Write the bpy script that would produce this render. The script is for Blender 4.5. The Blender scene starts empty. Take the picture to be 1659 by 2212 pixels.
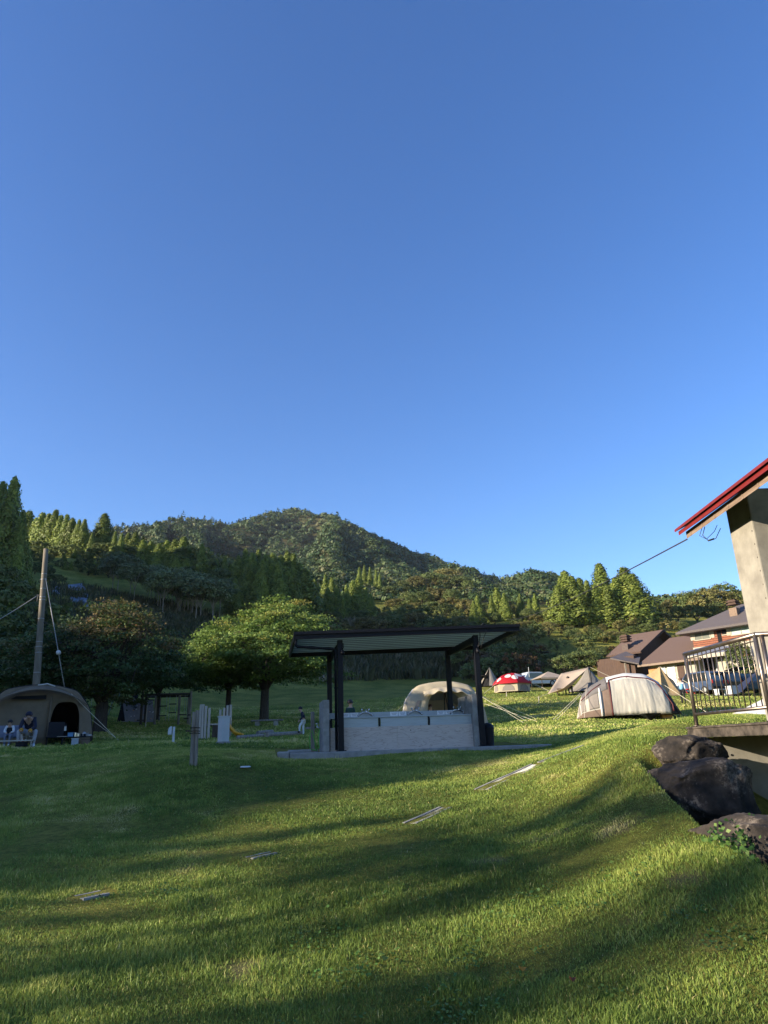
import bpy, bmesh, math, random
import numpy as np
from math import sin, cos, tan, radians, pi, sqrt, atan2, hypot
from mathutils import Matrix, Vector

# ------------------------------------------------------------------ camera
F = 1533.0; PITCH = radians(18.4); ROLL = 0.035; CZ = 1.55
sP, cP, sr, cr = sin(PITCH), cos(PITCH), sin(ROLL), cos(ROLL)
SC = bpy.context.scene
COL = SC.collection
cam = bpy.data.cameras.new('camera')
cam.sensor_fit = 'HORIZONTAL'; cam.sensor_width = 36.0; cam.lens = F / 1659.0 * 36.0
cam.clip_start = 0.1; cam.clip_end = 6000
cam_o = bpy.data.objects.new('camera', cam); COL.objects.link(cam_o)
R0 = Vector((1, 0, 0)); U0 = Vector((0, -sP, cP)); FW = Vector((0, cP, sP))
Rc = R0 * cr - U0 * sr; Uc = R0 * sr + U0 * cr
m = Matrix((Rc, Uc, -FW)).transposed().to_4x4(); m.translation = Vector((0, 0, CZ))
cam_o.matrix_world = m
SC.camera = cam_o

# ------------------------------------------------------------------ light
SUN_AZ = radians(-110); SUN_EL = radians(16.5)
SUN_STRENGTH = 4.4; SKY_STRENGTH = 0.10
w = bpy.data.worlds.new('World'); SC.world = w; w.use_nodes = True
nt = w.node_tree
sky = nt.nodes.new('ShaderNodeTexSky'); sky.sky_type = 'NISHITA'; sky.sun_disc = False
sky.sun_elevation = SUN_EL; sky.sun_rotation = SUN_AZ
sky.air_density = 1.0; sky.dust_density = 0.4; sky.ozone_density = 3.0; sky.altitude = 500
hsv = nt.nodes.new('ShaderNodeHueSaturation'); hsv.inputs['Saturation'].default_value = 1.2; hsv.inputs['Hue'].default_value = 0.512
bg = nt.nodes['Background']; bg.inputs[1].default_value = SKY_STRENGTH
nt.links.new(sky.outputs[0], hsv.inputs['Color']); nt.links.new(hsv.outputs[0], bg.inputs[0])
sun = bpy.data.lights.new('sun', 'SUN'); sun.energy = SUN_STRENGTH; sun.angle = radians(0.53); sun.color = (1.0, 0.86, 0.66)
sun_o = bpy.data.objects.new('sun', sun); COL.objects.link(sun_o)
sdir = Vector((sin(SUN_AZ) * cos(SUN_EL), cos(SUN_AZ) * cos(SUN_EL), sin(SUN_EL)))
sun_o.rotation_euler = sdir.to_track_quat('Z', 'Y').to_euler(); sun_o.location = (-40, -10, 60)
vs = SC.view_settings
vs.view_transform = 'Standard'; vs.look = 'None'; vs.exposure = 1.5; vs.gamma = 1.0; vs.use_curve_mapping = False
SC.cycles.max_bounces = 5; SC.cycles.diffuse_bounces = 3; SC.cycles.glossy_bounces = 2
SC.cycles.transmission_bounces = 4; SC.cycles.transparent_max_bounces = 8
SC.cycles.caustics_reflective = False; SC.cycles.caustics_refractive = False
SC.cycles.use_denoising = True

# ------------------------------------------------------------------ helpers: pixels to places
def ray(u, v):
    xi = (u - 829.5) / F; yi = -(v - 1106) / F
    x = xi * cr + yi * sr; y = -xi * sr + yi * cr
    Y = cP - y * sP; Z = sP + y * cP
    return x / Y, Z / Y
def at(u, v, Y):
    a, b = ray(u, v); return Vector((a * Y, Y, CZ + b * Y))

# ------------------------------------------------------------------ materials
def new_mat(name):
    mt = bpy.data.materials.new(name); mt.use_nodes = True
    n = mt.node_tree.nodes; return mt, n, mt.node_tree.links, n['Principled BSDF']
def solid(name, col, rough=0.7, metal=0.0, var=0.12, scale=6.0, bump=0.0, spec=0.35, col2=None, coords='Object', detail=5, stretch=None):
    mt, n, L, p = new_mat(name)
    tc = n.new('ShaderNodeTexCoord'); src = tc.outputs[coords]
    if stretch:
        mp = n.new('ShaderNodeMapping'); mp.inputs['Scale'].default_value = stretch; L.new(src, mp.inputs[0]); src = mp.outputs[0]
    no = n.new('ShaderNodeTexNoise'); no.inputs['Scale'].default_value = scale; no.inputs['Detail'].default_value = detail; no.inputs['Roughness'].default_value = 0.62
    L.new(src, no.inputs['Vector'])
    rp = n.new('ShaderNodeValToRGB')
    c2 = col2 or tuple(min(1, c * (1 + var)) for c in col)
    c1 = col if col2 else tuple(c * (1 - var) for c in col)
    rp.color_ramp.elements[0].color = (*c1, 1); rp.color_ramp.elements[0].position = 0.36
    rp.color_ramp.elements[1].color = (*c2, 1); rp.color_ramp.elements[1].position = 0.66
    L.new(no.outputs[0], rp.inputs[0]); L.new(rp.outputs[0], p.inputs['Base Color'])
    p.inputs['Roughness'].default_value = rough; p.inputs['Metallic'].default_value = metal
    p.inputs['Specular IOR Level'].default_value = spec
    if bump:
        b = n.new('ShaderNodeBump'); b.inputs['Strength'].default_value = 0.6; b.inputs['Distance'].default_value = bump
        L.new(no.outputs[0], b.inputs['Height']); L.new(b.outputs[0], p.inputs['Normal'])
    return mt
def leaf_mat(name, cols, trans=0.3, rnd=0.25):
    """cols: three base colours along the per-leaf 'tint' attribute"""
    mt, n, L, p = new_mat(name)
    a = n.new('ShaderNodeAttribute'); a.attribute_name = 'tint'
    rp = n.new('ShaderNodeValToRGB'); el = rp.color_ramp.elements
    el[0].position = 0.0; el[0].color = (*cols[0], 1); el[1].position = 1.0; el[1].color = (*cols[-1], 1)
    for i, c in enumerate(cols[1:-1]):
        e = el.new((i + 1) / (len(cols) - 1)); e.color = (*c, 1)
    L.new(a.outputs['Fac'], rp.inputs[0])
    oi = n.new('ShaderNodeObjectInfo')
    mr = n.new('ShaderNodeMapRange'); mr.inputs[3].default_value = 1 - rnd; mr.inputs[4].default_value = 1 + rnd
    L.new(oi.outputs['Random'], mr.inputs[0])
    hs = n.new('ShaderNodeHueSaturation'); L.new(mr.outputs[0], hs.inputs['Value']); L.new(rp.outputs[0], hs.inputs['Color'])
    L.new(hs.outputs[0], p.inputs['Base Color'])
    p.inputs['Roughness'].default_value = 0.55; p.inputs['Specular IOR Level'].default_value = 0.25
    if trans:
        t = n.new('ShaderNodeBsdfTranslucent'); L.new(hs.outputs[0], t.inputs[0])
        mx = n.new('ShaderNodeMixShader'); mx.inputs[0].default_value = trans
        L.new(p.outputs[0], mx.inputs[1]); L.new(t.outputs[0], mx.inputs[2])
        L.new(mx.outputs[0], n['Material Output'].inputs[0])
    return mt
def stripes(name, c1, c2, axis, scale, rough=0.6, bump=0.01, dist=0.0, metal=0.0, coords='Object'):
    mt, n, L, p = new_mat(name)
    tc = n.new('ShaderNodeTexCoord'); wv = n.new('ShaderNodeTexWave'); wv.bands_direction = axis
    wv.inputs['Scale'].default_value = scale; wv.inputs['Distortion'].default_value = dist; wv.inputs['Detail'].default_value = 2
    L.new(tc.outputs[coords], wv.inputs['Vector'])
    no = n.new('ShaderNodeTexNoise'); no.inputs['Scale'].default_value = 9; L.new(tc.outputs[coords], no.inputs['Vector'])
    mxf = n.new('ShaderNodeMath'); mxf.operation = 'MULTIPLY_ADD'; mxf.inputs[1].default_value = 0.55; L.new(no.outputs[0], mxf.inputs[2]); L.new(wv.outputs['Fac'], mxf.inputs[0])
    sb = n.new('ShaderNodeMath'); sb.operation = 'SUBTRACT'; sb.inputs[1].default_value = 0.27; L.new(mxf.outputs[0], sb.inputs[0])
    rp = n.new('ShaderNodeValToRGB'); rp.color_ramp.elements[0].color = (*c1, 1); rp.color_ramp.elements[1].color = (*c2, 1)
    L.new(sb.outputs[0], rp.inputs[0]); L.new(rp.outputs[0], p.inputs['Base Color'])
    p.inputs['Roughness'].default_value = rough; p.inputs['Metallic'].default_value = metal
    if bump:
        b = n.new('ShaderNodeBump'); b.inputs['Distance'].default_value = bump; b.inputs['Strength'].default_value = 0.8
        L.new(wv.outputs['Fac'], b.inputs['Height']); L.new(b.outputs[0], p.inputs['Normal'])
    return mt

HAZE = 0.00008
M = {}
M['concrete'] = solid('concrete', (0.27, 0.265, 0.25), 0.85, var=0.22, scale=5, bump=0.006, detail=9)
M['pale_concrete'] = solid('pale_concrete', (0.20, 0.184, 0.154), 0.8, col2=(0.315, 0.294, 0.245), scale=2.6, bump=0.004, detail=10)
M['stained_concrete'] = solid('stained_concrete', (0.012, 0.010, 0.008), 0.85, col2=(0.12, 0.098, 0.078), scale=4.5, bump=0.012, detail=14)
M['black_steel'] = solid('black_steel', (0.005, 0.006, 0.010), 0.5, var=0.15, scale=3, spec=0.22)
M['corrugated'] = solid('corrugated', (0.50, 0.56, 0.55), 0.5, metal=0.0, var=0.06, scale=2)
def translucent(name, col, f):
    mt = solid(name, col, .5, var=.05, scale=2); n = mt.node_tree.nodes; L = mt.node_tree.links
    t = n.new('ShaderNodeBsdfTranslucent'); t.inputs[0].default_value = (*col, 1); mx = n.new('ShaderNodeMixShader'); mx.inputs[0].default_value = f
    L.new(n['Principled BSDF'].outputs[0], mx.inputs[1]); L.new(t.outputs[0], mx.inputs[2]); L.new(mx.outputs[0], n['Material Output'].inputs[0]); return mt
M['corrugated'] = translucent('corrugated', (0.55, 0.66, 0.66), 0.42)
M['steel'] = solid('steel', (0.34, 0.385, 0.42), 0.4, metal=0.25, var=0.08, scale=3, stretch=(1, 8, 8))
M['grate_steel'] = solid('grate_steel', (0.34, 0.345, 0.34), 0.5, metal=0.5, var=0.2, scale=9)
M['worn_concrete'] = solid('worn_concrete', (0.27, 0.26, 0.23), 0.9, var=0.3, scale=6)
M['galvanised'] = solid('galvanised', (0.30, 0.31, 0.31), 0.45, metal=0.7, var=0.12, scale=14)
M['chrome'] = solid('chrome', (0.65, 0.65, 0.66), 0.18, metal=1.0, var=0.03)
M['rail_steel'] = solid('rail_steel', (0.24, 0.215, 0.19), 0.35, metal=0.85, col2=(0.17, 0.125, 0.095), scale=7)
M['white_paint'] = solid('white_paint', (0.56, 0.58, 0.60), 0.5, var=0.05)
M['grey_paint'] = solid('grey_paint', (0.50, 0.52, 0.53), 0.5, var=0.06, scale=3)
M['paper'] = solid('paper', (0.82, 0.83, 0.84), 0.6, var=0.02)
M['ink'] = solid('ink', (0.08, 0.09, 0.12), 0.7)
M['old_wood'] = solid('old_wood', (0.15, 0.13, 0.11), 0.85, col2=(0.30, 0.27, 0.23), scale=3, stretch=(6, 6, 0.7), bump=0.004)
M['dark_wood'] = solid('dark_wood', (0.035, 0.027, 0.02), 0.8, col2=(0.08, 0.06, 0.045), scale=4, stretch=(5, 5, 0.6))
M['pale_wood'] = solid('pale_wood', (0.36, 0.31, 0.25), 0.8, col2=(0.47, 0.42, 0.36), scale=3, stretch=(6, 6, 0.6), bump=0.003)
M['bark'] = solid('bark', (0.035, 0.028, 0.022), 0.95, col2=(0.085, 0.07, 0.055), scale=9, stretch=(4, 4, 0.8), bump=0.03)
M['pale_bark'] = solid('pale_bark', (0.24, 0.21, 0.17), 0.9, col2=(0.36, 0.33, 0.28), scale=9)
M['rock'] = solid('rock', (0.010, 0.009, 0.008), 0.92, col2=(0.12, 0.095, 0.075), scale=4.5, bump=0.09, detail=13)
M['black_fabric'] = solid('black_fabric', (0.012, 0.012, 0.014), 0.85)
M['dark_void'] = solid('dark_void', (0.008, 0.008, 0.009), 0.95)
M['tan_canvas'] = solid('tan_canvas', (0.46, 0.335, 0.18), 0.85, var=0.08, scale=4, bump=0.01)
M['brown_canvas'] = solid('brown_canvas', (0.185, 0.14, 0.09), 0.85, var=0.12, scale=2.5, bump=0.02)
M['cream_canvas'] = solid('cream_canvas', (0.56, 0.49, 0.355), 0.85, var=0.06, scale=3, bump=0.015)
M['warm_canvas'] = solid('warm_canvas', (0.50, 0.36, 0.17), 0.85, var=0.08, scale=3)
M['pale_canvas'] = solid('pale_canvas', (0.50, 0.475, 0.41), 0.8, var=0.05, scale=2, bump=0.03)
M['beige_canvas'] = solid('beige_canvas', (0.48, 0.395, 0.315), 0.85, var=0.06, scale=2, bump=0.01)
M['grey_canvas'] = solid('grey_canvas', (0.26, 0.235, 0.20), 0.85, var=0.08, scale=2, bump=0.01)
M['taupe_canvas'] = solid('taupe_canvas', (0.15, 0.105, 0.08), 0.85, var=0.1, scale=3, bump=0.01)
M['mesh_net'] = solid('mesh_net', (0.20, 0.175, 0.155), 0.8, var=0.1, scale=40)
M['maroon'] = solid('maroon', (0.075, 0.010, 0.013), 0.6)
M['red_fabric'] = solid('red_fabric', (0.42, 0.008, 0.018), 0.7, var=0.06, scale=2, bump=0.008)
M['white_fabric'] = solid('white_fabric', (0.55, 0.54, 0.51), 0.8, var=0.03)
M['navy_fabric'] = solid('navy_fabric', (0.022, 0.03, 0.065), 0.75, var=0.15, scale=2)
M['rope'] = solid('rope', (0.66, 0.60, 0.46), 0.8)
M['cable'] = solid('cable', (0.30, 0.30, 0.30), 0.6)
M['dark_cable'] = solid('dark_cable', (0.03, 0.03, 0.035), 0.6)
M['yellow_plastic'] = solid('yellow_plastic', (0.62, 0.30, 0.02), 0.4, var=0.05)
M['green_hose'] = solid('green_hose', (0.10, 0.35, 0.05), 0.4)
M['orange_wood'] = solid('orange_wood', (0.55, 0.24, 0.06), 0.7, col2=(0.68, 0.38, 0.16), scale=6)
M['red_plastic'] = solid('red_plastic', (0.50, 0.03, 0.03), 0.5)
M['blue_plastic'] = solid('blue_plastic', (0.10, 0.25, 0.42), 0.5)
M['pole_concrete'] = solid('pole_concrete', (0.135, 0.115, 0.085), 0.85, col2=(0.19, 0.165, 0.125), scale=4, stretch=(3, 3, 0.5))
M['red_tile'] = solid('red_tile', (0.17, 0.016, 0.022), 0.75, col2=(0.115, 0.012, 0.016), scale=8, bump=0.003)
M['red_trim'] = solid('red_trim', (0.17, 0.02, 0.017), 0.4)
M['soffit_wood'] = solid('soffit_wood', (0.15, 0.10, 0.07), 0.7, col2=(0.26, 0.195, 0.145), scale=4, stretch=(6, 0.6, 6))
M['brown_roof'] = stripes('brown_roof', (0.10, 0.062, 0.045), (0.165, 0.105, 0.075), 'Z', 5.0, 0.75, 0.03)
M['grey_roof'] = stripes('grey_roof', (0.085, 0.070, 0.066), (0.125, 0.105, 0.10), 'Z', 6.0, 0.6, 0.02)
M['log_wall'] = stripes('log_wall', (0.07, 0.018, 0.01), (0.30, 0.09, 0.035), 'Z', 1.6, 0.6, 0.05)
M['brown_wall'] = solid('brown_wall', (0.055, 0.032, 0.024), 0.8, col2=(0.085, 0.05, 0.036), scale=2, stretch=(5, 5, 0.6))
M['cream_wall'] = solid('cream_wall', (0.38, 0.345, 0.275), 0.8, var=0.05, scale=2)
M['orange_timber'] = solid('orange_timber', (0.40, 0.20, 0.08), 0.7, var=0.15)
M['skin'] = solid('skin', (0.46, 0.29, 0.21), 0.55, var=0.05)
M['hair'] = solid('hair', (0.012, 0.01, 0.01), 0.5)
M['navy_cloth'] = solid('navy_cloth', (0.018, 0.02, 0.04), 0.85)
M['pale_trousers'] = solid('pale_trousers', (0.33, 0.34, 0.37), 0.85, var=0.1)
M['white_cloth'] = solid('white_cloth', (0.62, 0.63, 0.64), 0.85)
M['blue_cloth'] = solid('blue_cloth', (0.20, 0.42, 0.66), 0.85)
M['green_cloth'] = solid('green_cloth', (0.018, 0.05, 0.035), 0.85)
M['black_cloth'] = solid('black_cloth', (0.014, 0.013, 0.015), 0.85)
M['glove'] = solid('glove', (0.42, 0.20, 0.015), 0.7)
M['grey_cloth'] = solid('grey_cloth', (0.16, 0.18, 0.24), 0.85)
M['car_white'] = solid('car_white', (0.42, 0.46, 0.50), 0.25, var=0.02, spec=0.6)
M['car_navy'] = solid('car_navy', (0.045, 0.07, 0.13), 0.22, var=0.05, spec=0.6)
M['car_black'] = solid('car_black', (0.012, 0.013, 0.016), 0.22, spec=0.6)
M['rubber'] = solid('rubber', (0.015, 0.015, 0.015), 0.8)
M['tail_red'] = solid('tail_red', (0.5, 0.02, 0.02), 0.3)
M['foam'] = solid('foam', (0.5, 0.5, 0.5), 0.7, var=0.03)
M['orange_leaf'] = solid('orange_leaf', (0.50, 0.22, 0.03), 0.6)

def rock_mat():
    mt = solid('rock', (0.009, 0.008, 0.0075), .95, col2=(0.060, 0.048, 0.039), scale=3.2, bump=.07, detail=14); n = mt.node_tree.nodes; L = mt.node_tree.links; p = n['Principled BSDF']
    src = p.inputs['Base Color'].links[0].from_socket; tc = n.new('ShaderNodeTexCoord')
    a = n.new('ShaderNodeTexNoise'); a.inputs['Scale'].default_value = 26; a.inputs['Detail'].default_value = 6; a.inputs['Roughness'].default_value = .75; L.new(tc.outputs['Object'], a.inputs[0])
    b = n.new('ShaderNodeTexNoise'); b.inputs['Scale'].default_value = 2.6; b.inputs['Detail'].default_value = 3; L.new(tc.outputs['Object'], b.inputs[0])
    mu = n.new('ShaderNodeMath'); mu.operation = 'MULTIPLY'; L.new(a.outputs[0], mu.inputs[0]); L.new(b.outputs[0], mu.inputs[1])
    rp = n.new('ShaderNodeValToRGB'); rp.color_ramp.elements[0].position = .27; rp.color_ramp.elements[1].position = .36; L.new(mu.outputs[0], rp.inputs[0])
    mx = n.new('ShaderNodeMixRGB'); L.new(rp.outputs[0], mx.inputs[0]); L.new(src, mx.inputs[1]); mx.inputs[2].default_value = (.15, .125, .10, 1); L.new(mx.outputs[0], p.inputs['Base Color']); return mt
M['rock'] = rock_mat()
def glass_mat(name, col, rough=0.06):
    mt, n, L, p = new_mat(name)
    p.inputs['Base Color'].default_value = (*col, 1); p.inputs['Roughness'].default_value = rough
    p.inputs['Specular IOR Level'].default_value = 0.8
    return mt
M['glass'] = glass_mat('window_glass', (0.16, 0.17, 0.15))
M['glass_teal'] = solid('glass_teal', (0.28, 0.38, 0.36), 0.12, col2=(0.42, 0.50, 0.47), scale=2, spec=0.7)
M['car_glass'] = glass_mat('car_glass', (0.02, 0.025, 0.03))

# plywood with grain and dark knots
for k_, f_ in (('cream_canvas', .35), ('warm_canvas', .3), ('pale_canvas', .25), ('red_fabric', .2), ('tan_canvas', .3), ('beige_canvas', .3), ('brown_canvas', .12), ('grey_canvas', .15)):
    m_ = M[k_]; n_ = m_.node_tree.nodes; L_ = m_.node_tree.links; t_ = n_.new('ShaderNodeBsdfTranslucent'); L_.new(n_['Principled BSDF'].inputs['Base Color'].links[0].from_socket, t_.inputs[0])
    x_ = n_.new('ShaderNodeMixShader'); x_.inputs[0].default_value = f_; L_.new(n_['Principled BSDF'].outputs[0], x_.inputs[1]); L_.new(t_.outputs[0], x_.inputs[2]); L_.new(x_.outputs[0], n_['Material Output'].inputs[0])
def plywood():
    mt, n, L, p = new_mat('plywood')
    tc = n.new('ShaderNodeTexCoord')
    mp = n.new('ShaderNodeMapping'); mp.inputs['Scale'].default_value = (0.75, 1, 4.5); L.new(tc.outputs['Object'], mp.inputs[0])
    no = n.new('ShaderNodeTexNoise'); no.inputs['Scale'].default_value = 2.0; no.inputs['Detail'].default_value = 3; L.new(mp.outputs[0], no.inputs[0])
    mu = n.new('ShaderNodeMath'); mu.operation = 'MULTIPLY'; mu.inputs[1].default_value = 8; L.new(no.outputs[0], mu.inputs[0])
    fr = n.new('ShaderNodeMath'); fr.operation = 'FRACT'; L.new(mu.outputs[0], fr.inputs[0])
    rp = n.new('ShaderNodeValToRGB'); e = rp.color_ramp.elements
    e[0].color = (0.36, 0.28, 0.235, 1); e[0].position = 0.0; e[1].color = (0.51, 0.425, 0.375, 1); e[1].position = 0.22
    e2 = e.new(0.95); e2.color = (0.56, 0.48, 0.42, 1)
    L.new(fr.outputs[0], rp.inputs[0])
    mp2 = n.new('ShaderNodeMapping'); mp2.inputs['Scale'].default_value = (1, 0.0, 1.25); L.new(tc.outputs['Object'], mp2.inputs[0])
    vo = n.new('ShaderNodeTexVoronoi'); vo.inputs['Scale'].default_value = 4.2; L.new(mp2.outputs[0], vo.inputs['Vector'])
    sx = n.new('ShaderNodeSeparateColor'); L.new(vo.outputs['Color'], sx.inputs[0])
    th = n.new('ShaderNodeMath'); th.operation = 'MULTIPLY'; th.inputs[1].default_value = 0.15; L.new(sx.outputs[0], th.inputs[0])
    lt = n.new('ShaderNodeMath'); lt.operation = 'LESS_THAN'; L.new(vo.outputs['Distance'], lt.inputs[0]); L.new(th.outputs[0], lt.inputs[1])
    mx = n.new('ShaderNodeMixRGB'); L.new(lt.outputs[0], mx.inputs[0]); L.new(rp.outputs[0], mx.inputs[1]); mx.inputs[2].default_value = (0.05, 0.035, 0.03, 1)
    L.new(mx.outputs[0], p.inputs['Base Color']); p.inputs['Roughness'].default_value = 0.75
    return mt
M['plywood'] = plywood()

M['cedar_leaf'] = leaf_mat('cedar_leaf', [(0.067, 0.103, 0.018), (0.154, 0.201, 0.036), (0.268, 0.298, 0.057)], 0.15)
M['broad_leaf'] = leaf_mat('broad_leaf', [(0.061, 0.093, 0.03), (0.122, 0.158, 0.047), (0.212, 0.231, 0.076)], 0.25)
M['gold_leaf'] = leaf_mat('gold_leaf', [(0.091, 0.098, 0.029), (0.195, 0.182, 0.058), (0.299, 0.247, 0.098)], 0.3)
M['red_leaf'] = leaf_mat('red_leaf', [(0.05, 0.05, 0.02), (0.11, 0.075, 0.03), (0.20, 0.075, 0.03)], 0.25)
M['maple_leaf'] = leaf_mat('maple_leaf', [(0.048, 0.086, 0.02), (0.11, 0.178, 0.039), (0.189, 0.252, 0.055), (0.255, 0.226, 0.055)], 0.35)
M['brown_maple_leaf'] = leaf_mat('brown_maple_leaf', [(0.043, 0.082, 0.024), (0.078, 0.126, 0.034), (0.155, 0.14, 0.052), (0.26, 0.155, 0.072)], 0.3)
M['young_leaf'] = leaf_mat('young_leaf', [(0.096, 0.128, 0.053), (0.158, 0.192, 0.077), (0.203, 0.231, 0.1)], 0.25)
M['forest_leaf'] = leaf_mat('forest_leaf', [(0.03, 0.06, 0.019), (0.061, 0.096, 0.031), (0.103, 0.128, 0.048), (0.14, 0.136, 0.067)], 0.12, 0.0)
M['ivy_leaf'] = leaf_mat('ivy_leaf', [(0.039, 0.091, 0.019), (0.078, 0.169, 0.033), (0.156, 0.234, 0.052)], 0.25, 0.0)
M['grass'] = leaf_mat('grass', [(0.091, 0.148, 0.03), (0.198, 0.28, 0.053), (0.365, 0.408, 0.094), (0.629, 0.529, 0.252)], 0.3, 0.0)
M['pampas'] = leaf_mat('pampas', [(0.05, 0.06, 0.025), (0.11, 0.11, 0.05), (0.30, 0.26, 0.19)], 0.25, 0.0)

def ground_mat(name, far=False):
    mt, n, L, p = new_mat(name)
    tc = n.new('ShaderNodeTexCoord')
    def noise(s, d=6, r=0.6):
        no = n.new('ShaderNodeTexNoise'); no.inputs['Scale'].default_value = s; no.inputs['Detail'].default_value = d; no.inputs['Roughness'].default_value = r
        L.new(tc.outputs['Object'], no.inputs[0]); return no
    a = noise(0.35); b = noise(9, 8, 0.7); c = noise(60, 4, 0.7)
    rp = n.new('ShaderNodeValToRGB'); e = rp.color_ramp.elements
    if far:
        e[0].color = (0.035, 0.042, 0.018, 1); e[0].position = 0.35; e[1].color = (0.09, 0.085, 0.04, 1); e[1].position = 0.65
    else:
        e[0].color = (0.14, 0.175, 0.036, 1); e[0].position = 0.34; e[1].color = (0.33, 0.325, 0.08, 1); e[1].position = 0.68
    L.new(a.outputs[0], rp.inputs[0])
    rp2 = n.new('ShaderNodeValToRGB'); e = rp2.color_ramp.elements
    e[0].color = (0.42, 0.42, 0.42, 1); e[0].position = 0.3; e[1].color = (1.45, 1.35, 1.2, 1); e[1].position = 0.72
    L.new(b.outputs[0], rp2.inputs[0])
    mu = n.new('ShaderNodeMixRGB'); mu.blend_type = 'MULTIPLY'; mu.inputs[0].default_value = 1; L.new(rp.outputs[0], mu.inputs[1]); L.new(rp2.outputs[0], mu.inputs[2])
    if far: L.new(mu.outputs[0], p.inputs['Base Color'])
    else:
        at_ = n.new('ShaderNodeAttribute'); at_.attribute_name = 'bare'; ms = n.new('ShaderNodeMixRGB'); L.new(at_.outputs['Fac'], ms.inputs[0]); L.new(mu.outputs[0], ms.inputs[1])
        so = n.new('ShaderNodeMixRGB'); so.inputs[1].default_value = (.15, .12, .07, 1); so.inputs[2].default_value = (.30, .26, .15, 1); L.new(c.outputs[0], so.inputs[0]); L.new(so.outputs[0], ms.inputs[2]); L.new(ms.outputs[0], p.inputs['Base Color'])
    p.inputs['Roughness'].default_value = 0.95; p.inputs['Specular IOR Level'].default_value = 0.1
    ad = n.new('ShaderNodeMath'); ad.operation = 'ADD'; L.new(b.outputs[0], ad.inputs[0]); L.new(c.outputs[0], ad.inputs[1])
    bp = n.new('ShaderNodeBump'); bp.inputs['Distance'].default_value = 0.12; bp.inputs['Strength'].default_value = 0.9
    L.new(ad.outputs[0], bp.inputs['Height']); L.new(bp.outputs[0], p.inputs['Normal'])
    return mt
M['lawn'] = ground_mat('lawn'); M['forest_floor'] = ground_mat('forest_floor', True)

# ------------------------------------------------------------------ helpers: objects
def setp(o, label=None, cat=None, group=None, kind=None):
    if label: o['label'] = label
    if cat: o['category'] = cat
    if group: o['group'] = group
    if kind: o['kind'] = kind
    return o
def thing(name, label, cat, loc=(0, 0, 0), rz=0.0, group=None):
    o = bpy.data.objects.new(name, None); COL.objects.link(o)
    o.location = loc; o.rotation_euler = (0, 0, rz); o.empty_display_size = 0.2
    return setp(o, label, cat, group)
def np_obj(name, V, Fc, mat, parent=None, tint=None, smooth=False, loc=None):
    """mesh from arrays: V (n,3), Fc (m,k)"""
    me = bpy.data.meshes.new(name)
    V = np.asarray(V, np.float32); Fc = np.asarray(Fc, np.int32)
    me.vertices.add(len(V)); me.vertices.foreach_set('co', V.ravel())
    k = Fc.shape[1]
    me.loops.add(Fc.size); me.loops.foreach_set('vertex_index', Fc.ravel())
    me.polygons.add(len(Fc)); me.polygons.foreach_set('loop_start', np.arange(0, Fc.size, k, dtype=np.int32))
    if tint is not None:
        at_ = me.attributes.new('tint', 'FLOAT', 'POINT'); at_.data.foreach_set('value', np.asarray(tint, np.float32))
    me.update(calc_edges=True)
    if smooth: me.polygons.foreach_set('use_smooth', np.ones(len(Fc), bool))
    me.materials.append(mat)
    o = bpy.data.objects.new(name, me); COL.objects.link(o)
    if parent: o.parent = parent
    if loc is not None: o.location = loc
    return o
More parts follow.
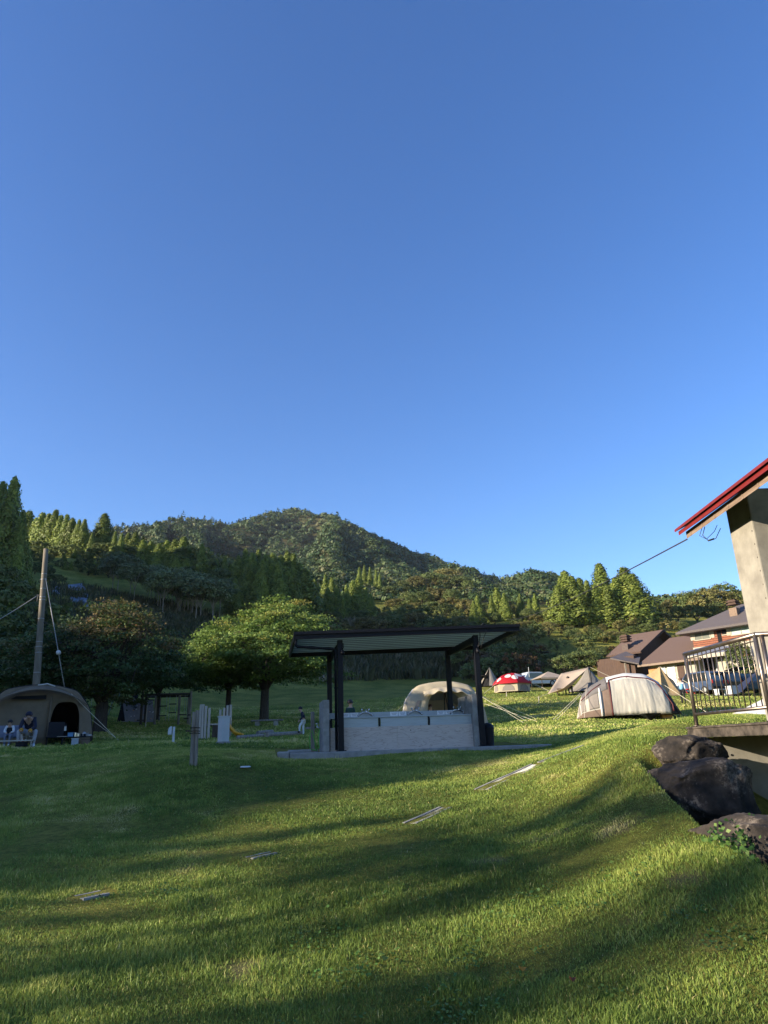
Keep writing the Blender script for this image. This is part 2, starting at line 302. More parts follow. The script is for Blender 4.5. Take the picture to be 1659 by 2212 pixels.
class MB:
    def __init__(s): s.v = []; s.f = []; s.mi = []; s.cur = 0
    def mat(s, i): s.cur = i; return s
    def add(s, vs_, fs_):
        b = len(s.v); s.v += [tuple(x) for x in vs_]; s.f += [tuple(i + b for i in f) for f in fs_]; s.mi += [s.cur] * len(fs_); return s
    def hexa(s, p):
        return s.add(p, [(0, 3, 2, 1), (4, 5, 6, 7), (0, 1, 5, 4), (1, 2, 6, 5), (2, 3, 7, 6), (3, 0, 4, 7)])
    def box(s, c, d, rz=0.0):
        x, y, z = d[0] / 2, d[1] / 2, d[2] / 2; C_, S_ = cos(rz), sin(rz); P = []
        for dz in (-z, z):
            for dx, dy in ((-x, -y), (x, -y), (x, y), (-x, y)):
                P.append((c[0] + dx * C_ - dy * S_, c[1] + dx * S_ + dy * C_, c[2] + dz))
        return s.hexa(P)
    def beam(s, p, q, w, h, up=(0, 0, 1)):
        p, q = Vector(p), Vector(q); d = (q - p).normalized(); u = Vector(up)
        if abs(d.dot(u)) > 0.98: u = Vector((0, 1, 0))
        r = d.cross(u).normalized() * (w / 2); u = r.cross(d).normalized() * (h / 2)
        return s.hexa([p - r - u, p + r - u, p + r + u, p - r + u, q - r - u, q + r - u, q + r + u, q - r + u])
    def tube(s, pts, r, n=8, cap=True):
        pts = [Vector(p) for p in pts]; k = len(pts); rs = r if isinstance(r, (list, tuple)) else [r] * k
        V = []; prev = None
        for i, p in enumerate(pts):
            d = (pts[min(i + 1, k - 1)] - pts[max(i - 1, 0)]).normalized()
            if prev is None:
                a = Vector((0, 0, 1)) if abs(d.z) < 0.9 else Vector((1, 0, 0)); u = d.cross(a).normalized()
            else: u = (prev - d * prev.dot(d)).normalized()
            prev = u; w_ = d.cross(u)
            for j in range(n):
                t = 2 * pi * j / n; V.append(p + (u * cos(t) + w_ * sin(t)) * rs[i])
        Fs = [(i * n + j, i * n + (j + 1) % n, (i + 1) * n + (j + 1) % n, (i + 1) * n + j) for i in range(k - 1) for j in range(n)]
        if cap: Fs += [tuple(range(n - 1, -1, -1)), tuple((k - 1) * n + j for j in range(n))]
        return s.add(V, Fs)
    def prism(s, pts, ext):
        pts = [Vector(p) for p in pts]; e = Vector(ext); n = len(pts)
        return s.add(pts + [p + e for p in pts], [tuple(range(n - 1, -1, -1)), tuple(range(n, 2 * n))] + [(i, (i + 1) % n, n + (i + 1) % n, n + i) for i in range(n)])
    def grid(s, fn, nu, nv):
        V = [fn(i / nu, j / nv) for i in range(nu + 1) for j in range(nv + 1)]
        return s.add(V, [(i * (nv + 1) + j, (i + 1) * (nv + 1) + j, (i + 1) * (nv + 1) + j + 1, i * (nv + 1) + j + 1) for i in range(nu) for j in range(nv)])
    def ball(s, c, r, nu=12, nv=8, z0=0.0, z1=1.0):
        r = r if isinstance(r, (tuple, list)) else (r, r, r); V = []
        for j in range(nv + 1):
            t = pi * (z0 + (z1 - z0) * j / nv)
            for i in range(nu):
                a = 2 * pi * i / nu; V.append((c[0] + r[0] * sin(t) * cos(a), c[1] + r[1] * sin(t) * sin(a), c[2] + r[2] * cos(t)))
        return s.add(V, [(j * nu + i, j * nu + (i + 1) % nu, (j + 1) * nu + (i + 1) % nu, (j + 1) * nu + i)[::-1] for j in range(nv) for i in range(nu)])
    def build(s, name, mats, parent=None, loc=None, smooth=False, bevel=0.0, solid_=0.0, rz=0.0):
        me = bpy.data.meshes.new(name)
        off = Vector(s.rel) if s.rel is not None else Vector((0, 0, 0))
        me.from_pydata([tuple(Vector(v) - off) for v in s.v], [], s.f)
        for m_ in (mats if isinstance(mats, (list, tuple)) else [mats]): me.materials.append(m_)
        me.polygons.foreach_set('material_index', s.mi); me.update()
        if smooth: me.polygons.foreach_set('use_smooth', [True] * len(s.f))
        o = bpy.data.objects.new(name, me); COL.objects.link(o)
        if parent is not None: o.parent = parent
        if loc is not None and parent is None: o.location = loc; o.rotation_euler = (0, 0, rz)
        if solid_:
            md = o.modifiers.new('thick', 'SOLIDIFY'); md.thickness = solid_; md.offset = 0
        if bevel:
            md = o.modifiers.new('bevel', 'BEVEL'); md.width = bevel; md.segments = 2; md.limit_method = 'ANGLE'
        return o
    rel = None
def W(origin):
    """a builder whose vertices are given in world space and stored relative to the thing's base"""
    b = MB(); b.rel = tuple(origin); return b
def copy_tree(o, parent=None):
    c = o.copy(); COL.objects.link(c)
    if parent is not None: c.parent = parent
    for ch in list(o.children): copy_tree(ch, c)
    return c
ORD = ['', 'second', 'third', 'fourth', 'fifth', 'sixth', 'seventh', 'eighth', 'ninth', 'tenth', 'eleventh', 'twelfth', 'thirteenth', 'fourteenth', 'fifteenth', 'sixteenth', 'seventeenth', 'eighteenth', 'nineteenth', 'twentieth']
def nth(i, n, side='left'):
    if i == 0: return 'leftmost'
    if i == n - 1: return 'rightmost'
    return ORD[i] + ' from the left' if i < len(ORD) else 'number %d from the left' % (i + 1)

# ------------------------------------------------------------------ ground
# contact points read off the place: image column, image row, distance ahead in metres
CP = [(830, 2212, 4.8), (0, 2212, 4.8), (1659, 2212, 4.3), (0, 1900, 8), (830, 1900, 7.5), (1300, 1900, 6.6), (1659, 1900, 5.7), (0, 1700, 14), (400, 1760, 11.2),
      (830, 1750, 11), (1090, 1685, 12), (1300, 1700, 9.6), (1400, 1640, 9.5), (1420, 1600, 10.4), (1270, 1607, 15), (630, 1642, 16.5), (1182, 1613, 17.5), (900, 1625, 17), (418, 1655, 14),
      (0, 1625, 20), (250, 1614, 20.5), (520, 1612, 21), (480, 1608, 22.5), (100, 1611, 25), (370, 1604, 24), (470, 1598, 29), (653, 1590, 32), (600, 1588, 31), (578, 1568, 37),
      (570, 1556, 40), (215, 1580, 33), (270, 1562, 39), (370, 1564, 40), (490, 1560, 41), (960, 1560, 43), (1150, 1600, 21), (1150, 1565, 33), (1350, 1553, 35), (1450, 1546, 37), (1560, 1552, 33), (1560, 1528, 38),
      (1150, 1523, 46), (1250, 1512, 47), (1560, 1505, 52), (1108, 1496, 58), (1240, 1495, 54), (1440, 1500, 47), (1058, 1482, 68), (1190, 1488, 72), (1400, 1480, 72), (1570, 1488, 70),
      (700, 1500, 70), (850, 1478, 88), (600, 1500, 72), (1000, 1474, 86), (300, 1510, 62), (40, 1455, 60), (250, 1330, 88), (150, 1255, 115), (100, 1205, 145), (450, 1300, 118), (600, 1300, 130), (250, 1190, 150), (400, 1215, 150),
      (850, 1345, 130), (850, 1420, 104), (1030, 1410, 100), (1200, 1350, 120), (1200, 1440, 86), (1450, 1350, 125), (1630, 1340, 130), (700, 1320, 145), (1020, 1335, 140),
      (300, 1158, 620), (350, 1145, 650), (400, 1134, 640), (450, 1146, 690), (490, 1160, 720), (530, 1142, 720), (580, 1126, 720), (640, 1118, 720), (690, 1124, 700), (740, 1140, 660), (800, 1172, 600), (850, 1198, 560), (900, 1217, 520), (960, 1240, 450), (1000, 1250, 420), (1040, 1262, 380), (1085, 1276, 340), (1120, 1272, 325), (1160, 1266, 320), (1210, 1280, 310), (1300, 1315, 330), (1500, 1340, 330), (1659, 1340, 330), (250, 1180, 600), (100, 1210, 600),
      (330, 1180, 450), (520, 1180, 430), (700, 1220, 330), (850, 1240, 300), (950, 1270, 230), (620, 1150, 560), (1080, 1290, 210), (780, 1285, 200), (500, 1230, 230)]
XYZ = [at(*c) for c in CP]
XYZ = [(p.x, p.y, p.z) for p in XYZ]
XYZ += [(4.9, 9.0, 0.35), (5.6, 8.2, 0.2), (5.2, 10.4, 0.6), (6.5, 10.2, 0.5), (7.2, 8, 0.0), (7.5, 14, 1.75), (9.5, 18, 1.9), (5.5, 12.5, 1.62),
        (0, 1.0, 0.0), (-1, 0, 0), (1, 0, 0.0), (0, -2, 0), (-4, 1, 0.1), (4, 1, -0.1), (-9, 3, 0.3), (9, 4, -0.3), (0, -12, 0), (-8, -8, 0.3), (12, -6, -.5),
        (-25, 10, 2.2), (-25, -6, 1.2), (-8, -30, 0), (-500, 300, 120), (-600, -200, 60), (-160, 260, 62),
        (30, 12, 1.5), (45, 40, 4), (60, 0, 0), (110, 90, 16), (160, 60, 20), (250, 200, 45), (80, 40, 6), (400, 300, 80), (-600, 900, 200), (600, 900, 150), (0, 1400, 120), (-400, 1400, 150), (400, 1400, 120), (200, 700, 110), (60, 900, 140)]
# unseen hill to the left, crest heights set to shade the meadow and playground
CREST = [(-60, -5), (-25, -3), (0, -1.4), (6.7, -1.0), (10.4, 0.6), (14, 5.0), (21, 5.2), (28, 5.0), (35, 5.6), (40, 5.8), (46, 7.2), (51, 9.0), (60, 15.5), (70, 24), (82, 31), (94, 35), (111, 40), (127, 43), (142, 42), (152, 34), (162, 20), (175, 9)]
sx_, sy_ = sin(SUN_AZ), cos(SUN_AZ)
for c_, g_ in CREST:
    XYZ.append((62 * sx_ + c_ * sy_, 62 * sy_ - c_ * sx_, g_ + 62 * tan(SUN_EL) - 0.6))
    if c_ % 2 == 0 or c_ > 60: XYZ.append((150 * sx_ + c_ * sy_, 150 * sy_ - c_ * sx_, g_ + 150 * tan(SUN_EL) - 16))
XYZ = np.array(XYZ)
def _uv(x, y): 
    r = np.hypot(x, y); return np.stack([np.arctan2(x, y) * 1.6, np.log(r + 2.5)], -1), r
def _fit():
    A, r = _uv(XYZ[:, 0], XYZ[:, 1]); wv = XYZ[:, 2] / (r + 4)
    d = np.linalg.norm(A[:, None] - A[None], axis=-1)
    n = len(A); K = d ** 2 * np.log(d + 1e-9); K[np.arange(n), np.arange(n)] = 4e-4
    Pm = np.concatenate([np.ones((n, 1)), A], 1)
    S = np.zeros((n + 3, n + 3)); S[:n, :n] = K; S[:n, n:] = Pm; S[n:, :n] = Pm.T
    sol = np.linalg.solve(S, np.concatenate([wv, np.zeros(3)])); return A, sol[:n], sol[n:]
_A, _w, _c = _fit()
def _hash(i, j, s):
    h = np.sin(i * 127.1 + j * 311.7 + s * 74.7) * 43758.5453; return h - np.floor(h)
def vnoise(x, y, s=0):
    i, j = np.floor(x), np.floor(y); fx, fy = x - i, y - j
    fx = fx * fx * (3 - 2 * fx); fy = fy * fy * (3 - 2 * fy)
    a = _hash(i, j, s); b = _hash(i + 1, j, s); c = _hash(i, j + 1, s); d = _hash(i + 1, j + 1, s)
    return (a * (1 - fx) + b * fx) * (1 - fy) + (c * (1 - fx) + d * fx) * fy
def fbm(x, y, o=4, s=0):
    t = 0; a = 0.5
    for k in range(o): t = t + a * vnoise(x * 2 ** k, y * 2 ** k, s + k * 7); a *= 0.5
    return t
_SKY = None
def hz(x, y):
    x = np.atleast_1d(np.asarray(x, float)); y = np.atleast_1d(np.asarray(y, float)); sh = x.shape; x = x.ravel(); y = y.ravel()
    out = np.empty(len(x))
    for k in range(0, len(x), 20000):
        xx, yy = x[k:k + 20000], y[k:k + 20000]
        B, r = _uv(xx, yy); d = np.sqrt(((B[:, None] - _A[None]) ** 2).sum(-1))
        val = (d ** 2 * np.log(d + 1e-9)) @ _w + _c[0] + B @ _c[1:]
        az = np.abs(np.arctan2(xx, yy)); fade = 1 - np.clip((az - 2.2) / 0.8, 0, 1) ** 2
        z = val * (r + 4) * fade
        # spurs and gullies on the mountain, running down towards the valley
        mk = np.clip((r - 190) / 160, 0, 1)
        q = np.arctan2(xx, yy)
        rid = 1 - np.abs(2 * fbm(q * 9 + 0.35 * np.sin(r / 90.), r / 420., 2, 3) * 1.33 - 1)
        rid2 = 1 - np.abs(2 * fbm(q * 21 + 0.5 * np.sin(r / 60.), r / 260., 2, 13) * 1.33 - 1)
        z = z + mk * (rid2 - 0.7) * 0.036 * r * np.clip((760 - r) / 200, 0.5, 1)
        z = z + mk * (rid - 0.78) * 0.115 * r * np.clip((760 - r) / 200, 0.35, 1) * np.clip((r - 190) / 250, 0.2, 1)
        if _SKY is not None: z = z + r * np.interp(q, _SKY[0], _SKY[1]) * np.clip((r - 190) / 160, 0, 1)
        dr = np.clip((xx - (2.68 + .095 * (yy - 5.7))) / .38, 0, 1); dr = dr * dr * (3 - 2 * dr)          # ditch between the bank and the deck wall
        z = z - .80 * dr * np.clip((10.0 - yy) / .8, 0, 1) * np.clip((yy - 4.6) / 1.2, 0, 1)
        near = np.clip((28 - r) / 20, 0, 1)
        z = z + (fbm(xx * 0.9, yy * 0.9, 3, 11) - 0.45) * (0.10 * near + 0.10 * np.clip((r - 20) / 60, 0, 1))
        out[k:k + 20000] = z
    return out.reshape(sh)
# the mountain's skyline: lift or lower the far slopes so their crest follows the ridge
def _skyline():
    pts = [(200, 1150), (268, 1137), (322, 1138), (360, 1124), (395, 1116), (430, 1123), (454, 1121), (474, 1131), (495, 1132), (507, 1129), (565, 1108), (595, 1103), (636, 1096), (662, 1102), (677, 1109), (700, 1109), (729, 1112), (745, 1124), (775, 1140), (805, 1152), (835, 1166), (870, 1183), (900, 1196), (925, 1199), (950, 1212), (985, 1222), (1010, 1228), (1040, 1238), (1085, 1250), (1110, 1244), (1150, 1238), (1185, 1239), (1210, 1250), (1240, 1272), (1300, 1300), (1500, 1330), (1659, 1335)]
    A = []; T = []
    for u, v in pts:
        a, b = ray(u, v + 11); A.append(atan2(a, 1)); T.append(b / sqrt(1 + a * a))
    az = np.linspace(A[0] - .15, A[-1] + .15, 220); tg = np.interp(az, A, T); rs = np.geomspace(230, 1300, 70)
    Rr, Az = np.meshgrid(rs, az, indexing='ij'); e = (hz(Rr * np.sin(Az), Rr * np.cos(Az)) - CZ) / Rr
    d = tg - e.max(0); fade = np.clip(np.minimum(az - az[0], az[-1] - az) / .12, 0, 1); return az, d * fade
_SKY = _skyline()
def gz(x, y): return float(hz(x, y)[0])
_YS = np.concatenate([np.arange(3.0, 60, 0.1), np.geomspace(60, 900, 500)])
def hit(u, v):
    a, b = ray(u, v); zr = CZ + b * _YS; zg = hz(a * _YS, _YS)
    k = np.argmax(zr < zg)
    if zr[k] >= zg[k]: return at(u, v, 100)
    if k == 0: Y = _YS[0]
    else:
        d0 = zr[k - 1] - zg[k - 1]; d1 = zg[k] - zr[k]; Y = _YS[k - 1] + (_YS[k] - _YS[k - 1]) * d0 / (d0 + d1)
    return Vector((a * Y, Y, gz(a * Y, Y)))
def spot(u, v, Y): return on(at(u, v, Y).x, Y)
def on(x, y, dz=0.0): return Vector((x, y, gz(x, y) + dz))

def bare_field(x, y): return fbm(x * .9 + 40, y * .9, 3, 31) * .7 + fbm(x * 3.1, y * 3.1, 3, 33) * .3
def terrain(name, mat, rs, azs, label_kind='structure'):
    Rr, Az = np.meshgrid(rs, azs, indexing='ij'); X = Rr * np.sin(Az); Y = Rr * np.cos(Az); Z = hz(X, Y)
    nr, na = Rr.shape; idx = np.arange(nr * na).reshape(nr, na)
    Fc = np.stack([idx[:-1, :-1], idx[:-1, 1:], idx[1:, 1:], idx[1:, :-1]], -1).reshape(-1, 4)[:, ::-1]
    o = np_obj(name, np.stack([X, Y, Z], -1).reshape(-1, 3), Fc, mat, smooth=True)
    if name == 'ground':
        bare = np.clip((bare_field(X.ravel(), Y.ravel()) - .56) * 6, 0, .75) * np.clip((11 - Rr.ravel()) / 4, 0, 1)
        o.data.attributes.new('bare', 'FLOAT', 'POINT').data.foreach_set('value', bare.astype(np.float32))
    setp(o, kind=label_kind); return o
azs = np.concatenate([np.linspace(-pi, -0.75, 110), np.linspace(-0.74, 0.74, 420), np.linspace(0.75, pi, 110)])
terrain('ground', M['lawn'], np.concatenate([[0.05], np.geomspace(0.5, 3, 12), np.geomspace(3.1, 190, 330)]), azs)
terrain('mountain', M['forest_floor'], np.geomspace(188, 1500, 150), np.concatenate([np.linspace(-2.2, -0.62, 60), np.linspace(-0.615, 0.615, 330), np.linspace(0.62, 1.8, 40)]))
#@@PART2
# ------------------------------------------------------------------ vegetation
def unit(a): return a / (np.linalg.norm(a, axis=-1, keepdims=True) + 1e-9)
def leaf_quads(P, N, size, rng, aspect=0.6, jit=0.6):
    n = len(P); N = unit(N + rng.normal(0, jit, (n, 3))); t = unit(np.cross(N, rng.normal(0, 1, (n, 3)))); b = np.cross(N, t)
    s = (size * rng.uniform(0.7, 1.3, n))[:, None]
    V = np.stack([P - t * s * .5, P + b * s * .5 * aspect - t * s * .1, P + t * s * .5, P - b * s * .5 * aspect - t * s * .1], 1).reshape(-1, 3)
    return V, np.arange(4 * n).reshape(-1, 4)
def sph(n, rng): return unit(rng.normal(0, 1, (n, 3)))
def tube_np(pts, rs, n=7):
    b = MB(); b.tube(pts, rs, n); return b
def cedar_mesh(seed, bulge=0.75, R=0.2, lean=0.0):
    """unit-height pointed cedar: trunk + drooping clumps"""
    rng = np.random.default_rng(seed); P = []; N = []; T = []; S_ = []
    nc = 520
    for k in range(nc):
        t = 0.04 + 0.94 * (k / nc) ** 1.12
        prof = R * min(1, ((1 - t) / 0.9) ** bulge + 0.02) * (1.0 if t > 0.16 else 0.75 + t * 1.5)
        a = k * 2.39996 + rng.normal(0, .35); rad = prof * rng.uniform(0.5, 1.12)
        lump = 1 + 0.22 * sin(a * 3 + seed) * sin(t * 17 + seed); rad *= lump
        c = np.array([rad * cos(a), rad * sin(a), t]); cs = 0.014 + 0.028 * (1 - t) ** .6
        m_ = 13; q = rng.normal(0, 1, (m_, 3)) * cs * np.array([.8, .8, .95]); q[:, 2] -= np.abs(q[:, 0] + q[:, 1]) * .3
        P.append(c + q); o = np.array([cos(a), sin(a), 0.45]); N.append(np.tile(o, (m_, 1)) + q / cs * .5)
        T.append(np.clip(rng.normal(.45, .2) + rng.normal(0, .12, m_), 0, 1)); S_.append(np.full(m_, 0.028 + 0.016 * (1 - t)))
    P, N, T, S_ = map(np.concatenate, (P, N, T, S_))
    V, Fc = leaf_quads(P, N, S_, rng, 0.62, 0.45)
    b = MB(); b.tube([(0, 0, -0.06), (0, 0, 0.0), (0.0, 0, 0.5), (0, 0, 0.97)], [0.022, 0.017, 0.011, 0.002], 7)
    return V, Fc, np.repeat(T, 4), b
def broad_mesh(seed, clumps=95, per=34, flat=0.8, lo=0.25, leaf=0.05, trunk=0.02, R=0.42, open_=0.0):
    """unit-height broadleaf crown of leaf clumps on limbs"""
    rng = np.random.default_rng(seed); P = []; N = []; T = []; cz = (1 + lo) / 2; rz = (1 - lo) / 2
    lob = [(unit(rng.normal(0, 1, 3)), rng.uniform(.12, .3)) for _ in range(7)]
    b = MB(); b.tube([(0, 0, -0.08), (0, 0, 0), (0.01, 0.0, lo), (0.0, 0.01, cz)], [trunk * 1.5, trunk, trunk * .8, trunk * .4], 7)
    for k in range(clumps):
        d = sph(1, rng)[0]
        if d[2] < -0.55: d[2] = -d[2]
        f = rng.uniform(.55, 1.0) ** .6
        f *= 1 - .16 + sum(w_ * max(0, d @ l) ** 3 for l, w_ in lob)
        c = np.array([d[0] * R * f, d[1] * R * f, cz + d[2] * rz * f * (0.92 if d[2] > 0 else .75)])
        if k % 9 == 0: b.tube([(0, 0, lo * .8 + .1 * rng.random()), (c[0] * .5, c[1] * .5, (lo + c[2]) * .52), tuple(c)], [trunk * .55, trunk * .35, trunk * .1], 5)
        cs = rng.uniform(.055, .105); q = sph(per, rng) * (rng.uniform(.3, 1, per) ** .5)[:, None] * cs * np.array([1.1, 1.1, flat])
        P.append(c + q); N.append(q / cs * .7 + d * .5 + np.array([0, 0, .5])); T.append(np.clip(rng.normal(.45, .22) + rng.normal(0, .13, per), 0, 1))
    P, N, T = map(np.concatenate, (P, N, T))
    V, Fc = leaf_quads(P, N, leaf, rng, .65, .5)
    return V, Fc, np.repeat(T, 4), b
class Kind:
    """a kind of tree: shared crown and trunk meshes, a fresh thing per tree"""
    every = []
    def __init__(s, parts, leafm, barkm):
        V, Fc, T, b = parts; s.cr = np_obj('crown', V, Fc, leafm, tint=T); s.tk = b.build('trunk', barkm, smooth=True); s.used = False; Kind.every.append(s)
    def put(s, name, label, cat, loc, h, wide=1.0, rz=0.0, group=None, leafm=None):
        t = thing(name, label, cat, loc, rz, group)
        if not s.used: c, k = s.cr, s.tk; s.used = True
        else:
            c = s.cr.copy(); k = s.tk.copy(); COL.objects.link(c); COL.objects.link(k)
        if leafm:
            if c is s.cr: c = s.cr.copy(); COL.objects.link(c); bpy.data.objects.remove(s.cr); s.cr = c
            c.material_slots[0].link = 'OBJECT'; c.material_slots[0].material = leafm
        c.parent = t; k.parent = t; t.scale = (h * wide, h * wide, h); return t
RN = random.Random(5)
CED = [Kind(cedar_mesh(1, 1.0, .22), M['cedar_leaf'], M['bark']), Kind(cedar_mesh(2, .9, .23), M['cedar_leaf'], M['bark']), Kind(cedar_mesh(3, 1.1, .20), M['cedar_leaf'], M['bark']), Kind(cedar_mesh(4, .82, .24), M['cedar_leaf'], M['bark'])]
BRD = [Kind(broad_mesh(11, 110, 32, .8, .1), M['broad_leaf'], M['bark']), Kind(broad_mesh(12, 120, 30, .75, .12, .046, .02, .5), M['broad_leaf'], M['bark']), Kind(broad_mesh(13, 95, 34, .9, .08, .05, .018, .38), M['broad_leaf'], M['bark'])]
BSH = [Kind(broad_mesh(21, 70, 34, .8, .02, .07, .015, .62), M['broad_leaf'], M['bark']), Kind(broad_mesh(22, 60, 36, .8, .05, .075, .015, .55), M['broad_leaf'], M['bark'])]
YNG = [Kind(broad_mesh(31, 80, 26, .75, .38, .045, .008, .30), M['young_leaf'], M['pale_bark']), Kind(broad_mesh(32, 75, 26, .75, .42, .045, .007, .28), M['young_leaf'], M['pale_bark'])]
def stand(kinds, specs, name, cat, desc, group, wide=1.0, leafms=None, width_px=False):
    """specs: (column, row of the top, distance[, width factor]); labelled from left to right"""
    specs = sorted(specs, key=lambda q: q[0]); n = len(specs)
    for i, sp in enumerate(specs):
        u, v, Y = sp[:3]; p = at(u, v, Y); z0 = gz(p.x, p.y); h = max(1.5, p.z - z0)
        k = kinds[RN.randrange(len(kinds))]; wd = (sp[3] if len(sp) > 3 else 1.0) * wide
        lm = None if not leafms else leafms[RN.randrange(len(leafms))]
        if len(sp) > 4: lm = M[sp[4]]
        k.put(name, desc.replace('#', nth(i, n)), cat, (p.x, p.y, z0 - 0.1), h, wd, RN.uniform(0, 6.28), group, lm)

# tall cedars at the left edge, in the shade of the hill
stand(CED, [(-46, 1040, 86, 1.0), (-16, 1052, 88, .9), (8, 1038, 86, .9), (34, 1029, 84, .8), (22, 1060, 80, .8), (52, 1100, 80, .7), (-30, 1130, 72, .9), (60, 1165, 82, .8), (44, 1175, 74, .8)],
      'cedar_tree', 'cedar tree', 'tall dark cedar at the left edge, # of its stand', 'tall cedars at the left edge')
stand(BSH + BRD[:1], [(5, 1215, 72), (48, 1245, 68), (10, 1300, 62), (70, 1280, 78, .9), (20, 1370, 52), (60, 1350, 58), (-25, 1330, 56), (88, 1330, 72), (35, 1420, 46), (80, 1400, 50), (118, 1395, 52), (-10, 1430, 44)],
      'shaded_shrub', 'shrub', 'shaded leafy shrub behind the utility pole, # of its thicket', 'shaded shrubs behind the pole', 1.05)
# sunlit cedars on the ridge
stand(CED, [(q[0], q[1], 161 - (q[0] - 64) * .13, *q[3:]) for q in [(64, 1102, 146, .85), (80, 1118, 148), (94, 1106, 150), (107, 1109, 148), (122, 1100, 150), (133, 1112, 148), (146, 1110, 147), (158, 1118, 149), (172, 1121, 152, .8), (184, 1120, 150, .8), (200, 1150, 146, .8), (250, 1146, 150, .8), (264, 1152, 151, .8)]],
      'cedar_tree', 'cedar tree', 'sunlit cedar on the left ridge, # of the bright row', 'sunlit cedars on the left ridge', 1.25)
CED[3].put('ridge_tree', 'broad feathery conical tree standing taller than the ridge row beside the sunlit cedars', 'tree', on(at(227, 1108, 150).x, 150, -.1), at(227, 1108, 150).z - gz(at(227, 1108, 150).x, 150), 1.5, 1.0)
# darker conifers running down the ridge towards the middle
stand(CED + CED + BRD[2:], [(278, 1150, 142), (294, 1148, 140), (310, 1165, 138), (327, 1168, 138), (345, 1172, 136), (362, 1166, 137), (380, 1163, 136), (398, 1158, 135), (415, 1186, 134), (300, 1190, 132), (340, 1196, 130), (375, 1195, 130), (405, 1205, 128)],
      'dark_conifer', 'conifer', 'dark conifer on the falling ridge, # of its row', 'dark conifers on the falling ridge', 1.75)
CED[3].put('cedar_tree', 'lone bright-sided cedar standing clear above the dark ridge row', 'cedar tree', on(at(437, 1174, 126).x, 126, -.1), at(437, 1174, 126).z - gz(at(437, 1174, 126).x, 126), .95, .4)
stand(CED + BRD[:1], [(455, 1214, 128), (470, 1208, 130), (486, 1200, 130), (500, 1216, 128), (460, 1240, 122), (492, 1246, 120), (430, 1235, 121), (515, 1250, 119)], 'dark_conifer', 'conifer', 'small dark conifer left of the central cedars, # of its group', 'dark conifers in the hollow', 1.1)
# central cedar grove
stand(CED, [(516, 1199, 124), (531, 1184, 126), (545, 1192, 123), (559, 1186, 126), (575, 1196, 122), (590, 1194, 125), (606, 1198, 122), (621, 1190, 125), (634, 1195, 122), (648, 1215, 123), (568, 1208, 118), (600, 1212, 117), (538, 1212, 118)],
      'cedar_tree', 'cedar tree', 'half-lit cedar above the green maple, # of the grove', 'central cedar grove', 1.15)
# young trees with pale stems on the shaded slope
yt = [(RN.uniform(0, 1), RN.uniform(0, 1)) for _ in range(34)]
stand(YNG, [(205 + 262 * a + 14 * b, 1197 + 72 * a - 14 * b + RN.uniform(-5, 5), 106 + 12 * b - 10 * a, RN.uniform(1.1, 1.5)) for a, b in yt], 'young_tree', 'young tree', 'slender pale-stemmed tree on the shaded slope, # of the planting', 'young trees on the shaded slope', 1.0)
# mixed wood across the middle
stand(CED, [(664, 1238, 142), (680, 1250, 140), (703, 1240, 150, .8), (717, 1246, 148, .8), (708, 1268, 134), (727, 1264, 136), (748, 1262, 138, .8), (762, 1252, 140), (773, 1247, 142), (789, 1268, 134), (800, 1282, 130), (740, 1285, 128, .8), (690, 1285, 128), (655, 1262, 130)],
      'cedar_tree', 'cedar tree', 'bright cedar in the wood behind the shelter, # of its kind', 'cedars of the mixed wood', 1.25)
stand(CED[2:3], [(776, 1224, 205), (787, 1220, 210), (799, 1224, 208), (812, 1230, 206), (820, 1238, 204)], 'far_cedar', 'cedar tree', 'small far pointed cedar high in the wood, # of five', 'far pointed cedars', .9)
brs = [(840, 1262, 190, 1.2), (868, 1256, 195, 1.3), (900, 1240, 210, 1.2), (930, 1232, 215, 1.3), (960, 1226, 225, 1.3), (990, 1240, 215, 1.2), (1012, 1255, 205, 1.2), (850, 1290, 160, 1.3), (880, 1280, 165, 1.3), (912, 1275, 170, 1.4), (945, 1268, 175, 1.4), (975, 1275, 170, 1.3), (1000, 1290, 160, 1.2),
       (835, 1310, 145, 1.2), (862, 1306, 148, 1.4), (895, 1300, 150, 1.4), (930, 1296, 150, 1.5), (962, 1302, 148, 1.3), (985, 1318, 138, 1.2), (820, 1330, 136, 1.2), (670, 1300, 128, 1.2), (700, 1315, 120, 1.2), (725, 1322, 120, 1.2), (770, 1318, 126, 1.2), (800, 1312, 130, 1.2), (1030, 1325, 130, 1.1), (1046, 1300, 150, 1.2), (1095, 1300, 135, 1.1), (1140, 1310, 126, 1.1)]
stand(BRD, brs, 'broadleaf_tree', 'broadleaf tree', 'olive broadleaf tree on the sunny slope behind the shelter, #', 'broadleaf trees on the lower slope', 1.0, [M['broad_leaf'], M['broad_leaf'], M['broad_leaf'], M['gold_leaf']])
bs2 = [(690, 1345, 104, 1, 'gold_leaf'), (720, 1350, 110, 1, 'broad_leaf'), (752, 1348, 112, .8, 'gold_leaf'), (785, 1345, 114, .8, 'gold_leaf'), (815, 1345, 116, 1, 'broad_leaf'), (845, 1342, 118, 1, 'broad_leaf'), (878, 1340, 122, 1, 'gold_leaf'), (905, 1336, 124, 1, 'broad_leaf'), (935, 1338, 120, 1, 'red_leaf'), (965, 1336, 118, 1, 'broad_leaf'), (995, 1338, 116, 1, 'gold_leaf'), (1020, 1340, 118, 1, 'broad_leaf'), (735, 1378, 100, 1, 'broad_leaf'), (775, 1380, 102, 1, 'broad_leaf'), (700, 1385, 96, 1, 'gold_leaf')]
stand(BSH, bs2, 'slope_bush', 'bush', 'rounded bush just above the shelter roof, # of the row', 'bushes above the shelter roof', .9)
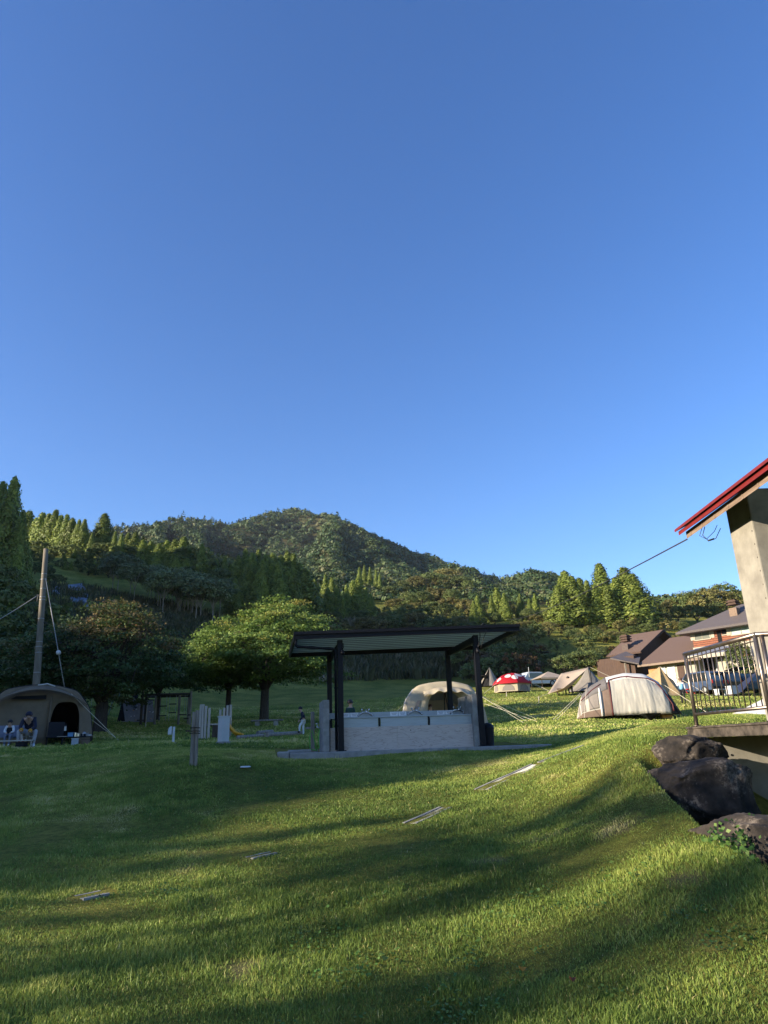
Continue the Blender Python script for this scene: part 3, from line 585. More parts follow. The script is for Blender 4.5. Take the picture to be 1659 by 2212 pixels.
# shaded broadleaf trees behind the right end of the shelter
bs3 = [(1030, 1385, 92, 1.1), (1052, 1352, 98, 1.1), (1085, 1345, 100, 1.2), (1118, 1350, 98, 1.1), (1150, 1345, 102, 1.2), (1182, 1338, 106, 1.1), (1050, 1400, 88, 1.2), (1090, 1392, 90, 1.2), (1130, 1388, 90, 1.2), (1165, 1385, 92, 1.2), (1200, 1375, 96, 1.1), (1225, 1360, 104, 1.1), (1010, 1405, 94, 1)]
stand(BRD + BSH[:1], bs3, 'shaded_tree', 'tree', 'dark broadleaf tree behind the red tent, # of its group', 'dark trees behind the red tent', .95)
stand(BSH, [(1046, 1420, 82, .9, 'broad_leaf'), (1078, 1414, 80, .9, 'broad_leaf'), (1106, 1412, 80, 1, 'red_leaf'), (1135, 1412, 80, 1, 'red_leaf'), (1150, 1436, 80, .8, 'broad_leaf'), (1163, 1428, 82, .8, 'pampas'), (1020, 1424, 86, 1, 'broad_leaf')],
      'hedge_shrub', 'shrub', 'shrub close behind the red tent, # of the hedge', 'shrubs behind the red tent', .9)
stand(BRD, [(1196, 1420, 82, .95, 'gold_leaf'), (1215, 1410, 80, 1, 'broad_leaf'), (1240, 1406, 80, 1.1, 'broad_leaf'), (1268, 1400, 80, 1.1, 'broad_leaf'), (1292, 1404, 82, 1, 'broad_leaf'), (1310, 1420, 80, 1, 'red_leaf')],
      'garden_tree', 'tree', 'garden tree behind the beige tarp, # of the row', 'garden trees left of the lodge', 1.05)
stand(BRD, [(1270, 1360, 108, 1.1, 'gold_leaf'), (1300, 1345, 110, 1.2, 'gold_leaf'), (1335, 1338, 112, 1.2, 'gold_leaf'), (1365, 1330, 116, 1.2, 'gold_leaf'), (1400, 1335, 116, 1.2, 'broad_leaf'), (1430, 1322, 120, 1.2, 'gold_leaf'), (1250, 1375, 102, 1, 'gold_leaf'), (1390, 1318, 122, 1.0, 'gold_leaf'), (1325, 1362, 104, 1, 'gold_leaf')],
      'golden_tree', 'tree', 'pale gold-green tree behind the lodge chimney, # of the bank', 'gold-green trees behind the lodge', 1.0)
# big cedars on the right
stand(CED, [(1030, 1285, 124, .8), (1022, 1296, 120, .7), (1072, 1268, 134), (1088, 1280, 130, .8), (1060, 1285, 130, .8), (1122, 1281, 132, .8), (1154, 1281, 130, .85), (1142, 1292, 128, .8)], 'cedar_tree', 'cedar tree', 'middle-sized cedar left of the tall cedars, # of its row', 'middle cedars', 1.4)
stand(CED, [(1218, 1232, 122), (1233, 1243, 119), (1204, 1262, 118), (1250, 1247, 128, .8), (1266, 1252, 126, .7), (1293, 1216, 124, .9), (1283, 1262, 119), (1310, 1262, 118), (1328, 1246, 120), (1346, 1224, 122), (1362, 1238, 119), (1376, 1272, 118, .8)],
      'cedar_tree', 'cedar tree', 'tall sunlit cedar left of the lodge, # of the row', 'tall cedars on the right', 1.75)
stand(CED[3:] + BRD[2:], [(1396, 1300, 138, .9), (1409, 1291, 140, .7), (1420, 1305, 140, .9), (1388, 1310, 134, .9), (1432, 1312, 138, .8)], 'dark_pine', 'pine tree', 'dark pine right of the tall cedars, # of its group', 'dark pines in the gap', 1.2)
stand(BRD, [(1448, 1290, 142, 1.1), (1472, 1280, 140, 1.2), (1500, 1272, 138, 1.2), (1530, 1266, 136, 1.3), (1560, 1264, 138, 1.3), (1588, 1272, 136, 1.2), (1612, 1276, 134, 1.2), (1640, 1280, 134, 1.2), (1460, 1310, 130, 1.2), (1500, 1306, 128, 1.3), (1540, 1302, 126, 1.3), (1575, 1300, 126, 1.2)],
      'broadleaf_tree', 'broadleaf tree', 'deep green tree behind the lodge upper roof, # of the row', 'broadleaf trees behind the lodge', 1.0)

# infill under and between the tall trees
def band(n, u0, u1, v0, v1, Y0, Y1, seed):
    rn = random.Random(seed); return [(u0 + (u1 - u0) * (i + rn.random()) / n, v0 + (v1 - v0) * (j := rn.random()), Y0 + (Y1 - Y0) * j, rn.uniform(.95, 1.35)) for i in range(n)]
stand(BRD + BSH, band(34, 650, 1010, 1290, 1335, 150, 112, 1), 'wood_tree', 'tree', 'leafy tree filling the wood above the shelter roof, #', 'trees filling the wood above the shelter', 1.15, [M['broad_leaf'], M['broad_leaf'], M['gold_leaf']])
stand(BRD + BSH, band(26, 1000, 1250, 1300, 1352, 140, 106, 2), 'wood_tree', 'tree', 'leafy tree below the middle cedars, #', 'trees below the middle cedars', 1.2, [M['broad_leaf'], M['broad_leaf'], M['gold_leaf']])
stand(BRD + BSH, band(22, 1225, 1480, 1332, 1372, 118, 96, 3), 'wood_tree', 'tree', 'leafy tree at the foot of the tall cedars, #', 'trees at the foot of the tall cedars', 1.2, [M['broad_leaf'], M['gold_leaf']])
stand(BSH + BRD[:1], band(24, 1000, 1330, 1385, 1430, 92, 82, 4), 'edge_shrub', 'shrub', 'shrub along the dark wood edge behind the tents, #', 'shrubs along the wood edge', 1.2, [M['broad_leaf'], M['broad_leaf'], M['broad_leaf'], M['red_leaf']])
stand(BSH + BRD[:1] + CED[:1], band(30, 50, 275, 1168, 1215, 142, 122, 5), 'ridge_shrub', 'tree', 'dark tree below the sunlit ridge cedars, #', 'dark trees below the ridge cedars', 1.25)
stand(BSH + BRD[:1], band(9, 55, 125, 1215, 1255, 118, 96, 6), 'slope_shrub', 'shrub', 'shrub above the bare concrete patch on the slope, #', 'shrubs on the shaded slope', 1.2)
stand(CED + BRD[:1], band(22, 270, 520, 1190, 1265, 132, 118, 7), 'dark_conifer', 'conifer', 'dark conifer behind the pale-stemmed young trees, #', 'dark conifers behind the young trees', 1.5)
stand(CED, band(10, 505, 665, 1215, 1250, 122, 112, 8), 'cedar_tree', 'cedar tree', 'shaded cedar at the foot of the central grove, #', 'lower cedars of the central grove', 1.3)
# maples on the lawn
def maple_mesh(seed, H, Rx, lo, clumps, per=78, leaf=.16, fork=1.3, r0=.24, hump=0.0):
    rng = np.random.default_rng(seed); P = []; N = []; T = []; b = MB()
    b.tube([(0, 0, -.3), (0, 0, .15), (.03, 0, fork)], [r0 * 1.35, r0, r0 * .85], 9)
    tips = []
    for k in range(7):
        a = k * 2 * pi / 7 + rng.normal(0, .25); q = Rx * rng.uniform(.35, .6); zt = lo + (H - lo) * rng.uniform(.35, .7)
        e = (q * cos(a), q * sin(a), zt); mid = (q * .42 * cos(a), q * .42 * sin(a), fork + (zt - fork) * .55)
        b.tube([(.02 * cos(a), .02 * sin(a), fork - .12), mid, e], [r0 * .6, r0 * .36, r0 * .12], 7); tips.append((mid, e))
    for k in range(clumps):
        d = sph(1, rng)[0]; d[2] = abs(d[2]) if rng.random() < .68 else -abs(d[2]) * .6
        f = rng.uniform(.3, 1.0) ** .42 * (1.14 if rng.random() < .10 else 1) * (1 + .16 * sin(3 * atan2(d[1], d[0]) + seed) + .09 * sin(7 * d[2] + 5 * d[0]))
        rr = Rx * f; lob = 1 + .26 * sin(2 * atan2(d[1], d[0]) + 1.3 * seed) + .12 * sin(5 * atan2(d[1], d[0]) + seed); rr *= 1 - .10 + .10 * lob; z = lo + (H - lo) * .28 + d[2] * f * (H - lo) * (.78 if d[2] > 0 else .46) * lob * (1 - .22 * (rr / Rx) ** 2) - .22 * (rr / Rx) ** 4
        c = np.array([d[0] * rr, d[1] * rr, z + hump * d[0]])
        if k % 6 == 0:
            mid, e = tips[rng.integers(7)]; b.tube([e, tuple((np.array(e) + c) / 2 + [0, 0, .1]), tuple(c)], [r0 * .13, r0 * .09, r0 * .04], 5)
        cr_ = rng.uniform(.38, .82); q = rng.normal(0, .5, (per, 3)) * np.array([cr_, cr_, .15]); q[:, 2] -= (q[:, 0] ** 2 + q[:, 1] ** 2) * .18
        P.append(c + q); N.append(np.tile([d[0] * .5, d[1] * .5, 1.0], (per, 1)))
        T.append(np.clip((.25 + .35 * max(0, d[2]) * f + rng.normal(0, .18)) + rng.normal(0, .10, per), 0, 1))  # tint rises towards the crown top, painting in its sunlit tone
    P, N, T = map(np.concatenate, (P, N, T)); V, Fc = leaf_quads(P, N, leaf, rng, .75, .55)
    return V, Fc, np.repeat(T, 4), b
def maple(label, u, v, seed, H, Rx, lo, clumps, leafm, **kw):
    p = hit(u, v); V, Fc, T, b = maple_mesh(seed, H, Rx, lo, clumps, **kw)
    t = thing('maple_tree', label, 'maple tree', p); np_obj('crown', V, Fc, leafm, t, T); b.build('trunk', M['bark'], t, smooth=True); return t
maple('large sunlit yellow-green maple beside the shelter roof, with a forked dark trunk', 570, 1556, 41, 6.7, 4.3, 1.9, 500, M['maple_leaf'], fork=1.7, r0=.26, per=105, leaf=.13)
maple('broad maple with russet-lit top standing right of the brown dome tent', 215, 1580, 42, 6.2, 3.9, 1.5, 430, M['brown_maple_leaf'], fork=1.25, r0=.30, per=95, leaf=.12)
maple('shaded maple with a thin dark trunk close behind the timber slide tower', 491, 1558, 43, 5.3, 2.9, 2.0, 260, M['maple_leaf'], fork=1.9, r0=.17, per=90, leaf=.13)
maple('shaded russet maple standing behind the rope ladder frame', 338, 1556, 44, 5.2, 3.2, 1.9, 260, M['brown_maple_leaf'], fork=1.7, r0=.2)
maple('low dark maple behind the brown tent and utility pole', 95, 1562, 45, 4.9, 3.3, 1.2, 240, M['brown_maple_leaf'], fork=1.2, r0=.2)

# far woodland on the mountain: one canopy, crown against crown
def canopy():
    rng = np.random.default_rng(77); n = 20000
    r = np.exp(rng.uniform(np.log(175), np.log(900), n * 2)); az = rng.uniform(-.62, .62, n * 2)
    keep = rng.random(n * 2) < np.clip((r / 500), .3, 1); r, az = r[keep][:n], az[keep][:n]; n = len(r)
    x, y = r * np.sin(az), r * np.cos(az); z = hz(x, y)
    con = rng.random(n) < np.where(fbm(x / 90., y / 90., 3, 5) > .5, .42, .06)
    per = 46; R = rng.uniform(1.5, 3.7, n) * np.clip(r / 450, .62, 1.15); R[con] *= .62
    d = sph(n * per, rng).reshape(n, per, 3); d[:, :, 2] = np.abs(d[:, :, 2]) * 1.0 - .15
    f = rng.uniform(.78, 1.05, (n, per, 1)) * (1 + .2 * np.sin(d[:, :, :1] * 6 + d[:, :, 1:2] * 5 + rng.uniform(0, 6, (n, 1, 1))))
    sc = np.stack([R, R, R * rng.uniform(.75, 1.05, n)], -1)[:, None, :]
    Pq = d * f * sc
    hgt = np.clip(d[:, :, 2], 0, 1)
    cone = np.stack([d[:, :, 0] * R[:, None] * (1.12 - hgt), d[:, :, 1] * R[:, None] * (1.12 - hgt), hgt * R[:, None] * 2.9], -1)
    Pq = np.where(con[:, None, None], cone, Pq)
    P = Pq + np.stack([x, y, z + R * .35 + 1.0], -1)[:, None, :]
    base = np.clip(rng.normal(.42, .26, n) + (fbm(x / 120., y / 120., 3, 9) - .45) * .9, 0, 1); base[con] = rng.uniform(0, .2, con.sum())
    T = np.clip(base[:, None] + rng.normal(0, .06, (n, per)), 0, 1)
    Nn = d + np.array([0, 0, .25])
    V, Fc = leaf_quads(P.reshape(-1, 3), Nn.reshape(-1, 3), (R[:, None] * np.ones((1, per)) * .50).ravel(), rng, .8, .25)
    o = np_obj('forest_canopy', V, Fc, M['forest_leaf'], tint=np.repeat(T.ravel(), 4))
    setp(o, 'far mixed woodland covering the mountain', 'woodland', kind='stuff')
canopy()
# undergrowth on the slopes and along the meadow's upper edge
def slope_growth():
    rng = np.random.default_rng(78); Ps = []; Hs = []; Ts = []
    def region(poly_uv, n, h, tint):
        us = np.array([p[0] for p in poly_uv]); k = 0
        for _ in range(n):
            u = rng.uniform(us.min(), us.max()); lo_ = np.interp(u, us, [p[1] for p in poly_uv]); hi_ = np.interp(u, us, [p[2] for p in poly_uv])
            q = hit(u, rng.uniform(lo_, hi_)); Ps.append(q); Hs.append(h * rng.uniform(.6, 1.3)); Ts.append(np.clip(rng.normal(tint, .2), 0, 1))
    region([(700, 1432, 1476), (800, 1405, 1470), (1000, 1400, 1466), (1090, 1420, 1470)], 900, 1.7, .35)
    region([(700, 1345, 1395), (850, 1345, 1400), (1040, 1345, 1400)], 350, 1.6, .65)
    region([(60, 1262, 1440), (200, 1270, 1400), (330, 1300, 1370), (470, 1330, 1390)], 800, 1.1, .25)
    Ps_, Hs_, Ts_ = np.array(Ps), np.array(Hs), np.array(Ts); per = 14; n = len(Ps_)
    a = rng.uniform(0, 2 * pi, (n, per)); lean = rng.uniform(.1, .6, (n, per)); h = Hs_[:, None] * rng.uniform(.5, 1, (n, per)); wd = .035 + .03 * h
    base = Ps_[:, None, :] + rng.normal(0, .35, (n, per, 3)) * np.array([1, 1, .05]); base[:, :, 2] -= .1
    ca, sa = np.cos(a), np.sin(a); side = np.stack([-sa, ca, 0 * a], -1) * wd[..., None]
    mid = base + np.stack([ca * lean * h * .35, sa * lean * h * .35, h * .65], -1); tip = base + np.stack([ca * lean * h, sa * lean * h, h], -1)
    V = np.stack([base - side, base + side, mid + side * 1.2, tip, mid - side * 1.2], 2).reshape(-1, 3)
    idx = np.arange(n * per)[:, None] * 5 + np.array([[0, 1, 2, 4]]); idx2 = np.arange(n * per)[:, None] * 5 + np.array([[4, 2, 3, 3]])
    me_t = np.repeat(np.repeat(Ts_, per), 5)
    me = bpy.data.meshes.new('undergrowth'); me.from_pydata(V.tolist(), [], idx.tolist() + idx2[:, :3].tolist()); at_ = me.attributes.new('tint', 'FLOAT', 'POINT'); at_.data.foreach_set('value', me_t.astype(np.float32))
    me.materials.append(M['pampas']); o = bpy.data.objects.new('undergrowth', me); COL.objects.link(o)
    setp(o, 'tall rough grass and weeds on the slopes around the meadow', 'undergrowth', kind='stuff')
slope_growth()
# sprayed concrete showing through on the shaded slope
def slope_patch():
    b = MB()
    for poly in ([(112, 1270), (150, 1266), (178, 1262), (186, 1275), (165, 1276), (150, 1275), (128, 1284), (112, 1283)], [(152, 1292), (176, 1290), (186, 1278), (191, 1285), (188, 1300), (194, 1318), (184, 1312), (172, 1302), (154, 1300)]):
        c = [hit(u, v) for u, v in poly]; b.prism([p + Vector((0, -.15, .15)) for p in c], (0, 0.3, -.5))
    o = b.build('slope_concrete', solid('slope_concrete', (0.15, 0.19, 0.24), .9, var=.3, scale=.4)); setp(o, kind='structure')
slope_patch()


# ------------------------------------------------------------------ open-sided sink shelter
SA = Vector((-1.157, 17.0, 1.515)); SRZ = radians(10)
def sh(x, y, z=0.0): return Vector((SA.x + x * cos(SRZ) - y * sin(SRZ), SA.y + x * sin(SRZ) + y * cos(SRZ), SA.z + z))
def sh_inv(X, Y):
    dx, dy = X - SA.x, Y - SA.y; return dx * cos(SRZ) + dy * sin(SRZ), -dx * sin(SRZ) + dy * cos(SRZ)
def shelter():
    t = thing('wash_shelter', 'open-sided black steel shelter over the campsite sinks, on a concrete slab', 'shelter', SA, SRZ)
    b = MB(); b.prism([(-1.16, -.10, -.22), (4.93, -.30, -.22), (4.93, 3.3, -.22), (-1.16, 3.3, -.22)], (0, 0, .22)); b.build('slab', M['concrete'], t, bevel=.02)
    b = MB(); b.prism([(-1.42, -.02, -.2), (-1.162, -.02, -.2), (-1.162, 1.5, -.2), (-1.42, 1.5, -.2)], (0, 0, .24)); b.box((-.8, 1.3, .02), (.75, .10, .1)); b.build('kerb', M['concrete'], t, bevel=.04)
    rz_ = lambda x, y: 2.50 + (x + 1.1) * .028 - .005 * y          # underside of the roof frame
    for x in (0.0, 3.35):
        for y in (.03, 2.81):
            h = rz_(x, y) - .02; b = MB(); b.box((x, y, h / 2), (.125, .125, h)); b.box((x, y, .012), (.22, .22, .02)); b.build('post', M['black_steel'], t, bevel=.006)
        b = MB(); h = rz_(x, 1.4) - .02
        b.box((x + .02, 1.42, h - .07), (.008, 2.65, .15)); b.box((x + .03, 1.42, h - .15), (.07, 2.65, .012)); b.box((x + .03, 1.42, h), (.07, 2.65, .012)); b.build('side_beam', M['black_steel'], t)
    def fas(p, q, w_=.05, h=.17):
        b = MB(); b.beam(p, q, w_, h); return b
    X0, X1, Y0, Y1 = -1.1, 4.42, -.22, 2.95
    f = lambda x, y, d=.085: (x, y, rz_(x, y) + d)
    fas(f(X0, Y0), f(X1, Y0)).build('front_fascia', M['black_steel'], t)
    fas(f(X0, Y1), f(X1, Y1)).build('rear_fascia', M['black_steel'], t)
    fas(f(X0 + .03, Y0 + .026), f(X0 + .03, Y1 - .026)).build('side_fascia', M['black_steel'], t); fas(f(X1 - .03, Y0 + .026), f(X1 - .03, Y1 - .026)).build('side_fascia', M['black_steel'], t)
    b = MB(); b.beam(f(X0, Y0 - .045, .14), f(X1, Y0 - .045, .14), .05, .07); b.build('gutter', M['black_steel'], t)
    # profiled sheet: ribs run along the length
    b = MB(); n = 24; ys = []
    for i in range(n):
        y = Y0 + .05 + (Y1 - Y0 - .1) * i / n; d = (Y1 - Y0 - .1) / n
        ys += [(y, 0), (y + d * .5, 0), (y + d * .53, .06), (y + d * .97, .06)]
    ys.append((Y1 - .05, 0)); V = []
    for y, dz in ys: V += [(X0 + .06, y, rz_(X0, y) + .11 + dz), (X1 - .06, y, rz_(X1, y) + .11 + dz)]
    b.add(V, [(2 * i, 2 * i + 1, 2 * i + 3, 2 * i + 2) for i in range(len(ys) - 1)]); b.build('roof_sheet', M['corrugated'], t, solid_=.003)
    for k in range(9):  # dark strips added to draw the shade lines of the corrugation
        y = Y0 + .24 + k * .32; b = MB(); b.beam((X0 + .08, y, rz_(X0, y) + .098), (X1 - .08, y, rz_(X1, y) + .102), .014, .014); b.build('rib_line', M['grey_cloth'], t)
    b = MB()
    for x in (-.5, 1.1, 2.3, 4.0): b.beam((x, Y0 + .05, rz_(x, Y0) + .02), (x, Y1 - .05, rz_(x, Y1) + .02), .004, .05)
    # rain pipe from the gutter to the left front post
    b = MB(); b.tube([(-1.05, -.17, 2.55), (-1.05, -.17, 2.38), (-1.02, -.17, 2.345), (-.16, -.10, 2.29), (-.115, -.06, 2.25), (-.115, -.06, .03)], .033, 10); b.build('rain_pipe', M['black_steel'], t, smooth=True)
    b = MB()
    for z in (.55, 1.4, 2.1): b.box((-.115, -.04, z), (.09, .05, .03))
    b.build('pipe_bracket', M['black_steel'], t)
    # small lamp heads and cable clamps on the front posts
    for x in (.02, 3.33):
        b = MB(); b.ball((x + .03, -.10, 2.2), (.05, .05, .05), 10, 6); b.tube([(x + .03, -.04, 2.28), (x + .05, -.09, 2.32), (x + .05, -.07, 2.42)], .012, 6); b.box((x + .03, -.05, 2.25), (.06, .05, .05)); b.build('lamp_head', M['black_steel'], t, smooth=True)
    b = MB(); b.tube([(3.38, -.1, 2.3), (3.42, -.16, 2.55), (3.40, -.24, 2.78), (3.5, -.25, 2.85), (3.62, -.2, 2.8)], .012, 6); b.tube([(3.44, -.1, 2.28), (3.5, -.17, 2.5), (3.58, -.26, 2.7), (3.66, -.25, 2.82)], .008, 6); b.build('cable_loop', M['dark_cable'], t, smooth=True)
    return t
shelter()
def sink_unit():
    t = thing('sink_counter', 'long stainless steel sink counter with plywood front under the black shelter', 'sink counter', SA, SRZ)
    for xa, xb in ((-.235, 1.34), (1.343, 3.29)):
        b = MB(); b.box(((xa + xb) / 2, .19, .26), (xb - xa, .018, .52)); b.build('plywood_panel', M['plywood'], t, bevel=.002)
    seps = [-.12, .93, 2.12, 3.27]
    for i in range(3):
        xa, xb = seps[i] + .03, seps[i + 1] - .03
        b = MB(); b.box(((xa + xb) / 2, .235, .61), (xb - xa, .02, .235)); b.box(((xa + xb) / 2, .5, .56), (xb - xa - .02, .48, .012)); b.build('basin_front', M['steel'], t, bevel=.004)
    b = MB(); b.box((1.52, .225, .735), (3.5, .05, .03)); b.box((1.52, .80, .735), (3.5, .08, .03))
    for s in seps: b.box((s, .5, .735), (.07, .56, .029))
    b.build('counter_rim', M['steel'], t, bevel=.006)
    b = MB(); b.box((1.5, .85, .80), (3.46, .02, .16)); b.build('splashback', M['steel'], t, bevel=.003)
    for x in [-.2] + seps[1:]:
        for yy in (.24, .8): b = MB(); b.box((x, yy, .36), (.035, .035, .72)); b.build('counter_leg', M['black_steel'], t)
    for x in (.33, 1.52, 2.70):
        for dx in (-.105, .105):
            b = MB(); b.box((x + dx - .02, .832, .825), (.195, .006, .095)); n_ = b.build('notice', M['paper'], t)
            c = MB()
            for k, wv in enumerate((.14, .12, .09)): c.box((x + dx - .02, .8275, .848 - k * .022), (wv, .002, .006))
            c.build('print', M['ink'], n_)
    for x in (.68, 1.92, 2.98):
        b = MB(); z = .86
        b.tube([(x - .17, .82, z - .05), (x - .06, .80, z + .02), (x + .06, .80, z + .02), (x + .17, .82, z - .05)], .017, 8)
        b.tube([(x, .80, z + .02), (x, .76, z + .075), (x, .66, z + .07), (x, .60, z - .0)], .014, 8)
        for dx in (-.06, .06): b.tube([(x + dx, .80, z + .02), (x + dx * 1.4, .77, z + .07)], .012, 7); b.ball((x + dx * 1.45, .765, z + .08), .024, 8, 6)
        b.ball((x - .17, .82, z - .05), .028, 8, 6); b.ball((x + .17, .82, z - .05), .028, 8, 6)
        b.build('tap', M['chrome'], t, smooth=True)
shelter_walls = []
def side_wall(x, y1, h, label):
    o = MB(); o.prism([(x - .075, .05, 0.002), (x + .075, .05, 0.002), (x + .075, y1, 0.002), (x - .075, y1, 0.002)], (0, 0, h)); q = o.build('side_wall', M['concrete'], None, loc=SA, rz=SRZ, bevel=.012)
    setp(q, label, 'wall'); return q
sink_unit()
side_wall(-.335, 1.15, 1.14, 'low grey concrete end wall beside the hose post, left end of the sinks')
side_wall(3.24, 1.35, 1.19, 'bluish concrete end wall behind the right shelter post, right end of the sinks')
def bin_():
    t = thing('rubbish_bin', 'dark blue-grey bin standing at the right-hand sink behind the plywood', 'bin', sh(2.90, .06, 0), SRZ)
    b = MB(); b.prism([(-.13, -.10, 0), (.13, -.10, 0), (.13, .1, 0), (-.13, .1, 0)], (0, 0, .80)); b.build('bin_body', M['navy_fabric'], t, bevel=.02)
    b = MB(); b.box((0, 0, .83), (.29, .23, .05)); b.build('lid', M['black_steel'], t, bevel=.02)
# (the bin stands between basin and rim)
def bin2():
    t = thing('waste_bin', 'black bin half hidden behind the right front post of the shelter', 'bin', sh(3.62, .45, 0), SRZ)
    b = MB(); b.tube([(0, 0, 0), (0, 0, .42)], [.13, .16], 16); b.build('bin_body', M['black_fabric'], t, smooth=False)
    b = MB(); b.ball((0, 0, .42), (.165, .165, .12), 16, 5, 0, .5); b.build('lid', M['black_steel'], t, smooth=True)
bin2()
def tap_post():
    t = thing('tap_post', 'grey timber standpipe post with brass tap and green hose left of the end wall', 'tap post', sh(-.60, .75, 0), SRZ)
    b = MB(); b.box((0, 0, .42), (.085, .085, 1.0)); b.box((-.05, .0, .55), (.24, .06, .05)); b.build('post', M['old_wood'], t, bevel=.008)
    b = MB(); b.tube([(.05, -.05, .56), (.11, -.10, .57), (.16, -.12, .52)], .014, 7); b.tube([(.10, -.09, .57), (.10, -.09, .63)], .010, 6); b.box((.10, -.09, .64), (.07, .02, .015)); b.build('tap', M['chrome'], t, smooth=True)
    b = MB(); b.tube([(.16, -.12, .52), (.13, -.12, .3), (.15, -.10, .1), (.05, -.1, .04), (-.07, -.12, .08), (-.08, -.12, .35), (-.03, -.12, .5), (.03, -.12, .3), (.09, -.14, .02)], .013, 7); b.build('hose', M['green_hose'], t, smooth=True)
tap_post()

# ------------------------------------------------------------------ right: deck, railing, red-roofed building, rocks
DZ = 1.695
def deck():
    o = (4.27, 10.5, DZ); b = W(o)
    b.prism([(4.255, 10.75, DZ - .15), (4.42, 7.7, DZ - .15), (8.2, 7.7, DZ - .15), (8.2, 10.75, DZ - .15)], (0, 0, .15))
    b.prism([(4.24, 10.76, DZ - .03), (4.255, 10.76, DZ - .03), (4.412, 7.69, DZ - .03), (4.395, 7.69, DZ - .03)], (0, 0, .024))
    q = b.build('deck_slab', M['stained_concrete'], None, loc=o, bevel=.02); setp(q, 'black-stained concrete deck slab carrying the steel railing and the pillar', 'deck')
    o = (4.4, 10.6, .2); b = W(o); b.prism([(4.42, 10.5, .1), (8.2, 10.5, .1), (8.2, 10.7, .1), (4.42, 10.7, .1)], (0, 0, DZ - .152 - .1))
    t = thing('deck_wall', 'pale concrete wall below the deck beside the big rocks, crossed by a slanting shadow', 'wall', o)
    b.build('wall', M['pale_concrete'], t, bevel=.01)
    c = W(o)
    for x, z in ((4.72, 1.30), (4.80, .85), (5.3, 1.28)): c.tube([(x, 10.493, z), (x, 10.52, z)], .014, 10)
    c.build('tie_hole', M['dark_void'], t)
deck()
def cabinet():
    o = (5.43, 10.38, .75); t = thing('electric_cabinet', 'white metal cabinet with a rusty top edge fixed on the wall under the deck', 'electric cabinet', o)
    b = W(o); b.box((5.47, 10.40, .97), (.46, .19, .46)); b.build('cabinet_body', M['white_paint'], t, bevel=.008)
    b = W(o); b.box((5.36, 10.295, .965), (.16, .016, .43)); b.box((5.57, 10.295, .965), (.24, .016, .43)); b.build('door', M['white_paint'], t, bevel=.004)
    b = W(o); b.box((5.47, 10.40, 1.21), (.40, .14, .016)); b.build('rusty_top', M['bark'], t)
cabinet()
def railing():
    o = Vector((4.285, 10.45, DZ)); t = thing('railing', 'bare steel railing with thin upright bars at the deck edge', 'railing', o)
    A_ = Vector((4.285, 10.45, DZ)); B_ = Vector((4.405, 8.62, DZ)); d = (B_ - A_); C2 = Vector((6.6, 8.45, DZ))
    for p in (A_, B_, B_ + Vector((.07, -.02, 0))):
        b = W(o); b.tube([p, p + Vector((0, 0, 1.0))], .027, 10); b.tube([p, p + Vector((0, 0, .012))], .055, 10); b.build('post', M['rail_steel'], t, smooth=True)
    b = W(o); b.tube([A_ + Vector((0, .03, 1.0)), B_ + Vector((0, -.02, 1.0))], .03, 10); b.build('top_rail', M['rail_steel'], t, smooth=True)
    b = W(o); b.tube([B_ + Vector((0, 0, 1.003)), C2 + Vector((0, 0, 1.0))], .03, 10); b.build('top_rail', M['rail_steel'], t, smooth=True)
    b = W(o); b.tube([A_ + Vector((0, 0, .16)), B_ + Vector((0, 0, .16))], .022, 10); b.build('bottom_rail', M['rail_steel'], t, smooth=True)
    b = W(o); b.tube([B_ + Vector((0, 0, .16)), C2 + Vector((0, 0, .16))], .022, 10); b.build('bottom_rail', M['rail_steel'], t, smooth=True)
    b = W(o); b.tube([A_ + Vector((0, 0, .93)), B_ + Vector((0, 0, .93))], .008, 6); b.build('bar_strip', M['rail_steel'], t)
    n = 15
    for i in range(1, n):
        p = A_ + d * (i / n); b = W(o); b.tube([p + Vector((0, 0, .17)), p + Vector((0, 0, .99))], .0075, 7); b.build('bar', M['rail_steel'], t, smooth=True)
railing()
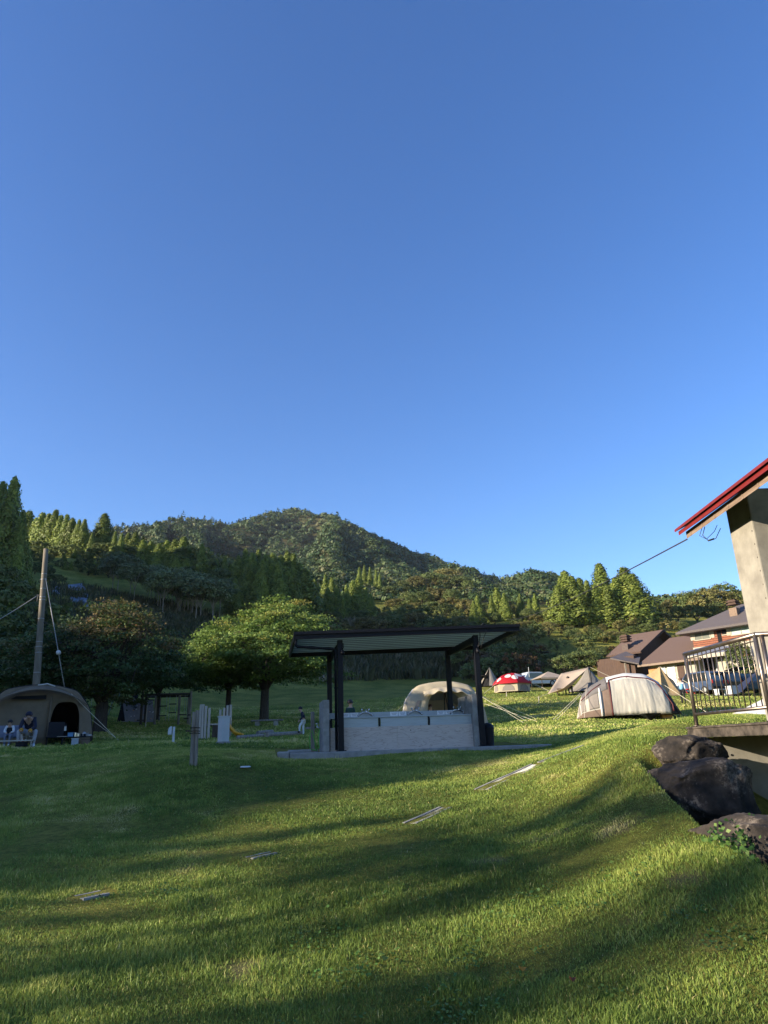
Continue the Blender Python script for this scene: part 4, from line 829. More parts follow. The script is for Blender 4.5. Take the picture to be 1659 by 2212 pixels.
def red_building():
    o = (5.4, 10.0, DZ); t = thing('red_roofed_building', 'pale concrete pillar carrying a red tiled roof with a wooden soffit edge', 'building', o)
    b = W(o); b.box((5.77, 10.36, (DZ + 5.05) / 2 + .002), (.74, .70, 5.05 - DZ)); b.build('pillar', M['pale_concrete'], t, bevel=.02)
    b = W(o)
    for i in range(14):
        b.tube([(5.398, 10.05 + .09 * (i * 7 % 7), 2.2 + .2 * i), (5.408, 10.05 + .09 * (i * 7 % 7), 2.2 + .2 * i)], .012, 8)
    b.build('form_hole', M['stained_concrete'], t)
    ex, ez, sl, y0, y1 = 4.90, 4.82, .63, 3.5, 11.5      # eave line, height, slope, near and far verge
    P = lambda x, y, dz=0.0: Vector((x, y, ez + (x - ex) * sl + dz))
    n = 10; b = W(o)
    for i in range(n):
        xa = ex - .02 + i * .27; xb = xa + .30
        b.prism([P(xa, y0, .025), P(xb, y0, -.01), P(xb, y0, .012), P(xa, y0, .070)], (0, y1 - y0 + .04 * (i % 2), 0))
    b.build('roof_tiles', M['red_tile'], t)
    b = W(o); b.prism([P(ex + .02, y0, -.07), P(ex + .02, y0, -.005), P(ex + .06, y0, -.005), P(ex + .06, y0, -.07)], (0, y1 - y0 - .05, 0)); b.build('fascia', M['red_trim'], t)
    b = W(o); b.prism([P(ex + .062, y1 - .08, -.07), P(ex + 2.4, y1 - .08, -.07), P(ex + 2.4, y1 - .08, -.005), P(ex + .062, y1 - .08, -.005)], (0, .04, 0)); b.build('verge_board', M['red_trim'], t)
    b = W(o); b.prism([P(ex + .10, y0, -.21), P(ex + .10, y0, -.09), P(ex + .16, y0, -.09), P(ex + .16, y0, -.21)], (0, y1 - y0 - .15, 0))
    b.build('soffit_board', M['soffit_wood'], t)
    for k in range(8):
        b = W(o); y = y1 - .35 - k * .45; b.prism([P(ex + .095, y, -.205), P(ex + .095, y, -.10), P(ex + .10, y, -.10), P(ex + .10, y, -.205)], (0, .04, 0)); b.build('joint_strip', M['soffit_wood'], t)
    b = W(o); b.prism([P(ex + .165, y0 + .1, -.16), P(ex + 3.2, y0 + .1, -.16), P(ex + 3.2, y0 + .1, -.10), P(ex + .165, y0 + .1, -.10)], (0, y1 - y0 - .4, 0)); b.build('roof_underside', M['dark_wood'], t)
    b = W(o); b.beam((6.1, 10.2, 5.02), (8.0, 10.2, 5.02), .2, .24); b.build('roof_beam', M['dark_wood'], t)
    b = W(o); p = P(5.12, 10.9, -.22)
    b.tube([p, p + Vector((-.06, 0, -.14)), p + Vector((.02, 0, -.24)), p + Vector((.14, 0, -.20)), p + Vector((.22, -.05, -.05))], .006, 6); b.tube([p + Vector((-.05, 0, -.02)), p + Vector((-.1, .02, -.14)), p + Vector((.0, .02, -.20)), p + Vector((.14, 0, -.08)), p + Vector((.2, 0, .02))], .005, 6)
    b.tube([p + Vector((.01, 0, -.232)), p + Vector((.11, 0, -.205))], .014, 7); b.build('loose_cable', M['dark_cable'], t, smooth=True)
red_building()
def wire(name, label, pts, r, mat=None, cat='cable'):
    o = Vector(pts[0]); b = W(o); b.tube(pts, r, 6); q = b.build(name, mat or M['cable'], None, loc=o, smooth=True); setp(q, label, cat); return q
def sag(p, q, s, n=14): return [p.lerp(q, i / n) - Vector((0, 0, s * 4 * (i / n) * (1 - i / n))) for i in range(n + 1)]
_pe = at(1484, 1165, 11.4); _pf = at(1090, 1337, 74)
wire('overhead_cable', 'thin overhead cable sagging from the red roof eave across the tall cedars', sag(_pe, _pf, .45, 24), .012, M['dark_cable'])

def rock(label, c, r, seed, rz=0, flat=.75):
    b = bmesh.new(); bmesh.ops.create_icosphere(b, subdivisions=5, radius=1); rng = np.random.default_rng(seed)
    dirs = [Vector(unit(rng.normal(0, 1, 3))) for _ in range(16)]; ds = rng.uniform(.86, 1.12, 16)
    from mathutils import noise
    for v in b.verts:
        n = v.co.normalized(); p = Vector([(1 if q > 0 else -1) * abs(q) ** .62 for q in n]); p = p * (1.0 / max(.001, max(abs(q) for q in p))) * (.55 + .45 * max(abs(q) for q in n) ** .5)
        for d, k in zip(dirs, ds):
            q = p.dot(d)
            if q > k: p = p - d * (q - k) * flat
        s = 1 + .11 * noise.noise(n * 1.9 + Vector((seed, 0, 0))) + .06 * noise.noise(n * 5 + Vector((0, seed, 0))) + .03 * noise.noise(n * 14) + .012 * noise.noise(n * 40)
        p = p * s; v.co = Vector((p.x * r[0], p.y * r[1], p.z * r[2]))
    me = bpy.data.meshes.new('rock'); b.to_mesh(me); b.free(); me.materials.append(M['rock']); me.polygons.foreach_set('use_smooth', [True] * len(me.polygons))
    o = bpy.data.objects.new('rock', me); COL.objects.link(o); o.location = c; o.rotation_euler = (0, 0, rz); setp(o, label, 'rock'); return o
rock('largest brown boulder on the grass bank beside the wall under the deck', at(1520, 1712, 8.75), (.53, .50, .36), 3, -.05)
rock('smaller dark boulder directly below the corner of the deck slab', at(1484, 1626, 9.8), (.38, .4, .21), 8, .4)
rock('black ivy-grown boulder at the lower right edge of the picture', at(1668, 1888, 6.9), (.44, .60, .46), 12, .5)
rock('low dark boulder wedged between the wall foot and the ivy-grown rock', (4.3, 8.2, .30), (.62, .6, .42), 21, 1.1)
def ivy():
    rng = np.random.default_rng(4); P = []; N = []
    for (u, v, Y) in [(1590, 1795, 6.75), (1600, 1815, 6.5), (1592, 1832, 6.35), (1604, 1850, 6.25), (1612, 1868, 6.2), (1572, 1790, 6.8), (1588, 1870, 6.15), (1640, 1822, 6.6), (1650, 1832, 6.6), (1560, 1812, 6.45), (1545, 1806, 6.5), (1612, 1895, 6.05), (1630, 1893, 6.1), (1620, 1775, 7.0), (1605, 1805, 6.5), (1598, 1842, 6.3)]:
        c = at(u, v, Y); k = 22; q = rng.normal(0, 1, (k, 3)) * [.05, .05, .04]; P.append(np.array(c) + q); N.append(np.tile([-.2, -.8, .5], (k, 1)))
    P, N = np.concatenate(P), np.concatenate(N); V, Fc = leaf_quads(P, N, .042, rng, .75, .5)
    c0 = Vector(P.mean(0)); t = thing('ivy_plant', 'green ivy trailing over the black boulder at the lower right', 'plant', c0)
    np_obj('leaves', V - np.array(c0), Fc, M['ivy_leaf'], t, np.repeat(rng.random(len(P)), 4))
    b = W(c0); b.tube([at(1618, 1772, 7.0), at(1600, 1805, 6.55), at(1595, 1832, 6.36), at(1606, 1855, 6.25), at(1600, 1880, 6.12)], .006, 5); b.tube([at(1600, 1805, 6.55), at(1570, 1808, 6.5), at(1545, 1806, 6.5)], .005, 5); b.build('stem', M['bark'], t)
ivy()

# ------------------------------------------------------------------ drain, lid, stakes
NO_GRASS = [lambda X, Y: (lambda p: (p[0] > -1.45) & (p[0] < 4.95) & (p[1] > -.14 - .03 * p[0]) & (p[1] < 3.35))(sh_inv(X, Y)),
            lambda X, Y: (X > 4.3) & (Y > 7.6) & (Y < 10.8)]
def seg_mask(p, q, wd):
    d = Vector((q.x - p.x, q.y - p.y)); L2 = d.length_squared
    def f(X, Y):
        t = np.clip(((X - p.x) * d.x + (Y - p.y) * d.y) / L2, 0, 1); return (X - p.x - t * d.x) ** 2 + (Y - p.y - t * d.y) ** 2 < wd * wd
    return f
def drain(label, p, q, wd=.13, mask=.6):
    p, q = hit(*p), hit(*q); t = thing('drain_grate', label, 'drain', p); d = (q - p); L_ = d.length; dn = d / L_; s = dn.cross(Vector((0, 0, 1))).normalized()
    up = Vector((0, 0, -.006))
    n = max(2, int(L_ / .5)); pts = [on(p.x + d.x * i / n, p.y + d.y * i / n) for i in range(n + 1)]
    b = W(p)
    for a_, c_ in zip(pts[:-1], pts[1:]):
        for k in (-1, 1): b.beam(a_ + s * wd * k + up, c_ + s * wd * k + up, .04, .03)
    b.build('frame', M['worn_concrete'], t)
    b = W(p); m_ = int(L_ / .035)
    for i in range(m_):
        c = p.lerp(q, (i + .5) / m_); k = min(n - 1, int((i + .5) / m_ * n)); f = (i + .5) / m_ * n - k; c = pts[k].lerp(pts[k + 1], f)
        b.beam(c - s * wd * .92 + up, c + s * wd * .92 + up, .021, .010)
    for k in (-.5, 0, .5):
        for a_, c_ in zip(pts[:-1], pts[1:]): b.beam(a_ + s * wd * k + up * .9, c_ + s * wd * k + up * .9, .006, .008)
    b.build('grating', M['grate_steel'], t); NO_GRASS.append(seg_mask(p, q, wd * mask))
drain('long steel drain grate climbing the lawn below the right end of the shelter slab', (1038, 1706), (1160, 1651), .115, 1.15)
drain('drain grate section half sunk in grass below the long one', (884, 1779), (962, 1744), .09, 1.0)
drain('thin sliver of drain grate in the middle of the lawn', (538, 1854), (590, 1842), .06, .7)
drain('short pale drain grate section in the left foreground grass', (170, 1940), (226, 1928), .10, 1.1)
drain('narrow concrete drain edge at the brow of the grass bank', (1168, 1647), (1266, 1610), .06, 1.0)
def lid():
    p = hit(530, 1661); t = thing('lid', 'small white plastic lid lying in the lawn left of the slab', 'lid', p); b = W(p); b.tube([p + Vector((0, 0, .03)), p + Vector((0, 0, .05))], [.10, .09], 18); b.build('cover', M['white_paint'], t)
    b = W(p)
    for k in range(5): b.box(p + Vector((-.06 + .03 * k, 0, .052)), (.008, .12, .004))
    b.build('rib_line', M['grey_paint'], t); NO_GRASS.append(lambda X, Y: (X - p.x) ** 2 + (Y - p.y) ** 2 < .02)
lid()
def stake():
    p = hit(417, 1655); t = thing('wooden_stake', 'pair of weathered wooden stakes tied together on the lawn left of the shelter', 'stake', p)
    for dx, dy, h, tl in ((-.035, 0, .97, .01), (.035, .03, 1.0, -.01)):
        b = W(p); b.tube([p + Vector((dx, dy, -.1)), p + Vector((dx + tl, dy, h))], .037, 9); b.build('pole', M['old_wood'], t, smooth=False)
    b = W(p)
    for z in (.58, .62, .68): b.tube([p + Vector((-.085, -.03, z)), p + Vector((0, -.05, z + .01)), p + Vector((.085, 0, z))], .010, 6); b.tube([p + Vector((-.085, -.03, z)), p + Vector((-.04, .05, z)), p + Vector((.085, .06, z))], .010, 6)
    b.box(p + Vector((-.13, 0, .63)), (.08, .03, .03)); b.box(p + Vector((-.12, 0, .92)), (.05, .03, .03)); b.build('tie', M['dark_wood'], t)
stake()
def leaf_(label, u, v, sz, mat):
    p = hit(u, v) + Vector((0, 0, .05)); b = W(p); n = 9
    V = [p + Vector((sz * cos(a) * (1 if abs(cos(a)) < .9 else 1.25), sz * .55 * sin(a), .012 * cos(2 * a))) for a in [2 * pi * i / n for i in range(n)]]
    b.prism(V, (0, 0, .002)); q = b.build('fallen_leaf', mat, None, loc=p, smooth=False); q.rotation_euler = (.5, .3, .6); setp(q, label, 'leaf')
leaf_('bright orange fallen leaf in the sunlit grass at the lower right', 1129, 2111, .026, M['orange_leaf'])
leaf_('reddish fallen leaf beside longer grass, right of the bright orange one', 1238, 2135, .022, solid('red_leaf_dry', (.20, .06, .03)))
leaf_('broad yellow-green leaf in the foreground grass', 830, 2086, .03, M['ivy_leaf'] if False else solid('yellow_green', (.2, .22, .04)))

# ------------------------------------------------------------------ lodge
LA = Vector((cos(radians(50)), -sin(radians(50)), 0)); LB = Vector((sin(radians(50)), cos(radians(50)), 0))
def lodge():
    E = at(1383.6, 1406.8, 78); Em = at(1377, 1437, 74); Er = at(1459, 1367, 72)
    base = Vector((Em.x, Em.y, gz(Em.x, Em.y) - .3)); t = thing('lodge', 'wooden lodge with brown stepped roofs, chimneys and red log upper storey', 'building', base)
    LR = atan2(LA.y, LA.x)
    def slab(pts, th, mat, name):
        b = W(base); n = (pts[1] - pts[0]).cross(pts[3] - pts[0]).normalized()
        if n.z < 0: n = -n
        b.prism(pts, n * -th); return b.build(name, mat, t)
    def gable(C, L_, D, rise, over, wallm, roofm, wall_h, gmat):
        """C: eave corner at the near-right end; ridge along LA"""
        up = Vector((0, 0, rise)); r0 = C + LB * D + up
        roof = slab([C, r0, r0 - LA * L_, C - LA * L_], .16, roofm, 'roof')
        c2 = C + LB * 2 * D; slab([c2, c2 - LA * L_, r0 - LA * L_ + Vector((0, 0, .003)), r0 + Vector((0, 0, .003))], .16, roofm, 'roof')
        b = W(base); f = over; k = rise / D
        p1 = C + LB * f - LA * f; p2 = C + LB * (2 * D - f) - LA * f; pr = C + LB * D - LA * f
        z0 = base.z; w_ = lambda p, z: Vector((p.x, p.y, z))
        b.prism([w_(p1, z0), w_(p2, z0), w_(p2, C.z + f * k - .2), w_(pr, C.z + rise - .22), w_(p1, C.z + f * k - .2)], -LA * (L_ - 2 * f)); b.build('wall', wallm, t)
        b = W(base)
        for e in (C, c2): b.beam(e + Vector((0, 0, -.1)) + LA * .03, r0 + Vector((0, 0, -.1)) + LA * .03, .06, .26)
        b.build('bargeboard', gmat, t)
        b = W(base); b.beam(C + Vector((0, 0, -.1)), C - LA * L_ + Vector((0, 0, -.1)), .08, .2); b.build('eave_board', gmat, t)
        return r0
    r0 = gable(E, 4.3, 5.4, 2.75, .9, M['brown_wall'], M['brown_roof'], 4, M['brown_wall'])
    # chimney on the left roof
    def chimney(c, w_, h, mat, caps):
        b = W(base); b.box(c + Vector((0, 0, h / 2 - .6)), (w_, w_, h + .6), LR); q = b.build('chimney', mat, t)
        b = W(base)
        for k in range(caps): b.box(c + Vector((0, 0, h + .06 + k * .26)), (w_ * 1.25, w_ * 1.25, .12), LR); b.box(c + Vector((0, 0, h + .16 + k * .26)), (w_ * .9, w_ * .9, .16), LR)
        b.build('chimney_cap', M['brown_wall'], q)
    pc = E - LA * 2.4 + LB * 1.3; chimney(Vector((pc.x, pc.y, E.z + .66)), .78, .75, solid('chimney_brick', (.10, .075, .065), .85, var=.2), 3)
    # middle wing
    gable(Em + LA * 6.6, 6.6, 7.2, 3.25, .9, M['cream_wall'], M['brown_roof'], 2.5, M['soffit_wood'])
    b = W(base)
    for i, (s, w_, mat) in enumerate(((.5, .9, 'orange_timber'), (1.5, .8, 'white_paint'), (2.5, .8, 'white_paint'), (3.5, .7, 'brown_wall'))):
        p = Em + LA * (s + .6) + LB * .87; b2 = W(base); b2.box(Vector((p.x, p.y, Em.z - 1.35)), (w_, .06, 2.0), LR); b2.build('wall_panel', M[mat], t)
    # lean-to roof left of the middle wing
    L0 = at(1318, 1421, 76); c = [L0, at(1380, 1433, 73.5), at(1383, 1420, 75.5), at(1352, 1407, 78), ]
    slab([c[0], c[1], c[2], c[3]], .14, M['grey_roof'], 'porch_roof')
    b = W(base); p = at(1350, 1432, 75.5); b.beam(Vector((p.x, p.y, base.z)), Vector((p.x, p.y, p.z)), .16, .16); b.build('porch_post', M['old_wood'], t)
    p = at(1338, 1440, 77.5); b = W(base); b.box(Vector((p.x, p.y, (base.z + p.z) / 2 + .6)), (4.6, 1.5, p.z - base.z + .6), LR); b.build('porch_wall', M['brown_wall'], t)
    # right block with a hipped roof, two storeys
    L_, D, ov = 15.0, 4.6, 1.1
    e0, e1, e2, e3 = Er, Er + LA * L_, Er + LA * L_ + LB * 2 * D, Er + LB * 2 * D
    ra = Er + LA * D * 1.05 + LB * D + Vector((0, 0, 2.5)); rb = Er + LA * (L_ - D) + LB * D + Vector((0, 0, 2.5))
    b = W(base); b.add([e0, e1, e2, e3, ra, rb] + [q - Vector((0, 0, .2)) for q in (e0, e1, e2, e3)], [(0, 1, 5, 4), (2, 3, 4, 5), (3, 0, 4), (1, 2, 5), (9, 8, 7, 6), (0, 6, 7, 1), (1, 7, 8, 2), (2, 8, 9, 3), (3, 9, 6, 0)]); b.build('roof', M['grey_roof'], t)
    pc = Er + LA * 5.2 + LB * 2.3; chimney(Vector((pc.x, pc.y, Er.z + 2.5 * 2.3 / D)), .75, .9, solid('chimney_stone', (.20, .14, .10), .85, var=.2), 2)
    o_ = Er + LA * ov + LB * ov; zt = Er.z - .2; zm = base.z + 3.3
    F_ = lambda s, d, z: Vector((o_.x + LA.x * s + LB.x * d, o_.y + LA.y * s + LB.y * d, z))
    b = W(base); b.prism([F_(0, 0, zm), F_(13, 0, zm), F_(13, 6.5, zm), F_(0, 6.5, zm)], (0, 0, zt - zm)); b.build('upper_wall', M['log_wall'], t)
    b = W(base); b.prism([F_(0.05, .05, base.z), F_(13, .05, base.z), F_(13, 6.5, base.z), F_(0.05, 6.5, base.z)], (0, 0, zm - base.z - .002)); b.build('lower_wall', M['brown_wall'], t)
    b = W(base); b.prism([F_(-.05, -.10, zm - .5), F_(13, -.10, zm - .5), F_(13, -.001, zm - .5), F_(-.05, -.001, zm - .5)], (0, 0, .55)); b.build('floor_band', M['cream_wall'], t)
    for s, w_, mat in ((1.05, 1.55, 'glass'), (4.9, 1.9, 'glass_teal'), (8.2, 2.0, 'glass_teal')):
        b = W(base); zc = zm + 1.35; h = 1.15
        for k in (-1, 1): b.prism([F_(s + k * (w_ / 2 + .04) - .05, -.06, zc - h / 2 - .08), F_(s + k * (w_ / 2 + .04) + .05, -.06, zc - h / 2 - .08), F_(s + k * (w_ / 2 + .04) + .05, .0, zc - h / 2 - .08), F_(s + k * (w_ / 2 + .04) - .05, 0, zc - h / 2 - .08)], (0, 0, h + .16))
        for z in (zc - h / 2 - .05, zc + h / 2 + .05): b.beam(F_(s - w_ / 2, -.03, z), F_(s + w_ / 2, -.03, z), .06, .08)
        b.beam(F_(s, -.035, zc - h / 2), F_(s, -.035, zc + h / 2), .05, .05)
        fr = b.build('window', M['cream_wall'], t)
        b = W(base); b.prism([F_(s - w_ / 2, -.02, zc - h / 2), F_(s + w_ / 2, -.02, zc - h / 2), F_(s + w_ / 2, -.012, zc - h / 2), F_(s - w_ / 2, -.012, zc - h / 2)], (0, 0, h)); b.build('pane', M[mat], fr)
        for k in (-1, 1):
            b = W(base); x = s + k * (w_ / 2 + .28); b.prism([F_(x - .16, -.05, zc - h / 2), F_(x + .16, -.05, zc - h / 2), F_(x + .16, -.002, zc - h / 2), F_(x - .16, -.002, zc - h / 2)], (0, 0, h)); b.build('shutter', M['cream_wall'], t)
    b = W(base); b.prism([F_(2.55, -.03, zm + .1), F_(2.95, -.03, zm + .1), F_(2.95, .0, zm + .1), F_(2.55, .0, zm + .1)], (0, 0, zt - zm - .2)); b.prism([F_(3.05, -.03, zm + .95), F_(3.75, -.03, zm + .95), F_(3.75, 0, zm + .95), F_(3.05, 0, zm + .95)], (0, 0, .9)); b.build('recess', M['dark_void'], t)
    b = W(base); b.prism([F_(3.0, -.06, zm + .85), F_(3.8, -.06, zm + .85), F_(3.8, 0, zm + .85), F_(3.0, 0, zm + .85)], (0, 0, .08)); b.build('window_sill', M['cream_wall'], t)
    # ground floor: openings, pale pillars, log pier, awning
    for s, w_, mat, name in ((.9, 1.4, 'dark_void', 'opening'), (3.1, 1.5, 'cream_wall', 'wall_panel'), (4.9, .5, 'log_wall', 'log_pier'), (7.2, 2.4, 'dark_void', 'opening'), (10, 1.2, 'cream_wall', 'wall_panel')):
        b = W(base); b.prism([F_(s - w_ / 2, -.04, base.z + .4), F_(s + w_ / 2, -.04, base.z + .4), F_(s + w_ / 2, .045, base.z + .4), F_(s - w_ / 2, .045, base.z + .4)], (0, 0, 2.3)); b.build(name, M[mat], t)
    for s in (2.05, 4.4, 5.6, 8.8):
        b = W(base); b.beam(F_(s, -.12, base.z), F_(s, -.12, zm - .5), .22, .2); b.build('pillar', M['grey_paint'], t)
    b = W(base); b.prism([F_(.2, -2.3, zm - .95), F_(4.0, -2.3, zm - 1.05), F_(4.0, -.12, zm - .25), F_(.2, -.12, zm - .1)], (0, 0, .06)); b.build('awning', M['grey_cloth'], t)
    b = W(base); b.prism([F_(.2, -2.42, zm - 1.3), F_(4.2, -2.42, zm - 1.3), F_(4.2, -2.32, zm - 1.3), F_(.2, -2.32, zm - 1.3)], (0, 0, .34)); b.build('awning_valance', M['cream_wall'], t)
    b = W(base); b.prism([F_(2.6, -1.2, base.z + .3), F_(12, -1.2, base.z + .3), F_(12, -1.0, base.z + .3), F_(2.6, -1.0, base.z + .3)], (0, 0, 1.55)); b.build('terrace_wall', M['cream_wall'], t)
    return base, F_, zm
LODGE = lodge()
_p = at(1600, 1430, 66); BRD[2].put('fruit_tree', 'slim leafy tree with orange fruit growing in front of the lodge wall', 'tree', on(_p.x, _p.y), 4.4, .62, .4, None, M['broad_leaf'])

# ------------------------------------------------------------------ tents
def arch_pts(W_, H_, n=26, p=.62): 
    out = []
    for i in range(n + 1):
        a = pi * i / n; c, s_ = cos(a), sin(a); out.append((-W_ / 2 * (abs(c) ** p) * (1 if c > 0 else -1), H_ * (abs(s_) ** .82)))
    return out
def guy(t, o, p, q, r=.008): b = W(o); b.tube([p, q], r, 5); b.build('guy_line', M['rope'], t)
def arch_tent(label, p, rz, W_, H_, D, canvas, inner, door, poles, back=.78, lean=.18, guys=()):
    """tunnel-shaped tent with an open doorway; door: (x0, x1, height) in the front wall"""
    t = thing('tent', label, 'tent', p, rz); out = arch_pts(W_, H_); n = len(out) - 1
    def sec(u, v):
        i = u * n; k = min(n - 1, int(i)); f = i - k; x = out[k][0] * (1 - f) + out[k + 1][0] * f; z = out[k][1] * (1 - f) + out[k + 1][1] * f
        s_ = 1 - (1 - back) * max(0, v - .35) / .65 if v < .999 else back; s_ *= 1 - .02 * sin(v * 9)
        y = v * D + lean * (z / H_) * (1 - v) - .35 * (1 - (2 * u - 1) ** 2) * 0
        wr = 1 + .008 * sin(40 * u + 9 * v)
        return (x * s_ * wr, y, z * s_ * wr)
    b = MB(); b.grid(sec, 40, 12); b.build('shell', canvas, t, smooth=True, solid_=.012)
    b = MB(); e = [sec(i / 40, 1.0) for i in range(41)]; b.add(e, [tuple(range(41))]); b.build('rear_wall', inner, t)
    # front wall: ring between outline and doorway
    x0, x1, dh = door; m_ = 48; cx = (x0 + x1) / 2; hw = (x1 - x0) / 2
    dpt = []
    for i in range(m_ + 1):
        a = pi * i / m_; c, s_ = cos(a), sin(a); dpt.append((cx - hw * (abs(c) ** .55) * (1 if c > 0 else -1), dh * abs(s_) ** .55))
    def front(u, v):
        o_ = sec(u, 0); k = min(m_, int(round(u * m_))); d = dpt[k]; x = o_[0] * (1 - v) + d[0] * v; z = o_[2] * (1 - v) + d[1] * v
        return (x, lean * z / H_ - .05 * v + .02 * sin(9 * x + 5 * z) * v * (1 - v) * 4, z)
    b = MB(); b.grid(front, m_, 5); b.build('front_wall', canvas, t, smooth=True, solid_=.01)
    b = MB(); b.prism([(-W_ / 2 * .8, .25, .02), (W_ / 2 * .8, .25, .02), (W_ / 2 * .7, D - .1, .02), (-W_ / 2 * .7, D - .1, .02)], (0, 0, .02)); b.build('ground_sheet', inner, t)
    for v in poles:
        b = MB(); b.tube([tuple(Vector(sec(i / 30, v)) * 1.012) for i in range(31)], .022, 6); b.build('pole', M['black_fabric'], t, smooth=True)
    for (p_, q_) in guys:
        b = MB(); b.tube([p_, q_], .007, 5); b.build('guy_line', M['rope'], t)
    return t, sec
# brown dome tent at the left, with a porch roof over the front
_p = spot(74, 1611, 25.4)
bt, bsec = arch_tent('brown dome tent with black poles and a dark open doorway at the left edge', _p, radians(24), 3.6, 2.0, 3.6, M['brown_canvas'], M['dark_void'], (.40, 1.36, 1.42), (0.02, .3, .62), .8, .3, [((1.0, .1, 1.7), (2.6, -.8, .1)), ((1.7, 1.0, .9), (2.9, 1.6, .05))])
b = MB(); b.tube([(.36, -.06, .02), (.37, .04, 1.0), (.38, .16, 1.62)], .03, 8); b.build('door_flap', M['brown_canvas'], bt, smooth=True)
b = MB(); b.grid(lambda u, v: ((-1.55 + 3.1 * u), -.34 * (1 - v) + .14, 1.30 + .52 * sin(pi * u) ** .8 + .14 * v * sin(pi * u)), 20, 4); b.build('porch_flap', M['brown_canvas'], bt, smooth=True, solid_=.012)
b = MB(); b.prism([(-.9, .02, 1.52), (.2, .04, 1.52), (.2, .09, 1.66), (-.75, .07, 1.62)], (0, .02, 0)); b.build('window', M['dark_void'], bt)
b = MB(); b.tube([(-.1, -.1, 1.98), (.2, -.16, 2.02), (.45, -.12, 1.94)], .022, 6); b.build('strap', M['white_fabric'], bt, smooth=True)
# cream dome tent behind the sinks
_p = spot(962, 1561, 36.5)
ct, csec = arch_tent('cream tunnel tent with a warm-lined open doorway, seen behind the steel sinks', _p, radians(2), 4.2, (at(962, 1476, 37.2).z - _p.z) * 1.03, 3.6, M['cream_canvas'], M['warm_canvas'], (-.85, .95, 1.75), (), .7, .55, [((-1.7, .4, 1.5), (-3.3, -.6, .05)), ((1.8, .4, 1.6), (4.2, -.5, .05)), ((1.9, .3, 1.2), (4.6, -1.6, 0)), ((2.0, 1.0, 1.6), (5.2, .6, .1)), ((1.6, .2, 1.7), (3.6, -2.0, 0))])
for uu in (.07, .16):
    b = MB(); b.tube([tuple(Vector(csec(uu + .05 * k, .02 + .05 * k)) * 1.012) for k in range(8)], .04, 7); b.build('sleeve', M['white_fabric'], ct, smooth=True)
b = MB(); b.prism([(-1.75, .06, .55), (-1.5, .08, .55), (-1.12, .32, 1.4), (-1.28, .30, 1.4)], (-.01, -.05, .0)); b.build('window', M['mesh_net'], ct)
b = MB(); b.grid(lambda u, v: (-1.0 + 2.3 * u, -.75 * v + .42 - .1, 1.83 + .22 * sin(pi * u) - .28 * v + .05 * sin(25 * u) * v), 30, 5); b.build('awning', M['cream_canvas'], ct, smooth=True, solid_=.012)
b = MB(); b.tube([(.12, 1.2, 0), (.16, 1.25, 1.9)], .03, 7); b.tube([(.5, 1.6, 0), (.2, 1.3, 1.9)], .03, 7); b.build('inner_pole', M['bark'], ct, smooth=True)

